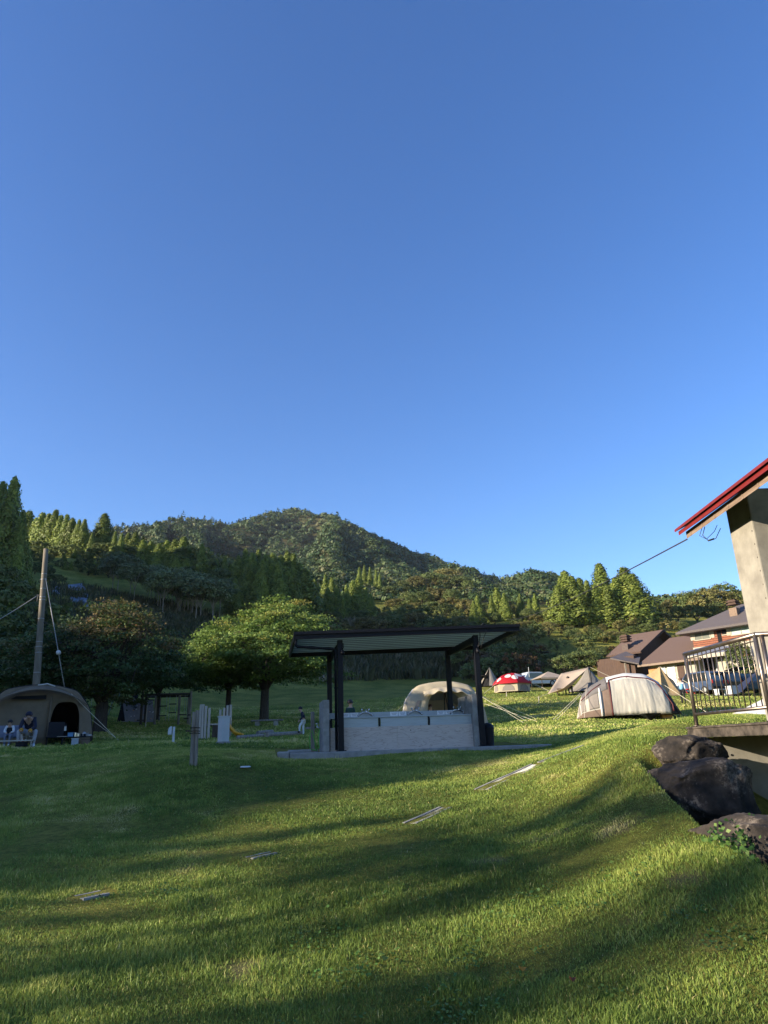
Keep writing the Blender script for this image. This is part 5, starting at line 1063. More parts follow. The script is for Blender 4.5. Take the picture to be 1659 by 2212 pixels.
# big two-room tent on the sunny lawn
def big_tent():
    p = spot(1352, 1556, 36.0); t = thing('tent', 'large pale and brown two-room tent with maroon piping on the sunny lawn', 'tent', p, radians(-14))
    xs = [-2.3, -2.0, -1.45, -.7, .2, 1.1, 1.75, 2.15, 2.5]; hs = [.02, 1.08, 1.56, 1.92, 2.08, 1.98, 1.55, .9, .02]; ws = [.95, 1.25, 1.4, 1.5, 1.5, 1.5, 1.4, 1.2, 1.0]
    def S(x, th, k=1.0):
        h = float(np.interp(x, xs, hs)); w_ = float(np.interp(x, xs, ws)); c, s_ = cos(th), sin(th)
        return Vector((x, -w_ * k * (abs(c) ** .75) * (1 if c > 0 else -1), h * k * (max(0, s_) ** .8)))
    def patch(name, x0, x1, t0, t1, mat, k=1.0, nx=14, nt=12, wr=0.0, parent=t):
        b = MB()
        def fn(u, v):
            x = x0 + (x1 - x0) * u; q = S(x, t0 + (t1 - t0) * v, k)
            if wr: q.y += wr * ((fbm(np.array([x * 5 + v * 1.2 * x]), np.array([v * 1.5]), 3, 4)[0] - .45) * 4.5) * (1 - .5 * v)
            return q
        b.grid(fn, nx, nt); return b.build(name, mat, parent, smooth=True, solid_=.01)
    patch('shell', -2.3, 2.45, .02, pi - .02, M['pale_canvas'], .985, 40, 24)
    patch('vestibule_wall', -2.3, -1.0, .02, 1.25, M['pale_canvas'], 1.0)
    patch('roof_cover', -1.95, -.72, .66, 2.3, solid('dark_grey_canvas', (.13, .12, .115), .8), 1.014)
    patch('roof_cover', -.72, 1.7, .95, 2.2, M['white_fabric'], 1.012)
    patch('side_panel', -.98, -.62, .02, .90, M['taupe_canvas'], 1.006, 6)
    patch('front_panel', -.6, 1.95, .03, 1.02, M['pale_canvas'], 1.008, 90, 20, .026)
    patch('dark_end', 1.98, 2.45, .02, 1.5, M['black_fabric'], 1.005)  # side away from the sun, its shade painted as black fabric
    patch('skirt', -2.3, -1.02, .015, .16, M['taupe_canvas'], 1.008)
    for xa, xb in ((-2.18, -1.82), (-1.66, -1.2)): patch('mesh_window', xa, xb, .19, .78, M['mesh_net'], 1.008)
    def line(name, pts, r, mat): b = MB(); b.tube(pts, r, 7); b.build(name, mat, t, smooth=True)
    line('piping', [S(-.62, .02 + 1.0 * i / 12, 1.02) for i in range(13)] + [S(-.62 + .3 * i, 1.02 + .04 * sin(i), 1.02) for i in range(1, 8)] + [S(1.5 + .2 * i, 1.02 - .2 * i, 1.02) for i in range(1, 4)] + [S(2.1, .42 - .1 * i, 1.02) for i in range(1, 4)], .035, M['maroon'])
    line('piping', [S(-2.0 + .25 * i, .80 + .05 * i, 1.02) for i in range(5)], .03, M['maroon'])
    line('piping', [S(-2.05, .1 + .6 * i / 6, 1.02) for i in range(7)], .02, M['white_fabric']); line('piping', [S(-1.1, .02 + .8 * i / 8, 1.02) for i in range(9)], .05, M['white_fabric'])
    line('pole', [S(1.62 + .26 * i, .95 - .28 * i, 1.03) for i in range(4)], .03, M['black_fabric'])
    b = MB(); b.box((-1.18, -1.26, .17), (.22, .02, .07)); b.box((-1.98, -1.08, .2), (.2, .02, .09)); b.build('maker_patch', [M['maroon']], t)
    for a_, c_ in (((-2.0, -.7, 1.2), (-3.4, -1.4, .02)), ((-1.9, -.8, 1.2), (-3.2, -1.7, .02)), ((-1.7, -.9, 1.35), (-1.95, -2.2, .02)), ((1.8, -.6, 1.5), (3.5, -1.6, 0))):
        b = MB(); b.tube([a_, c_], .009, 5); b.build('guy_line', M['rope'], t)
    return t
big_tent()
def fire_pit():
    p = hit(1407, 1559); t = thing('fire_pit', 'black inverted-pyramid fire pit in front of the large pale tent', 'fire pit', p)
    b = MB(); r = .36; b.add([(-r, -r, .34), (r, -r, .34), (r, r, .34), (-r, r, .34), (0, 0, .05)], [(0, 4, 1), (1, 4, 2), (2, 4, 3), (3, 4, 0)]); b.build('bowl', M['black_steel'], t, solid_=.012)
    b = MB()
    for sx in (-1, 1): b.beam((sx * .2, -.2, 0), (-sx * .05, .05, .3), .02, .02); b.beam((sx * .2, .2, 0), (-sx * .05, -.05, .3), .02, .02)
    b.build('stand', M['black_steel'], t)
fire_pit()
def firewood():
    p = hit(1440, 1553); t = thing('firewood_box', 'orange wooden crates of firewood beside the right end of the large pale tent', 'crate', p)
    for z in (.0, .19):
        b = MB(); b.box((0, 0, z + .09), (.46, .3, .02)); 
        for yy in (-.15, .15): b.box((0, yy, z + .10), (.48, .02, .15))
        for xx in (-.23, .23): b.box((xx, 0, z + .10), (.02, .30, .15))
        b.build('crate', M['orange_wood'], t)
    b = MB()
    for i in range(5): b.tube([(-.2 + .1 * i, -.12, .36), (-.18 + .09 * i, .12, .37)], .035, 7)
    b.build('log', M['orange_wood'], t)
firewood()
def mushroom():
    p = spot(1107, 1497, 58.5); t = thing('tent', 'round red tent with white spots and cream walls on the grass terrace', 'tent', p, radians(8)); n = 6; R1 = 1.48
    hexa = lambda r, z, off=0: [(r * cos(2 * pi * (i + .5) / n + off), r * sin(2 * pi * (i + .5) / n + off), z) for i in range(n)]
    b = MB(); V = hexa(R1, 0) + hexa(R1 * .97, .62); b.add(V, [(i, (i + 1) % n, n + (i + 1) % n, n + i) for i in range(n)]); b.build('wall', M['cream_canvas'], t, solid_=.02)
    prof = [(R1 * 1.06, .60), (R1 * .97, .80), (R1 * .78, 1.08), (R1 * .5, 1.32), (R1 * .22, 1.45), (.02, 1.48)]
    def dome(a, s):
        i = s * (len(prof) - 1); k = min(len(prof) - 2, int(i)); f = i - k; r = prof[k][0] * (1 - f) + prof[k + 1][0] * f; z = prof[k][1] * (1 - f) + prof[k + 1][1] * f
        ap = cos(pi / n) / cos(((a - pi / n) % (2 * pi / n)) - pi / n) if True else 1; r *= (.5 + .5 * ap); return Vector((r * cos(a), r * sin(a), z))
    b = MB(); b.grid(lambda u, v: dome(2 * pi * u, v), 72, 15); b.build('roof', M['red_fabric'], t, smooth=True, solid_=.01)
    b = MB()
    for i in range(n): b.tube([dome(2 * pi * (i + .5) / n, s / 10) * 1.005 for s in range(11)], .018, 5)
    b.build('seam', M['red_fabric'], t, smooth=True)
    for a, s, r in ((-2.75, .30, .20), (-2.15, .50, .20), (-1.62, .40, .22), (-1.05, .58, .25), (-.55, .3, .2), (-3.6, .42, .2), (-2.4, .15, .0)):
        if r == 0: continue
        c = dome(a, s); du = (dome(a + .05, s) - dome(a - .05, s)).normalized(); dv = (dome(a, s + .05) - dome(a, s - .05)).normalized(); nn = du.cross(dv).normalized()
        if nn.dot(c) < 0: nn = -nn
        b = MB(); k = 20; pts = []
        for rr in (1.0, .5):
            for j in range(k):
                w2 = dome(a + cos(2 * pi * j / k) * rr * r * 1.25 / max(.4, c.xy.length), s + sin(2 * pi * j / k) * rr * r * .62); pts.append(w2 + nn * .022)
        pts.append(c + nn * .025); b.add(pts, [(j, (j + 1) % k, k + (j + 1) % k, k + j) for j in range(k)] + [(k + j, k + (j + 1) % k, 2 * k) for j in range(k)]); b.build('white_spot', M['white_fabric'], t, smooth=True)
    for i in range(n):
        a0 = 2 * pi * (i + 1) / n; c = Vector((cos(a0), sin(a0), 0)); s_ = Vector((-sin(a0), cos(a0), 0)); q = c * (R1 * cos(pi / n) + .012)
        b = MB(); b.prism([q + s_ * x + Vector((0, 0, z)) for x, z in ((-.5, .08), (.5, .08), (.42, .34), (.22, .5), (-.22, .5), (-.42, .34))], c * .012); b.build('mesh_window', M['mesh_net'], t)
    b = MB(); b.tube([(1.35, -.5, 1.1), (1.35, -.5, 1.9)], .018, 7); b.build('white_pole', M['white_paint'], t)  # thin white pole beside the tent
    for q in ((-2.6, -1.0), (2.7, -1.2), (2.9, -.3)): b = MB(); b.tube([(q[0] * .5, q[1] * .5, .75), (q[0], q[1], -.1)], .012, 5); b.build('guy_line', M['rope'], t)
mushroom()
def sheet(name, label, cat, corners, mat, poles=(), guys=(), sagz=.25, n=14, extra=()):
    """a stretched fabric sheet between four corner points (a bilinear patch with a little sag)"""
    o = on(corners[0].x, corners[0].y); t = thing(name, label, cat, o); a, b_, c, d = corners
    def fn(u, v):
        p = a * (1 - u) * (1 - v) + b_ * u * (1 - v) + c * u * v + d * (1 - u) * v; return p - Vector((0, 0, sagz * 16 * u * (1 - u) * v * (1 - v)))
    b = W(o); b.grid(fn, n, n); b.build('sheet', mat, t, smooth=True, solid_=.012)
    for q in poles: b = W(o); b.tube([on(q.x, q.y), q], .025, 6); b.build('pole', M['dark_wood'], t)
    for p, q in guys: b = W(o); b.tube([p, q], .01, 5); b.build('guy_line', M['rope'], t)
    return t, o
def tarps():
    pk1, pk2 = at(1212, 1455, 53), at(1274, 1441, 52); bl = at(1183, 1499, 51); br = at(1258, 1473, 50)
    t, o = sheet('tarp', 'sagging beige wing tarp stretched between two peaks on the terrace', 'tarp', [bl, at(1218, 1486, 49.5), pk2, pk1], M['beige_canvas'], [pk1, pk2], [(pk2, on(pk2.x + 3.2, pk2.y - .6, .1)), (bl, on(bl.x - .9, bl.y - .4))], .55)
    p = on(at(1278, 1490, 54).x, 54.5); t = thing('tent', 'grey-green pointed canvas tent joined to the right end of the beige tarp', 'tent', p); h = at(1275, 1440, 54.5).z - p.z; b = MB()
    ring = [(-1.55, -1.0, 0), (-.2, -1.5, 0), (1.5, -1.0, 0), (1.7, .9, 0), (0, 1.5, 0), (-1.6, 1.0, 0)]; ap = (.05, .0, h)
    b.grid(lambda u, v: (lambda q: tuple(Vector(q) * (1 - v) + Vector(ap) * v - Vector((0, 0, .25 * sin(pi * v)))))((lambda i: Vector(ring[int(i) % 6]).lerp(Vector(ring[(int(i) + 1) % 6]), i - int(i)))(u * 5.9999)), 36, 10); b.build('canvas', M['grey_canvas'], t, solid_=.012)
    b = MB(); b.tube([(-.35, -1.42, 0), (-.1, -.75, h * .5), (.05, 0, h)], .02, 5); b.build('seam', M['dark_wood'], t)
    # tan tarp tent right of the large tent
    pk = at(1425, 1440, 46.5); c0 = at(1376, 1466, 47.2); c1 = at(1430, 1504, 45.4); c2 = at(1474, 1502, 45.8); c3 = at(1455, 1470, 50)
    o = on(pk.x, pk.y); t = thing('tent', 'tan pointed tarp tent rising behind the right end of the large pale tent', 'tent', o)
    cl = Vector((c0.x, c0.y, gz(c0.x, c0.y) + .1)); b = W(o)
    for q in ((c0, c1), (c1, c2), (c2, c3)):
        b.grid(lambda u, v, q=q: (q[0].lerp(q[1], u)).lerp(pk, v) - Vector((0, 0, .3 * sin(pi * v) * sin(pi * u) + .10 * sin(pi * v))), 12, 10)
    b.build('canvas', M['tan_canvas'], t, smooth=False, solid_=.012)
    b = W(o); b.tube([on(pk.x, pk.y), pk + Vector((0, 0, .05))], .03, 7); b.build('pole', M['dark_wood'], t)
    b = W(o); b.tube([pk, on(pk.x + 2.3, pk.y - 1.6)], .012, 5); b.build('guy_line', M['rope'], t)
    # tipi in the shade
    p = hit(1058, 1483); t = thing('tent', 'grey tipi tent with a dark open porch in the shade left of the red tent', 'tent', p); R1, h = 1.05, 1.72; b = MB()
    b.grid(lambda u, v: (R1 * (1 - v) * cos(-1.75 + 5.4 * u) + .1 * v, R1 * (1 - v) * sin(-1.75 + 5.4 * u), h * v), 20, 4); b.build('canvas', M['grey_canvas'], t, solid_=.012)
    b = MB(); b.prism([(-1.15, -.9, .95), (-.1, -.35, 1.0), (-.1, .3, 1.02), (-1.15, .1, .97)], (0, 0, .02)); b.build('porch', M['grey_canvas'], t)
    b = MB(); b.tube([(-1.12, -.85, 0), (-1.12, -.85, .97)], .02, 6); b.build('pole', M['dark_wood'], t)
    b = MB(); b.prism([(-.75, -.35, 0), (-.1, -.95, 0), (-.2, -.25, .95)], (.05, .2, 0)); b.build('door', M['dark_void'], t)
    # canopy
    p = spot(1188, 1490, 66); t = thing('canopy', 'low beige pop-up canopy on thin legs between the red tent and the tarp', 'canopy', p, .2); b = MB()
    r, h1, h2 = 1.25, 1.0, 1.62; V = [(-r, -r, h1), (r, -r, h1), (r, r, h1), (-r, r, h1), (0, 0, h2)]; b.add(V, [(0, 1, 4), (1, 2, 4), (2, 3, 4), (3, 0, 4)]); b.build('roof', M['beige_canvas'], t, solid_=.02)
    for x in (-1, 1):
        for y in (-1, 1): b = MB(); b.box((x * r * .96, y * r * .96, h1 / 2), (.05, .05, h1)); b.build('leg', M['dark_wood'], t)
    b = MB(); b.box((0, -r, h1 - .06), (2 * r, .015, .13)); b.build('valance', M['beige_canvas'], t)
    # navy tarp seen through the railing
    sheet('tarp', 'dark navy tarp pitched low behind the railing, beside the cars', 'tarp', [at(1562, 1506, 52), at(1604, 1494, 51), at(1640, 1446, 55), at(1600, 1476, 56)], M['navy_fabric'], [at(1636, 1449, 54.5)], [(at(1562, 1506, 52), at(1548, 1516, 49))], .12)
    p = on(at(1650, 1560, 25).x, 27); t = thing('tent', 'pale grey tent corner showing at the right edge beyond the railing', 'tent', p); b = MB()
    b.grid(lambda u, v: (2.2 * (1 - v) * cos(2.3 + 2.9 * u) + 1.6, 2.2 * (1 - v) * sin(2.3 + 2.9 * u), .95 * v), 14, 5); b.build('canvas', M['white_fabric'], t, solid_=.012); b = MB(); b.tube([(-.35, -.9, .45), (-.75, -1.3, 0)], .012, 5); b.build('guy_line', M['rope'], t)
tarps()

# ------------------------------------------------------------------ cars
def car(label, p, rz, L_, W_, H_, mat, kind='van', gate=False):
    t = thing('parked_car', label, 'car', p, rz); b = MB()
    z0 = .24; hb = .88 * (H_ / 1.7)
    if kind == 'van': pr = [(-L_ / 2, z0), (-L_ / 2, hb), (-L_ / 2 + .12, H_ - .06), (-L_ / 2 + .4, H_), (L_ / 2 - 1.3, H_ - .02), (L_ / 2 - .55, hb + .08), (L_ / 2 - .08, hb - .1), (L_ / 2, z0 + .2), (L_ / 2 - .05, z0)]
    else: pr = [(-L_ / 2, z0), (-L_ / 2, hb), (-L_ / 2 + .3, hb + .1), (-L_ / 2 + .75, H_), (L_ / 2 - 1.9, H_), (L_ / 2 - 1.1, hb + .06), (L_ / 2 - .1, hb - .12), (L_ / 2, z0 + .15), (L_ / 2 - .05, z0)]
    b.prism([(x, -W_ / 2, z) for x, z in pr], (0, W_, 0)); b.build('body', mat, t, bevel=.06)
    for sy in (-1, 1):
        b = MB(); x0, x1 = -L_ / 2 + (.3 if kind == 'van' else .75), L_ / 2 - 1.15; y = sy * (W_ / 2 + .004)
        b.prism([(x0, y, hb + .07), (x1 + .35, y, hb + .07), (x1 - .1, y, H_ - .12), (x0 + .05, y, H_ - .12)], (0, -sy * .02, 0)); b.build('side_window', M['car_glass'], t)
        for x in (-L_ / 2 + .75, L_ / 2 - .75):
            b = MB(); b.tube([(x, sy * (W_ / 2 - .16), .3), (x, sy * (W_ / 2 + .01), .3)], .3, 20); wl = b.build('wheel', M['rubber'], t); b = MB(); b.tube([(x, sy * (W_ / 2 + .012), .3), (x, sy * (W_ / 2 + .02), .3)], .17, 14); b.build('rim', M['galvanised'], wl)
        b = MB(); b.box((-L_ / 2 - .012, sy * (W_ / 2 - .12), hb - .02), (.04, .12, .26)); b.build('tail_lamp', M['tail_red'], t)
        b = MB(); b.box((L_ / 2 - .03, sy * (W_ / 2 - .25), hb - .2), (.08, .28, .12)); b.build('headlight', M['white_fabric'], t)
    b = MB(); b.prism([(-L_ / 2 - .006 + .02, -W_ / 2 + .12, hb + .06), (-L_ / 2 - .006 + .02, W_ / 2 - .12, hb + .06), (-L_ / 2 + .10, W_ / 2 - .14, H_ - .14), (-L_ / 2 + .10, -W_ / 2 + .14, H_ - .14)], (-.03, 0, 0)); b.build('rear_window', M['car_glass'], t)
    x = L_ / 2; b = MB()
    if kind == 'van': b.prism([(x - .60, -W_ / 2 + .1, hb + .12), (x - .60, W_ / 2 - .1, hb + .12), (x - 1.25, W_ / 2 - .14, H_ - .05), (x - 1.25, -W_ / 2 + .14, H_ - .05)], (.02, 0, .03))
    else: b.prism([(x - 1.15, -W_ / 2 + .1, hb + .1), (x - 1.15, W_ / 2 - .1, hb + .1), (x - 1.86, W_ / 2 - .14, H_ - .05), (x - 1.86, -W_ / 2 + .14, H_ - .05)], (.03, 0, .03))
    b.build('windscreen', M['car_glass'], t)
    b = MB(); b.box((-L_ / 2 - .01, 0, .42), (.06, W_ - .1, .2)); b.build('bumper', M['rubber'] if kind == 'van' else mat, t)
    if gate: b = MB(); b.prism([(-L_ / 2 + .1, -W_ / 2 + .05, H_ - .02), (-L_ / 2 + .1, W_ / 2 - .05, H_ - .02), (-L_ / 2 - .95, W_ / 2 - .1, H_ + .18), (-L_ / 2 - .95, -W_ / 2 + .1, H_ + .18)], (0, 0, .07)); b.build('tailgate', mat, t)
    return t
def put_car(u, v, Y, rz, *a, **k): p = at(u, v, Y); return car(a[0], on(p.x, Y, .02), rz, *a[1:], **k)
put_car(1160, 1488, 74, radians(20), 'white-blue car parked behind the pop-up canopy', 4.2, 1.7, 1.4, M['car_white'], kind='car')
put_car(1512, 1492, 60, radians(120), 'dark blue van with its rear towards the camera behind the railing', 3.6, 1.6, 1.75, M['car_navy'])
put_car(1548, 1492, 61, radians(112), 'black car with its tailgate raised, parked right of the blue van', 4.0, 1.7, 1.7, M['car_black'], gate=True)
put_car(1592, 1490, 62, radians(112), 'dark teal car parked second from the pillar behind the railing', 4.0, 1.7, 1.6, solid('car_teal', (.02, .06, .09), .25), kind='car')

# ------------------------------------------------------------------ utility pole
def utility_pole():
    p0 = at(70, 1600, 28.0); p0.z = gz(p0.x, p0.y) - .2; p1 = at(99.5, 1186, 28.4); o = Vector((p0.x, p0.y, p0.z + .2))
    t = thing('utility_pole', 'tall leaning concrete utility pole with pale bands behind the brown tent', 'utility pole', o); L = lambda f: p0.lerp(p1, f); R_ = lambda f: .155 - .06 * f
    b = W(o); b.tube([L(i / 12) for i in range(13)], [R_(i / 12) for i in range(13)], 16); b.build('shaft', M['pole_concrete'], t, smooth=True)
    for f in (.28, .345, .445, .475, .50, .62, .72, .735, .78, .83, .86):
        b = W(o); b.tube([L(f - .0016), L(f + .0016)], R_(f) + .004, 16); b.build('band', M['galvanised'], t, smooth=True)
    for f, s in ((.60, 1), (.655, -1), (.545, 1), (.69, -1)):
        b = W(o); c = L(f); b.tube([c, c + Vector((s * .26, -.02, 0))], .012, 6); b.build('step_bolt', M['dark_cable'], t)
    b = W(o); c = L(.745); b.tube([c + Vector((-.1, 0, 0)), c + Vector((-.24, 0, .02))], .03, 8); b.tube([c + Vector((-.16, -.02, .02)), c + Vector((-.2, -.02, -.32))], .02, 6); b.build('wire_clamp', M['dark_cable'], t)
    b = W(o); c = L(.83); b.tube([c + Vector((-.12, -.05, 0)), c + Vector((.12, -.05, 0))], .03, 8); b.build('guy_clamp', M['galvanised'], t)
    wire('service_wire', 'grey wire running from the utility pole out of the left edge', sag(L(.745) + Vector((-.22, 0, 0)), at(-110, 1392, 27), .12), .017)
    g0, g1 = L(.83) + Vector((.1, -.05, 0)), at(162, 1556, 29.5); g1.z = gz(g1.x, g1.y); o2 = Vector(g1)
    t2 = thing('guy_wire', 'pole stay wire with a white ball running down behind the brown tent', 'stay wire', o2); b = W(o2); b.tube([g0, g1], .017, 6); b.build('wire', M['cable'], t2, smooth=True)
    b = W(o2); c = g0.lerp(g1, .47); b.ball(c, .10, 12, 8); b.build('ball_insulator', M['white_paint'], t2, smooth=True)
utility_pole()

# ------------------------------------------------------------------ playground and small lawn furniture
def power_box():
    p = hit(482, 1607); t = thing('power_box', 'tall grey metal power box standing on the lawn in front of the slide tower', 'power box', p, radians(38))
    b = MB(); b.box((0, 0, .40), (.27, .27, .80)); b.build('cabinet', M['grey_paint'], t, bevel=.012)
    b = MB(); b.box((0, 0, .81), (.31, .31, .03)); b.build('top_cap', M['grey_paint'], t, bevel=.006)
    b = MB(); b.box((0, -.138, .42), (.23, .008, .66)); b.build('door', M['grey_paint'], t, bevel=.003)
    b = MB(); b.box((0, 0, .03), (.33, .33, .08)); b.build('plinth', M['concrete'], t, bevel=.01)
power_box()
def meter_post():
    p = hit(371, 1606); t = thing('meter_post', 'small white post with a rounded meter box on the lawn', 'meter post', p, radians(15))
    b = MB(); b.box((.04, 0, .24), (.07, .07, .50)); b.build('post', M['white_paint'], t, bevel=.006)
    b = MB(); pr = [(-.13, .26), (-.02, .26), (-.02, .50), (-.06, .50), (-.11, .46), (-.13, .40)]; b.prism([(x, -.06, z) for x, z in pr], (0, .12, 0)); b.build('meter_box', M['white_paint'], t, bevel=.008)
    b = MB(); b.box((.02, 0, .015), (.2, .14, .03)); b.build('foot', M['concrete'], t)
meter_post()
def slide_tower():
    p = hit(466, 1599); Y = 29.6; p = on(at(466, 1599, Y).x, Y); t = thing('slide_tower', 'toddler play tower of staggered timber posts with a yellow slide', 'play tower', p); s = Y / F * .955
    for u, v in ((431.4, 1526), (436.8, 1526), (443, 1529.5), (450.5, 1534), (464.4, 1536), (473, 1532.5), (480.3, 1527), (487.5, 1526)):
        x = (u - 466) * s; h = (1599 - v) * s; y = -.05 if u < 455 else .75
        b = MB(); b.box((x, y, h / 2 - .1), (.088, .075, h + .2)); b.build('post', M['pale_wood'], t, bevel=.008)
    b = MB(); b.box((-.08, .36, .56), (.9, .72, .06)); b.build('platform', M['pale_wood'], t, bevel=.006)
    b = MB(); b.box((-.05, .02, .30), (.22, .02, .52)); b.build('panel', M['dark_wood'], t)
    pth = [(.18, .3, .82), (.26, .3, .78), (.36, .3, .6), (.52, .3, .36), (.72, .3, .17), (.92, .3, .12), (1.02, .3, .09)]
    b = MB()
    def sl(u, v):
        i = u * (len(pth) - 1); k = min(len(pth) - 2, int(i)); q = Vector(pth[k]).lerp(Vector(pth[k + 1]), i - k); a = (v - .5) * 2
        return (q.x, q.y + a * .22, q.z + .14 * a * a - .06)
    b.grid(sl, 18, 8); b.build('slide', M['yellow_plastic'], t, smooth=True, solid_=.03)
slide_tower()
def bench():
    p = hit(577, 1568); t = thing('bench', 'low plank bench on two stone feet under the green maple', 'bench', p, radians(3)); s = p.y / F
    b = MB(); b.box((0, 0, .27), (66 * s, .34, .07)); b.build('seat', M['old_wood'], t, bevel=.012)
    for x in (-20 * s, 18 * s): b = MB(); b.box((x, 0, .11), (.22, .26, .24)); b.build('foot', M['pale_concrete'], t, bevel=.02)
bench()
def beam_log(label, p, q, r):
    p, q = hit(*p), hit(*q); o = p; b = W(o); b.tube([p + Vector((0, 0, r)), q + Vector((0, 0, r))], r, 12); x = b.build('balance_log', M['old_wood'], None, loc=o, smooth=False); setp(x, label, 'log', 'balance logs on the lawn')
beam_log('long low balance log ending at the walking boy', (577, 1593), (650, 1588), .09)
beam_log('short balance log lying behind the longer ones', (557, 1588), (588, 1585), .085)
beam_log('balance log nearest the yellow slide', (512, 1597), (570, 1593), .07)
def climbing_wall():
    p = hit(262, 1564); Y = 40.0; p = on(at(262, 1564, Y).x, Y); t = thing('climbing_wall', 'small A-frame climbing wall with pale holds under the russet maple', 'climbing wall', p, radians(46)); L_ = 1.55; h = 1.18
    b = MB(); b.prism([(.28, -.38, .02), (.28, -.34, .02), (.0, .04, h), (.0, 0.0, h)], (0, 0, 0.001)) if False else None
    b.add([(-.02, -.42, .0), (L_ + .2, -.42, .0), (L_ + .2, 0, h), (-.02, 0, h), (-.02, -.37, .0), (L_ + .2, -.37, .0), (L_ + .2, .05, h), (-.02, .05, h)], [(0, 1, 2, 3), (7, 6, 5, 4), (0, 4, 5, 1), (1, 5, 6, 2), (2, 6, 7, 3), (3, 7, 4, 0)]); b.build('board', solid('wall_board', (.21, .195, .20), .8), t)
    b = MB(); b.add([(-.02, .47, .0), (L_ + .2, .47, .0), (L_ + .2, .055, h), (-.02, .055, h)], [(3, 2, 1, 0)]); b.build('rear_board', M['dark_wood'], t, solid_=.04)
    b = MB(); b.prism([(-.03, -.44, 0), (-.03, .5, 0), (-.03, .04, h)], (.02, 0, 0)); b.build('dark_end', M['dark_void'], t)  # dark sheet standing in for the shade inside the open end
    b = MB(); b.beam((-.05, -.46, .02), (-.05, .5, .02), .03, .04); b.build('sill', M['pale_wood'], t)
    b = MB(); b.tube([(-.2, .03, h + .03), (L_ + .3, .03, h + .03)], .035, 8); b.build('ridge_pole', M['dark_wood'], t)
    rn = random.Random(3)
    for i in range(26):
        x = .15 + rn.random() * L_; f = .06 + .86 * rn.random(); b = MB(); b.ball((x, -.44 + .42 * f, h * f), (.035, .03, .03), 8, 5); b.build('hold', M['white_paint'] if i % 3 else M['orange_wood'], t, smooth=True)
    return t, p
CW = climbing_wall()
def ladder_frame():
    Y = 38.6; p = on(at(345, 1565, Y).x, Y); t = thing('rope_ladder_frame', 'dark timber playground frame with hanging rope ladder steps', 'playground frame', p); s = Y / F * .96; X = lambda u: (u - 345) * s
    for u, y, h in ((299.5, .9, 1.55), (311, -.55, 1.75), (330, .25, 1.72), (379, .5, 1.6), (391, 1.3, 1.5), (412, -.2, 1.66)):
        b = MB(); b.tube([(X(u), y, -.25), (X(u), y, h)], .065, 9); b.build('post', M['dark_wood'] if u < 320 else M['old_wood'], t)
    for a, c in (((299, .9), (391, 1.3)), ((311, -.55), (412, -.2)), ((330, .25), (379, .5)), ((299, .9), (311, -.55)), ((391, 1.3), (412, -.2))):
        b = MB(); b.tube([(X(a[0]), a[1], 1.52), (X(c[0]), c[1], 1.52)], .055, 8); b.build('beam', M['dark_wood'], t)
    for k, (u, ys) in enumerate(((345.7, (.48, .97)), (366.5, (.62, 1.06)), (390, (.5, .85)), (400, (.3, .32)))):
        for dx in (-.17, .17): b = MB(); b.tube([(X(u) + dx, .35, 1.5), (X(u) + dx, .35, .2)], .010, 5); b.build('rope', M['cable'], t)
        for z in ys[:2] if k < 2 else ys[:1]: b = MB(); b.box((X(u), .35, z), (.38, .09, .06)); b.build('step', M['dark_wood'], t, bevel=.01)
    b = MB(); b.box((X(303), .2, .28), (.5, .1, .06)); b.build('step', M['dark_wood'], t)
ladder_frame()
def swing_set():
    p = hit(205, 1548); Y = 50; p = on(at(208, 1545, Y).x, Y); t = thing('swing_set', 'pale metal swing frame with splayed legs behind the brown tent', 'swing set', p); s = Y / F; m_ = solid('swing_green', (.16, .22, .17), .5)
    for u in (165, 250):
        for dx, dy in ((-.30, -.5), (.30, .5)): x = (u - 208) * s * .95; b = MB(); b.tube([(x + dx * (1 if u > 200 else .9), dy, -.2), (x, 0, 1.9)], .045, 8); b.build('leg', m_, t, smooth=True)
    b = MB(); b.tube([((165 - 208) * s * .95 - .1, 0, 1.9), ((250 - 208) * s * .95 + .1, 0, 1.9)], .045, 8); b.build('top_bar', m_, t, smooth=True)
    for x in (-.6, .5):
        for d in (-.2, .2): b = MB(); b.tube([(x + d, 0, 1.9), (x + d, 0, .45)], .012, 5); b.build('chain', M['cable'], t)
        b = MB(); b.box((x, 0, .44), (.46, .16, .035)); b.build('seat', M['black_fabric'], t)
swing_set()
def thin_pole():
    p = hit(314, 1571); b = W(p); b.tube([p - Vector((0, 0, .1)), p + Vector((.02, 0, 1.25))], .022, 8); q = b.build('garden_pole', M['pale_wood'], None, loc=p); setp(q, 'thin pale upright pole in front of the playground frame', 'pole')
    p = at(757, 1540, 60)
    p = hit(708, 1478); b = W(p); b.box(p + Vector((0, 0, 1.35)), (1.3, .04, .35)); t = thing('sign_board', 'small green sign board at the far meadow edge behind the left shelter posts', 'sign', p); b.build('board', solid('sign_green', (.03, .12, .09), .6), t)
    for x in (-.5, .5): b = W(p); b.box(p + Vector((x, .05, .6)), (.06, .05, 1.3)); b.build('post', M['old_wood'], t)
thin_pole()
def marker(label, u, v, h):
    p = hit(u, v); b = W(p); b.tube([p - Vector((0, 0, .1)), p + Vector((.03, 0, h))], .028, 7); q = b.build('marker_stake', M['pale_wood'], None, loc=p); setp(q, label, 'stake')
marker('short pale peg on the grass bank below the red tent', 1164, 1519, .42); marker('short pale peg at the left foot of the red tent terrace', 1094, 1505, .35)

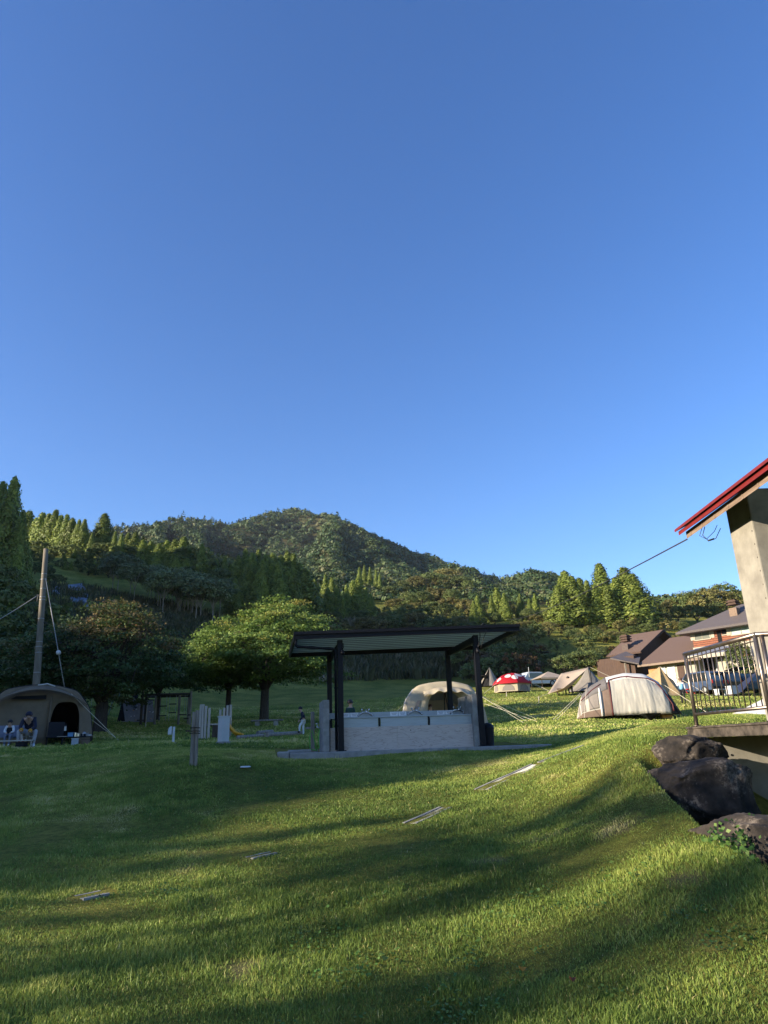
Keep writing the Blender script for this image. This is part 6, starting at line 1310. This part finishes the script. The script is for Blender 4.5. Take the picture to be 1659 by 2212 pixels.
# ------------------------------------------------------------------ people
def skin_obj(name, J, edges, rad, mat, parent, sub=1):
    ks = list(J); ix = {k: i for i, k in enumerate(ks)}; me = bpy.data.meshes.new(name)
    me.from_pydata([tuple(J[k]) for k in ks], [(ix[a], ix[c]) for a, c in edges], []); me.materials.append(mat); o = bpy.data.objects.new(name, me); COL.objects.link(o); o.parent = parent
    md = o.modifiers.new('skin', 'SKIN'); md.use_smooth_shade = True; md.use_x_symmetry = False
    for i, k in enumerate(ks): sv = me.skin_vertices[0].data[i]; sv.radius = (rad[k], rad[k]) if not isinstance(rad[k], tuple) else rad[k]; sv.use_root = (i == 0)
    sb = o.modifiers.new('smooth', 'SUBSURF'); sb.levels = sub; sb.render_levels = sub; return o
STAND = dict(pel=(0, 0, .53), spi=(0, .005, .64), che=(0, 0, .755), nek=(0, 0, .845), hd=(0, -.012, .90), hdt=(0, -.008, .955),
             ls=(.095, 0, .80), le=(.125, .01, .635), lw=(.13, -.03, .485), lp=(.13, -.045, .445), rs=(-.095, 0, .80), re=(-.125, .01, .635), rw=(-.13, -.03, .485), rp=(-.13, -.045, .445),
             lh=(.05, 0, .50), lk=(.055, -.012, .28), la=(.055, .01, .045), lt=(.06, -.085, .018), rh=(-.05, 0, .50), rk=(-.055, -.012, .28), ra=(-.055, .01, .045), rt=(-.06, -.085, .018))
RADB = dict(pel=.068, spi=.062, che=.072, nek=.030, hd=.052, hdt=.042, ls=.036, le=.026, lw=.019, lp=.020, rs=.036, re=.026, rw=.019, rp=.020, lh=.05, lk=.035, la=.022, lt=.018, rh=.05, rk=.035, ra=.022, rt=.018)
BONES = [('pel', 'spi'), ('spi', 'che'), ('che', 'nek'), ('nek', 'hd'), ('hd', 'hdt'), ('che', 'ls'), ('ls', 'le'), ('le', 'lw'), ('lw', 'lp'), ('che', 'rs'), ('rs', 're'), ('re', 'rw'), ('rw', 'rp'), ('pel', 'lh'), ('lh', 'lk'), ('lk', 'la'), ('la', 'lt'), ('pel', 'rh'), ('rh', 'rk'), ('rk', 'ra'), ('ra', 'rt')]
def person(label, loc, rz, H, top, bottom, pose={}, hair=M['hair'], shoes=M['black_cloth'], child=False, glove=None, hood=None, hands=True, group=None, vest=None, headk=1.0):
    t = thing('person', label, 'person', loc, rz, group); J = dict(STAND); J.update(pose); k = 1.18 if child else 1.0
    J = {a: Vector(v) * H for a, v in J.items()}; Rd = {a: v * H for a, v in RADB.items()}
    if child:
        up = (J['hdt'] - J['nek']); J['hd'] = J['nek'] + up * .55; J['hdt'] = J['nek'] + up * 1.12
        for a in ('hd', 'hdt'): Rd[a] *= k
    E_ = list(BONES); fd = (J['hd'] - J['hdt']).cross(Vector((1, 0, 0)))
    face = Vector((J['hd'].x, J['hd'].y, J['hd'].z)); fwd = Vector(pose.get('look', (0, -1, -.1))).normalized()
    J['nose'] = J['hd'] + fwd * Rd['hd'] * 1.18 + Vector((0, 0, .008)) * H; Rd['nose'] = .007 * H; E_.append(('hd', 'nose'))
    J.pop('look', None); Rd.pop('look', None)
    if hands:
        for s in 'lr':
            d = (J[s + 'p'] - J[s + 'w']).normalized(); a = Vector((0, 0, 1)) if abs(d.z) < .7 else Vector((0, 1, 0)); sd = d.cross(a).normalized(); nn = sd.cross(d)
            for i, (off, ln) in enumerate(((-.012, .030), (-.004, .036), (.004, .034), (.012, .027))):
                J[f'{s}f{i}'] = J[s + 'p'] + (d * .022 + sd * off) * H; J[f'{s}g{i}'] = J[s + 'p'] + (d * (.022 + ln * .8) + sd * off * 1.1 + nn * -.010) * H; Rd[f'{s}f{i}'] = .0055 * H; Rd[f'{s}g{i}'] = .0046 * H; E_ += [(s + 'p', f'{s}f{i}'), (f'{s}f{i}', f'{s}g{i}')]
            J[s + 'th'] = J[s + 'p'] + (d * .008 + sd * -.026) * H; Rd[s + 'th'] = .0058 * H; E_.append((s + 'p', s + 'th'))
    skin_obj('body', J, E_, Rd, M['skin'], t)
    sub = lambda ks: {a: J[a] for a in ks}; gr = lambda ks, m_, add: {a: Rd[a] * m_ + add * H for a in ks}
    ks = ['che', 'spi', 'pel', 'nek', 'ls', 'le', 'lw', 'rs', 're', 'rw']; Jt = sub(ks); Jt['nek'] = J['che'].lerp(J['nek'], .55); Jt['pel'] = J['pel'].lerp(J['spi'], .15); Jt['lw'] = J['le'].lerp(J['lw'], .95); Jt['rw'] = J['re'].lerp(J['rw'], .95); Rt = gr(ks, 1.12, .006); Rt['nek'] = .045 * H
    skin_obj('jacket', Jt, [('che', 'spi'), ('spi', 'pel'), ('che', 'nek'), ('che', 'ls'), ('ls', 'le'), ('le', 'lw'), ('che', 'rs'), ('rs', 're'), ('re', 'rw')], Rt, top, t)
    ks = ['pel', 'lh', 'lk', 'la', 'rh', 'rk', 'ra']; Jb = sub(ks); Rb = gr(ks, 1.1, .006); Rb['la'] = Rb['ra'] = .033 * H
    skin_obj('trousers', Jb, [('pel', 'lh'), ('lh', 'lk'), ('lk', 'la'), ('pel', 'rh'), ('rh', 'rk'), ('rk', 'ra')], Rb, bottom, t)
    for s in 'lr':
        a, c = J[s + 'a'], J[s + 't']; b = MB(); d = (c - a); b.tube([a - d * .25 + Vector((0, 0, -.012)) * H, a + d * .3, c, c + d * .25], [.024 * H, .032 * H, .026 * H, .012 * H], 9); b.build('shoe', shoes, t, smooth=True)
    c = (J['hd'] + J['hdt']) / 2; r = Rd['hd'] * 1.22; back = Vector((-fwd.x, -fwd.y, 0)) * r * .22
    b = MB(); b.ball(tuple(c + back + Vector((0, 0, r * .22))), (r * 1.03, r * 1.06, r * 1.08), 14, 8, 0, .58); b.build('hair' if hood is None else 'hood', hood or hair, t, smooth=True)
    sd = fwd.cross(Vector((0, 0, 1))).normalized()
    for q in (-1, 1):
        b = MB(); b.ball(tuple(J['hd'] + fwd * Rd['hd'] * .98 + sd * q * .02 * H + Vector((0, 0, .016)) * H), .006 * H, 6, 5); b.build('eye', M['hair'], t)
        b = MB(); b.ball(tuple(J['hd'] + sd * q * Rd['hd'] * 1.05 + Vector((0, 0, .008)) * H), (.007 * H, .012 * H, .017 * H), 6, 5); b.build('ear', M['skin'], t, smooth=True)
    if glove:
        for s in 'lr':
            d = (J[s + 'p'] - J[s + 'w']); b = MB(); b.tube([J[s + 'w'] - d * .9, J[s + 'w'], J[s + 'p'], J[s + 'p'] + d * .9], [.034 * H, .036 * H, .040 * H, .024 * H], 9); b.build('glove', glove, t, smooth=True)
    if vest:
        b = MB(); b.tube([J['pel'].lerp(J['spi'], .2), J['spi'], J['che'], J['che'].lerp(J['nek'], .35)], [.088 * H, .086 * H, .088 * H, .07 * H], 12); b.build('vest', vest, t, smooth=True)
    return t, J
def seat_pose(lean=.0, seat=.27, spread=.07, knee=.30, hands=None):
    p = dict(pel=(0, .02, seat + .04), spi=(0, .02 - .03 * lean, seat + .15), che=(0, .0 - .13 * lean, seat + .27 - .03 * lean), nek=(0, -.02 - .19 * lean, seat + .355 - .06 * lean), hd=(0, -.04 - .23 * lean, seat + .41 - .09 * lean), hdt=(0, -.05 - .25 * lean, seat + .465 - .11 * lean))
    cx = p['che']
    for s, q in (('l', 1), ('r', -1)):
        p[s + 's'] = (q * .095, cx[1], cx[2] + .04); p[s + 'e'] = (q * .135, cx[1] - .08, cx[2] - .12)
        p[s + 'h'] = (q * .05, 0, seat + .03); p[s + 'k'] = (q * (spread + .02), -.23, knee); p[s + 'a'] = (q * spread, -.21, .045); p[s + 't'] = (q * (spread + .01), -.31, .018)
        h = (hands or {}).get(s, (q * .05, -.19, seat + .10)); p[s + 'w'] = (h[0], h[1] + .03, h[2] + .01); p[s + 'p'] = h
    p['look'] = (0, -1, -.35 - .5 * lean); return p
# seated pair by the brown tent
pa = on(at(17, 1611, 23.9).x, 23.9); person('small child in a dark vest with pale sleeves, seated low beside the hooded adult', pa, radians(16), 1.02, M['white_cloth'], M['grey_cloth'], seat_pose(.25, .30, .06, .33), child=True, vest=M['black_cloth'], shoes=M['white_cloth'])
pb = on(at(57, 1612, 23.6).x, 23.6); person('hooded adult in dark navy with yellow gloves, bent over and seated before the brown tent', pb, radians(22), 1.62, M['navy_cloth'], M['pale_trousers'], seat_pose(.95, .24, .13, .30, {'l': (.06, -.33, .29), 'r': (-.10, -.31, .31)}), glove=M['glove'], hood=M['navy_cloth'], shoes=M['white_cloth'])
def camp_bench():
    p = on(at(20, 1609, 24.2).x, 24.2); t = thing('camp_bench', 'pale grey folding camp bench under the seated child', 'bench', p, radians(18))
    b = MB(); b.box((0, .05, .28), (1.05, .36, .04)); b.build('seat', M['grey_cloth'], t, bevel=.012); b = MB(); b.box((0, .25, .48), (1.05, .04, .34)); b.build('backrest', M['grey_cloth'], t, bevel=.015)
    for x in (-.48, .48): b = MB(); b.tube([(x, -.1, 0), (x, .24, .62)], .016, 7); b.tube([(x, .26, 0), (x, -.1, .28)], .016, 7); b.build('leg', M['galvanised'], t, smooth=True)
    p = on(at(84, 1612, 24.2).x - .3, 24.3); t = thing('camp_stool', 'low folding stool beneath the hooded adult', 'stool', on(pb.x - .05, pb.y + .1), radians(22))
    b = MB(); b.box((0, 0, .37), (.42, .32, .035)); b.build('seat', M['black_fabric'], t, bevel=.01)
    for x in (-.19, .19): b = MB(); b.tube([(x, -.14, 0), (x, .14, .36)], .013, 6); b.tube([(x, .14, 0), (x, -.14, .36)], .013, 6); b.build('leg', M['galvanised'], t)
    p = on(at(30, 1615, 23.1).x, 23.1); t = thing('low_table', 'low dark camp table with a pale rim in front of the seated pair', 'table', p, radians(16))
    b = MB(); b.box((0, 0, .20), (1.1, .34, .025)); b.build('table_top', M['black_steel'], t, bevel=.004); b = MB(); b.box((0, -.178, .2), (1.12, .012, .035)); b.build('rim', M['galvanised'], t)
    for x in (-.5, .5):
        for y in (-.14, .14): b = MB(); b.box((x, y, .09), (.025, .025, .19)); b.build('leg', M['galvanised'], t)
    q = on(at(46, 1613, 23.1).x, 23.1); t = thing('fire_box', 'small open fire box with red and white lumps at the feet of the adult', 'fire box', q); b = MB()
    for a, c in (((-.14, -.1), (.14, -.1)), ((.14, -.1), (.14, .1)), ((.14, .1), (-.14, .1)), ((-.14, .1), (-.14, -.1))): b.beam((*a, .1), (*c, .1), .012, .14)
    b.build('box_wall', M['black_steel'], t)
    for i in range(4): b = MB(); b.ball((-.09 + .06 * i, .02 * (i % 2), .2), (.04, .035, .035), 8, 6); b.build('red_white_lump', M['red_plastic'] if i % 2 == 0 else M['white_fabric'], t, smooth=True)  # small lumps in plain red and white
    b = W(on(pb.x, pb.y)); g = Vector((pb.x, pb.y, pb.z)); pp = at(46.5, 1586, 23.15); qq = at(47.5, 1606, 23.12); b.beam(pp, qq, .045, .05); x = b.build('kindling', M['pale_wood'], None, loc=on(pb.x, pb.y)); setp(x, 'split stick of pale kindling held over the fire box', 'stick')
camp_bench()
def camp_table():
    p = on(at(166, 1609, 24.4).x, 24.4); t = thing('camp_table', 'dark camp table crowded with cookware in front of the tent doorway', 'table', p, radians(16)); L_ = .92
    b = MB(); b.box((0, 0, .27), (L_, .42, .025)); b.build('table_top', M['black_steel'], t, bevel=.004)
    for x in (-.42, .42):
        for y in (-.17, .17): b = MB(); b.box((x, y, .13), (.025, .025, .26)); b.build('leg', M['black_steel'], t)
    def put(name, label, cat, x, y, fn, mats):
        R3 = Matrix.Rotation(radians(16), 3, 'Z'); loc = p + R3 @ Vector((x, y, .284)); q = thing(name, label, cat, loc, radians(16))
        for nm, bb, m_ in fn: bb.build(nm, m_, q, smooth=False, bevel=.004)
    T = lambda z0, z1, r0, r1=None: MB().tube([(0, 0, z0), (0, 0, z1)], [r0, r1 or r0], 14)
    put('kettle', 'small grey kettle with a lid knob on the camp table', 'kettle', .19, .02, [('body', T(.002, .12, .09, .06), M['galvanised']), ('lid', T(.121, .15, .05, .02), M['galvanised']), ('spout', MB().tube([(.08, 0, .05), (.13, 0, .11)], .014, 7), M['galvanised'])], None)
    put('stove', 'small black camp stove under the kettle corner of the table', 'stove', .18, -.13, [('body', MB().box((0, 0, .04), (.16, .1, .08)), M['black_steel']), ('knob', MB().tube([(0, -.05, .04), (0, -.07, .04)], .018, 8), M['galvanised'])], None)
    put('storage_tin', 'teal box on the camp table next to the pots', 'box', -.22, -.02, [('body', MB().box((0, 0, .06), (.16, .12, .11)), M['blue_plastic']), ('lid', MB().box((0, 0, .125), (.17, .13, .018)), M['blue_plastic'])], None)
    for i, (x, y) in enumerate(((-.08, .0), (-.02, .05), (.03, -.02))): put('cooking_pot', ['tall silver pot standing nearest the teal box', 'silver pot at the back of the pot trio', 'silver pot standing nearest the kettle'][i], 'pot', x, y, [('body', T(.002, .13 - .02 * i, .035), M['chrome']), ('rim', T(.131 - .02 * i, .138 - .02 * i, .04), M['galvanised'])], None)
    put('plate_stack', 'white plates at the right end of the camp table', 'plate', .36, -.05, [('plate', T(.002, .03, .08, .1), M['white_paint']), ('bowl', T(.031, .06, .05, .08), M['white_paint'])], None)
    put('board', 'thin pale cutting board sticking out at the left of the camp table', 'board', -.44, -.1, [('plank', MB().box((0, 0, .014), (.26, .16, .018)), M['pale_wood']), ('handle', MB().box((-.15, 0, .014), (.05, .05, .016)), M['pale_wood'])], None)
    q = on(at(161, 1612, 23.95).x, 23.95); t = thing('cooler_box', 'pale blue-grey fabric cooler box under the camp table', 'cooler', q, radians(16)); b = MB(); b.prism([(-.10, -.08, 0), (.10, -.08, 0), (.10, .08, 0), (-.10, .08, 0)], (0, 0, .22)); b.build('bag', solid('cooler_grey', (.36, .40, .44), .8), t, bevel=.02); b = MB(); b.box((0, 0, .232), (.22, .18, .022)); b.build('lid', M['grey_paint'], t, bevel=.006)
    q = on(at(183, 1611, 24.3).x, 24.35); t = thing('storage_box', 'brown storage box under the right end of the camp table', 'box', q, radians(16)); b = MB(); b.box((0, 0, .09), (.24, .2, .18)); b.build('crate', M['taupe_canvas'], t, bevel=.008); b = MB(); b.box((0, 0, .19), (.25, .21, .015)); b.build('lid', M['dark_wood'], t)
    q = on(at(138, 1609, 24.8).x, 24.8); t = thing('lantern_stand', 'thin lantern stand with a pale lantern in the tent doorway', 'lantern', q); b = MB(); b.tube([(0, 0, 0), (0, 0, .72)], .012, 7); b.build('pole', M['black_steel'], t); b = MB(); b.tube([(0, -.02, .48), (0, -.02, .62)], [.035, .03], 10); b.build('lantern', M['white_fabric'], t); b = MB(); b.tube([(0, -.02, .625), (0, -.02, .66)], [.05, .02], 10); b.build('lantern_top', M['black_steel'], t)
    q = on(at(116, 1610, 24.7).x, 24.7); t = thing('camp_chair', 'black fabric camp chair in the dark tent doorway', 'chair', q, radians(20)); b = MB(); b.box((0, 0, .28), (.5, .45, .04)); b.build('seat', M['black_fabric'], t, bevel=.01); b = MB(); b.beam((0, .2, .30), (0, .3, .78), .5, .03); b.build('backrest', M['black_fabric'], t)
    for x in (-.23, .23):
        b = MB(); b.tube([(x, -.2, 0), (x, .2, .3)], .013, 6); b.tube([(x, .22, 0), (x, -.2, .3)], .013, 6); b.build('leg', M['black_steel'], t)
camp_table()
# boy walking by the logs
q = spot(655, 1590, 32.2)
person('boy in a navy jacket and pale trousers stepping over the balance log', q, radians(-80), 1.22, M['navy_cloth'], M['white_cloth'], dict(che=(0, -.045, .75), nek=(0, -.075, .835), hd=(0, -.11, .885), hdt=(0, -.125, .94), ls=(.095, -.045, .795), le=(.12, -.04, .63), lw=(.10, -.14, .54), lp=(.09, -.17, .51), rs=(-.095, -.045, .795), re=(-.12, -.02, .63), rw=(-.10, -.12, .53), rp=(-.09, -.15, .50),
       lh=(.05, 0, .5), lk=(.055, -.13, .35), la=(.055, -.14, .15), lt=(.06, -.23, .11), rk=(-.055, .0, .27), look=(0, -1, -.55)), child=True)
# child in a green shirt beyond the sinks
q = on(at(757, 1540, 26).x, 26); H_ = at(757, 1513.5, 26).z - q.z
person('child in a dark green shirt standing beyond the left sink, seen from behind', q, radians(150), max(1.0, H_ / 1.0), M['green_cloth'], M['black_cloth'], {}, child=True)
q = spot(930, 1560, 37.2)
person('person with brown hair seated in the doorway of the cream tent', q, radians(20), 1.55, M['navy_cloth'], M['black_cloth'], seat_pose(.1, .27), hair=solid('brown_hair', (.06, .025, .015), .5))
cp = CW[1]; R3 = Matrix.Rotation(radians(46), 3, 'Z'); q = cp + R3 @ Vector((.62, -.20, .62))
person('child in dark top and grey-blue trousers climbing the A-frame wall', q, radians(224), 1.02, M['navy_cloth'], M['grey_cloth'], dict(lw=(.1, -.16, .62), lp=(.1, -.2, .63), le=(.14, -.06, .66), rw=(-.1, -.16, .62), rp=(-.1, -.2, .63), re=(-.14, -.06, .66), rk=(-.07, -.10, .33), ra=(-.06, .02, .15), rt=(-.06, -.06, .13)), child=True)
q = on(at(1206, 1492, 57).x, 57); person('child in a dark coat and blue trousers standing right of the red tent', q, radians(30), 1.0, M['black_cloth'], M['blue_plastic'], {}, child=True)
q = spot(1478, 1521, 41.5)
person('child in a light blue vest and black trousers walking towards the tan tent', q, radians(160), 1.36, M['white_cloth'], M['black_cloth'], dict(le=(.14, -.06, .70), lw=(.13, -.13, .80), lp=(.12, -.15, .83), lk=(.07, -.05, .28), rk=(-.05, .03, .28), ra=(-.06, .09, .06), rt=(-.06, .01, .03)), child=True, vest=M['blue_cloth'], hair=solid('brown_hair_light', (.10, .05, .03), .5))
q = on(at(1228, 1492, 52.5).x, 52.5); person('person in pale blue seated under the beige tarp', q, radians(10), 1.6, M['blue_cloth'], M['navy_cloth'], seat_pose(.2, .25))
def tarp_camp():
    q = on(at(1228, 1492, 52.6).x, 52.62); t = thing('camp_chair', 'low blue camp chair under the beige tarp', 'chair', q); b = MB(); b.box((0, .02, .36), (.5, .42, .04)); b.build('seat', M['navy_fabric'], t); b = MB(); b.beam((0, .22, .38), (0, .32, .85), .5, .03); b.build('backrest', M['navy_fabric'], t)
    for x in (-.22, .22): b = MB(); b.tube([(x, -.18, 0), (x, .22, .38)], .014, 6); b.build('leg', M['galvanised'], t)
    q = on(at(1214, 1494, 51.5).x, 51.6); t = thing('camp_table', 'small dark camp table under the beige tarp', 'table', q); b = MB(); b.box((0, 0, .42), (.7, .4, .03)); b.build('table_top', M['dark_wood'], t)
    for x in (-.3, .3): b = MB(); b.box((x, 0, .2), (.03, .3, .4)); b.build('leg', M['dark_wood'], t)
    for i, (u, v, Y) in enumerate(((1490, 1490, 60), (1504, 1491, 61))):
        q = on(at(u, v, Y).x, Y); t = thing('folding_chair', ['red folding chair by the lodge, nearest the tan tent', 'red folding chair by the lodge, nearest the blue van'][i], 'chair', q, .6 * i, 'red chairs by the lodge'); b = MB(); b.box((0, 0, .42), (.62, .5, .05)); b.build('seat', M['red_plastic'], t); b = MB(); b.beam((0, .24, .42), (0, .34, 1.05), .62, .04); b.build('backrest', M['red_plastic'], t)
        for x in (-.28, .28): b = MB(); b.tube([(x, -.22, 0), (x, .25, .42)], .02, 6); b.build('leg', M['red_plastic'], t)
    q = on(at(1584, 1504, 50).x, 50); t = thing('cooler_box', 'white cooler box on short legs seen through the railing', 'cooler', q, .5); b = MB(); b.box((0, 0, .42), (.72, .45, .5)); b.build('box_body', M['foam'], t, bevel=.03); b = MB(); b.box((0, 0, .70), (.75, .48, .06)); b.build('lid', M['white_paint'], t, bevel=.02)
    for x in (-.3, .3): b = MB(); b.box((x, 0, .09), (.04, .4, .17)); b.build('leg', M['dark_wood'], t)
    q = on(at(1560, 1500, 52).x, 52); t = thing('camp_table', 'pale camp table left of the white cooler box behind the railing', 'table', q, .4); b = MB(); b.box((0, 0, .5), (1.0, .5, .04)); b.build('table_top', M['white_paint'], t)
    for x in (-.45, .45): b = MB(); b.box((x, 0, .24), (.04, .4, .48)); b.build('leg', M['white_paint'], t)
tarp_camp()
# slender trees added out of frame, crowns shaped to break the low sun into streaks
def shade_row():
    rn = random.Random(12); sxx, syy = sin(SUN_AZ), cos(SUN_AZ)
    kinds = [Kind(broad_mesh(61 + i, 30, 20, .8, .62, .030, .006, .085), M['broad_leaf'], M['bark']) for i in range(2)]
    loose = [Kind(broad_mesh(71 + i, 20, 16, .8, .55, .034, .008, .24), M['broad_leaf'], M['bark']) for i in range(2)]
    # (offset across the sun, distance, lower and upper height of the crown where it crosses the lawn, width, loose?)
    spec = [(7.9, 27, 2.2, 3.5, 1.0, 0), (6.7, 28, 2.0, 3.7, 1.3, 0), (6.2, 29, .6, 1.6, .45, 0), (4.7, 26, 1.5, 2.9, .8, 0), (9.0, 30, .5, 1.5, .45, 0), (10.6, 27, -.6, 1.0, .6, 0), (3.2, 28, .3, 1.3, .35, 0), (2.3, 26, .2, 1.7, .4, 0), (13.3, 29, -1, 3.4, 2.0, 0), (15.3, 27, -1, 3.2, 2.0, 0), (7.3, 31, -.5, .6, .4, 0), (5.5, 32, .0, .6, .3, 0), (8.5, 28, -.6, .5, .4, 0), (5.0, 30, .4, .9, .3, 0), (9.8, 28, .8, 2.2, .4, 0),
            (4.0, 33, -.2, 2.4, 1.6, 1), (9.2, 34, -.2, 2.6, 1.6, 1)]
    spec.sort()
    for i, (c, tt, g0, g1, wd, lo) in enumerate(spec):
        x, y = tt * sxx + c * syy, tt * syy - c * sxx; z = gz(x, y); k = tan(SUN_EL) * tt; top = g1 + k - z; fr = .62 if not lo else .55
        (loose if lo else kinds)[i % 2].put('shade_tree', 'unseen slender tree added to shade the near lawn, %s' % nth(i, len(spec)), 'tree', (x, y, z - .1), max(3.0, top), wd / max(3.0, top) / (.17 if not lo else .48), rn.uniform(0, 6), 'unseen slender trees added to shade the lawn')
shade_row()
# the valley air: far woods fade a little towards blue
def haze():
    b = MB(); b.prism([(-1700, -400, -40), (1700, -400, -40), (1700, 1700, -40), (-1700, 1700, -40)], (0, 0, 345)); o = b.build('haze', M['paper']); o.data.materials.clear()
    mt = bpy.data.materials.new('haze'); mt.use_nodes = True; n = mt.node_tree.nodes; n.remove(n['Principled BSDF']); v = n.new('ShaderNodeVolumePrincipled')
    v.inputs['Color'].default_value = (.80, .88, 1, 1); v.inputs['Density'].default_value = HAZE; v.inputs['Anisotropy'].default_value = 0.2
    mt.node_tree.links.new(v.outputs[0], n['Material Output'].inputs['Volume']); o.data.materials.append(mt); setp(o, 'thin blue valley haze', 'haze', kind='stuff')
if HAZE > 0: haze()

for k_ in Kind.every:
    if not k_.used: bpy.data.objects.remove(k_.cr); bpy.data.objects.remove(k_.tk)

# ------------------------------------------------------------------ grass blades on the lawn
def grass():
    rng = np.random.default_rng(9)
    def batch(n, r0, r1, pw, azm, hh, wid):
        u = rng.random(n); e = 2 - pw
        r = (r0 ** e + u * (r1 ** e - r0 ** e)) ** (1 / e); az = rng.uniform(-azm, azm, n)
        x, y = r * np.sin(az), r * np.cos(az)
        return x, y, r, np.full(n, hh), np.full(n, wid)
    X, Y, R_, H, Wd = map(np.concatenate, zip(batch(GRASS_N, 3.2, 24, 1.45, .62, .043, .0029), batch(GRASS_N // 5, 20, 62, 1.2, .58, .075, .012)))
    ok = np.ones(len(X), bool)
    for fn in NO_GRASS: ok &= ~fn(X, Y)
    X, Y, R_, H, Wd = X[ok], Y[ok], R_[ok], H[ok], Wd[ok]; n = len(X); Z = hz(X, Y)
    p1 = fbm(X * 1.1, Y * 1.1, 4, 21); p2 = fbm(X * 3.5, Y * 3.5, 3, 22); p3 = fbm(X * .35, Y * .35, 3, 23)
    H = H * np.clip(.35 + 1.7 * (p1 - .2) * (.4 + 1.3 * p2), .3, 2.2) * rng.uniform(.5, 1.25, n)
    tuft = fbm(X * 2.1 + 9, Y * 2.1, 2, 41); H *= 1 + 1.1 * np.clip((tuft - .52) * 8, 0, 1) * (p1 > .42); wild = rng.random(n) < .003; H[wild] *= 2.4
    bank = np.clip((X - 2.6) / 1.5, 0, 1) * np.clip((10.5 - Y) / 2, 0, 1); H *= 1 + .6 * bank
    Wd = Wd * np.clip(R_ / 8, .8, 2.2) * rng.uniform(.7, 1.4, n)
    dry = bare_field(X, Y)
    T = np.clip(.36 + .16 * np.clip((R_ - 16) / 12, 0, 1) + 1.3 * (p3 - .45) + .8 * (p2 - .45) + rng.normal(0, .13, n) + np.clip(dry - .565, 0, 1) * 3.6, 0, 1)  # far blades tinted paler, painting in the brighter sunlit lawn
    T = np.where(rng.random(n) < .02, rng.uniform(.7, 1, n), np.minimum(T, .92))
    H *= 1 - .55 * np.clip((dry - .565) * 6, 0, 1)
    kp = rng.random(n) > np.clip((dry - .555) * 7, 0, .7) * np.clip((11 - R_) / 4, 0, 1)
    X, Y, Z, H, Wd, T, R_ = X[kp], Y[kp], Z[kp], H[kp], Wd[kp], T[kp], R_[kp]; n = len(X)
    a = rng.uniform(0, 2 * pi, n); b = rng.uniform(0, 2 * pi, n); ln = rng.uniform(.1, .8, n) * H
    ca, sa = np.cos(a), np.sin(a); base = np.stack([X, Y, Z - .008], -1)
    side = np.stack([np.cos(b), np.sin(b), 0 * b], -1) * Wd[:, None]
    mid = base + np.stack([ca * ln * .35, sa * ln * .35, H * .6], -1); tip = base + np.stack([ca * ln, sa * ln, H * rng.uniform(.8, 1, n)], -1)
    V = np.stack([base - side, base + side, mid + side * .8, mid - side * .8, tip], 1).reshape(-1, 3)
    i5 = np.arange(n)[:, None] * 5; q = (i5 + np.array([[0, 1, 2, 3]])); t = (i5 + np.array([[3, 2, 4]]))
    me = bpy.data.meshes.new('grass'); me.vertices.add(5 * n); me.vertices.foreach_set('co', V.astype(np.float32).ravel())
    lp = np.concatenate([q.ravel(), t.ravel()]).astype(np.int32); me.loops.add(len(lp)); me.loops.foreach_set('vertex_index', lp)
    me.polygons.add(2 * n); me.polygons.foreach_set('loop_start', np.concatenate([np.arange(n) * 4, 4 * n + np.arange(n) * 3]).astype(np.int32))
    at_ = me.attributes.new('tint', 'FLOAT', 'POINT'); at_.data.foreach_set('value', np.repeat(T, 5).astype(np.float32))
    me.update(calc_edges=True); me.materials.append(M['grass'])
    o = bpy.data.objects.new('grass', me); COL.objects.link(o); setp(o, 'green lawn grass', 'grass', kind='stuff')
GRASS_N = 900000
try: NO_GRASS
except NameError: NO_GRASS = []
grass()

def clover():
    rng = np.random.default_rng(19); n = 60000; r = rng.uniform(3.4, 14, n) ; az = rng.uniform(-.6, .6, n); x, y = r * np.sin(az), r * np.cos(az)
    f = fbm(x * .8 + 7, y * .8, 3, 51); f2 = fbm(x * 4, y * 4, 2, 52); k = (f > .54) & (f2 > .45)
    for fn in NO_GRASS: k &= ~fn(x, y)
    x, y = x[k], y[k]; n = len(x); P = np.stack([x, y, hz(x, y) + rng.uniform(.015, .05, n)], -1); N = np.tile([0, 0, 1.0], (n, 1))
    V, Fc = leaf_quads(P, N, rng.uniform(.016, .030, n), rng, .9, .4); o = np_obj('clover', V, Fc, M['ivy_leaf'], tint=np.repeat(rng.uniform(.2, .9, n), 4)); setp(o, 'low clover and small weeds among the lawn grass', 'clover', kind='stuff')
clover()
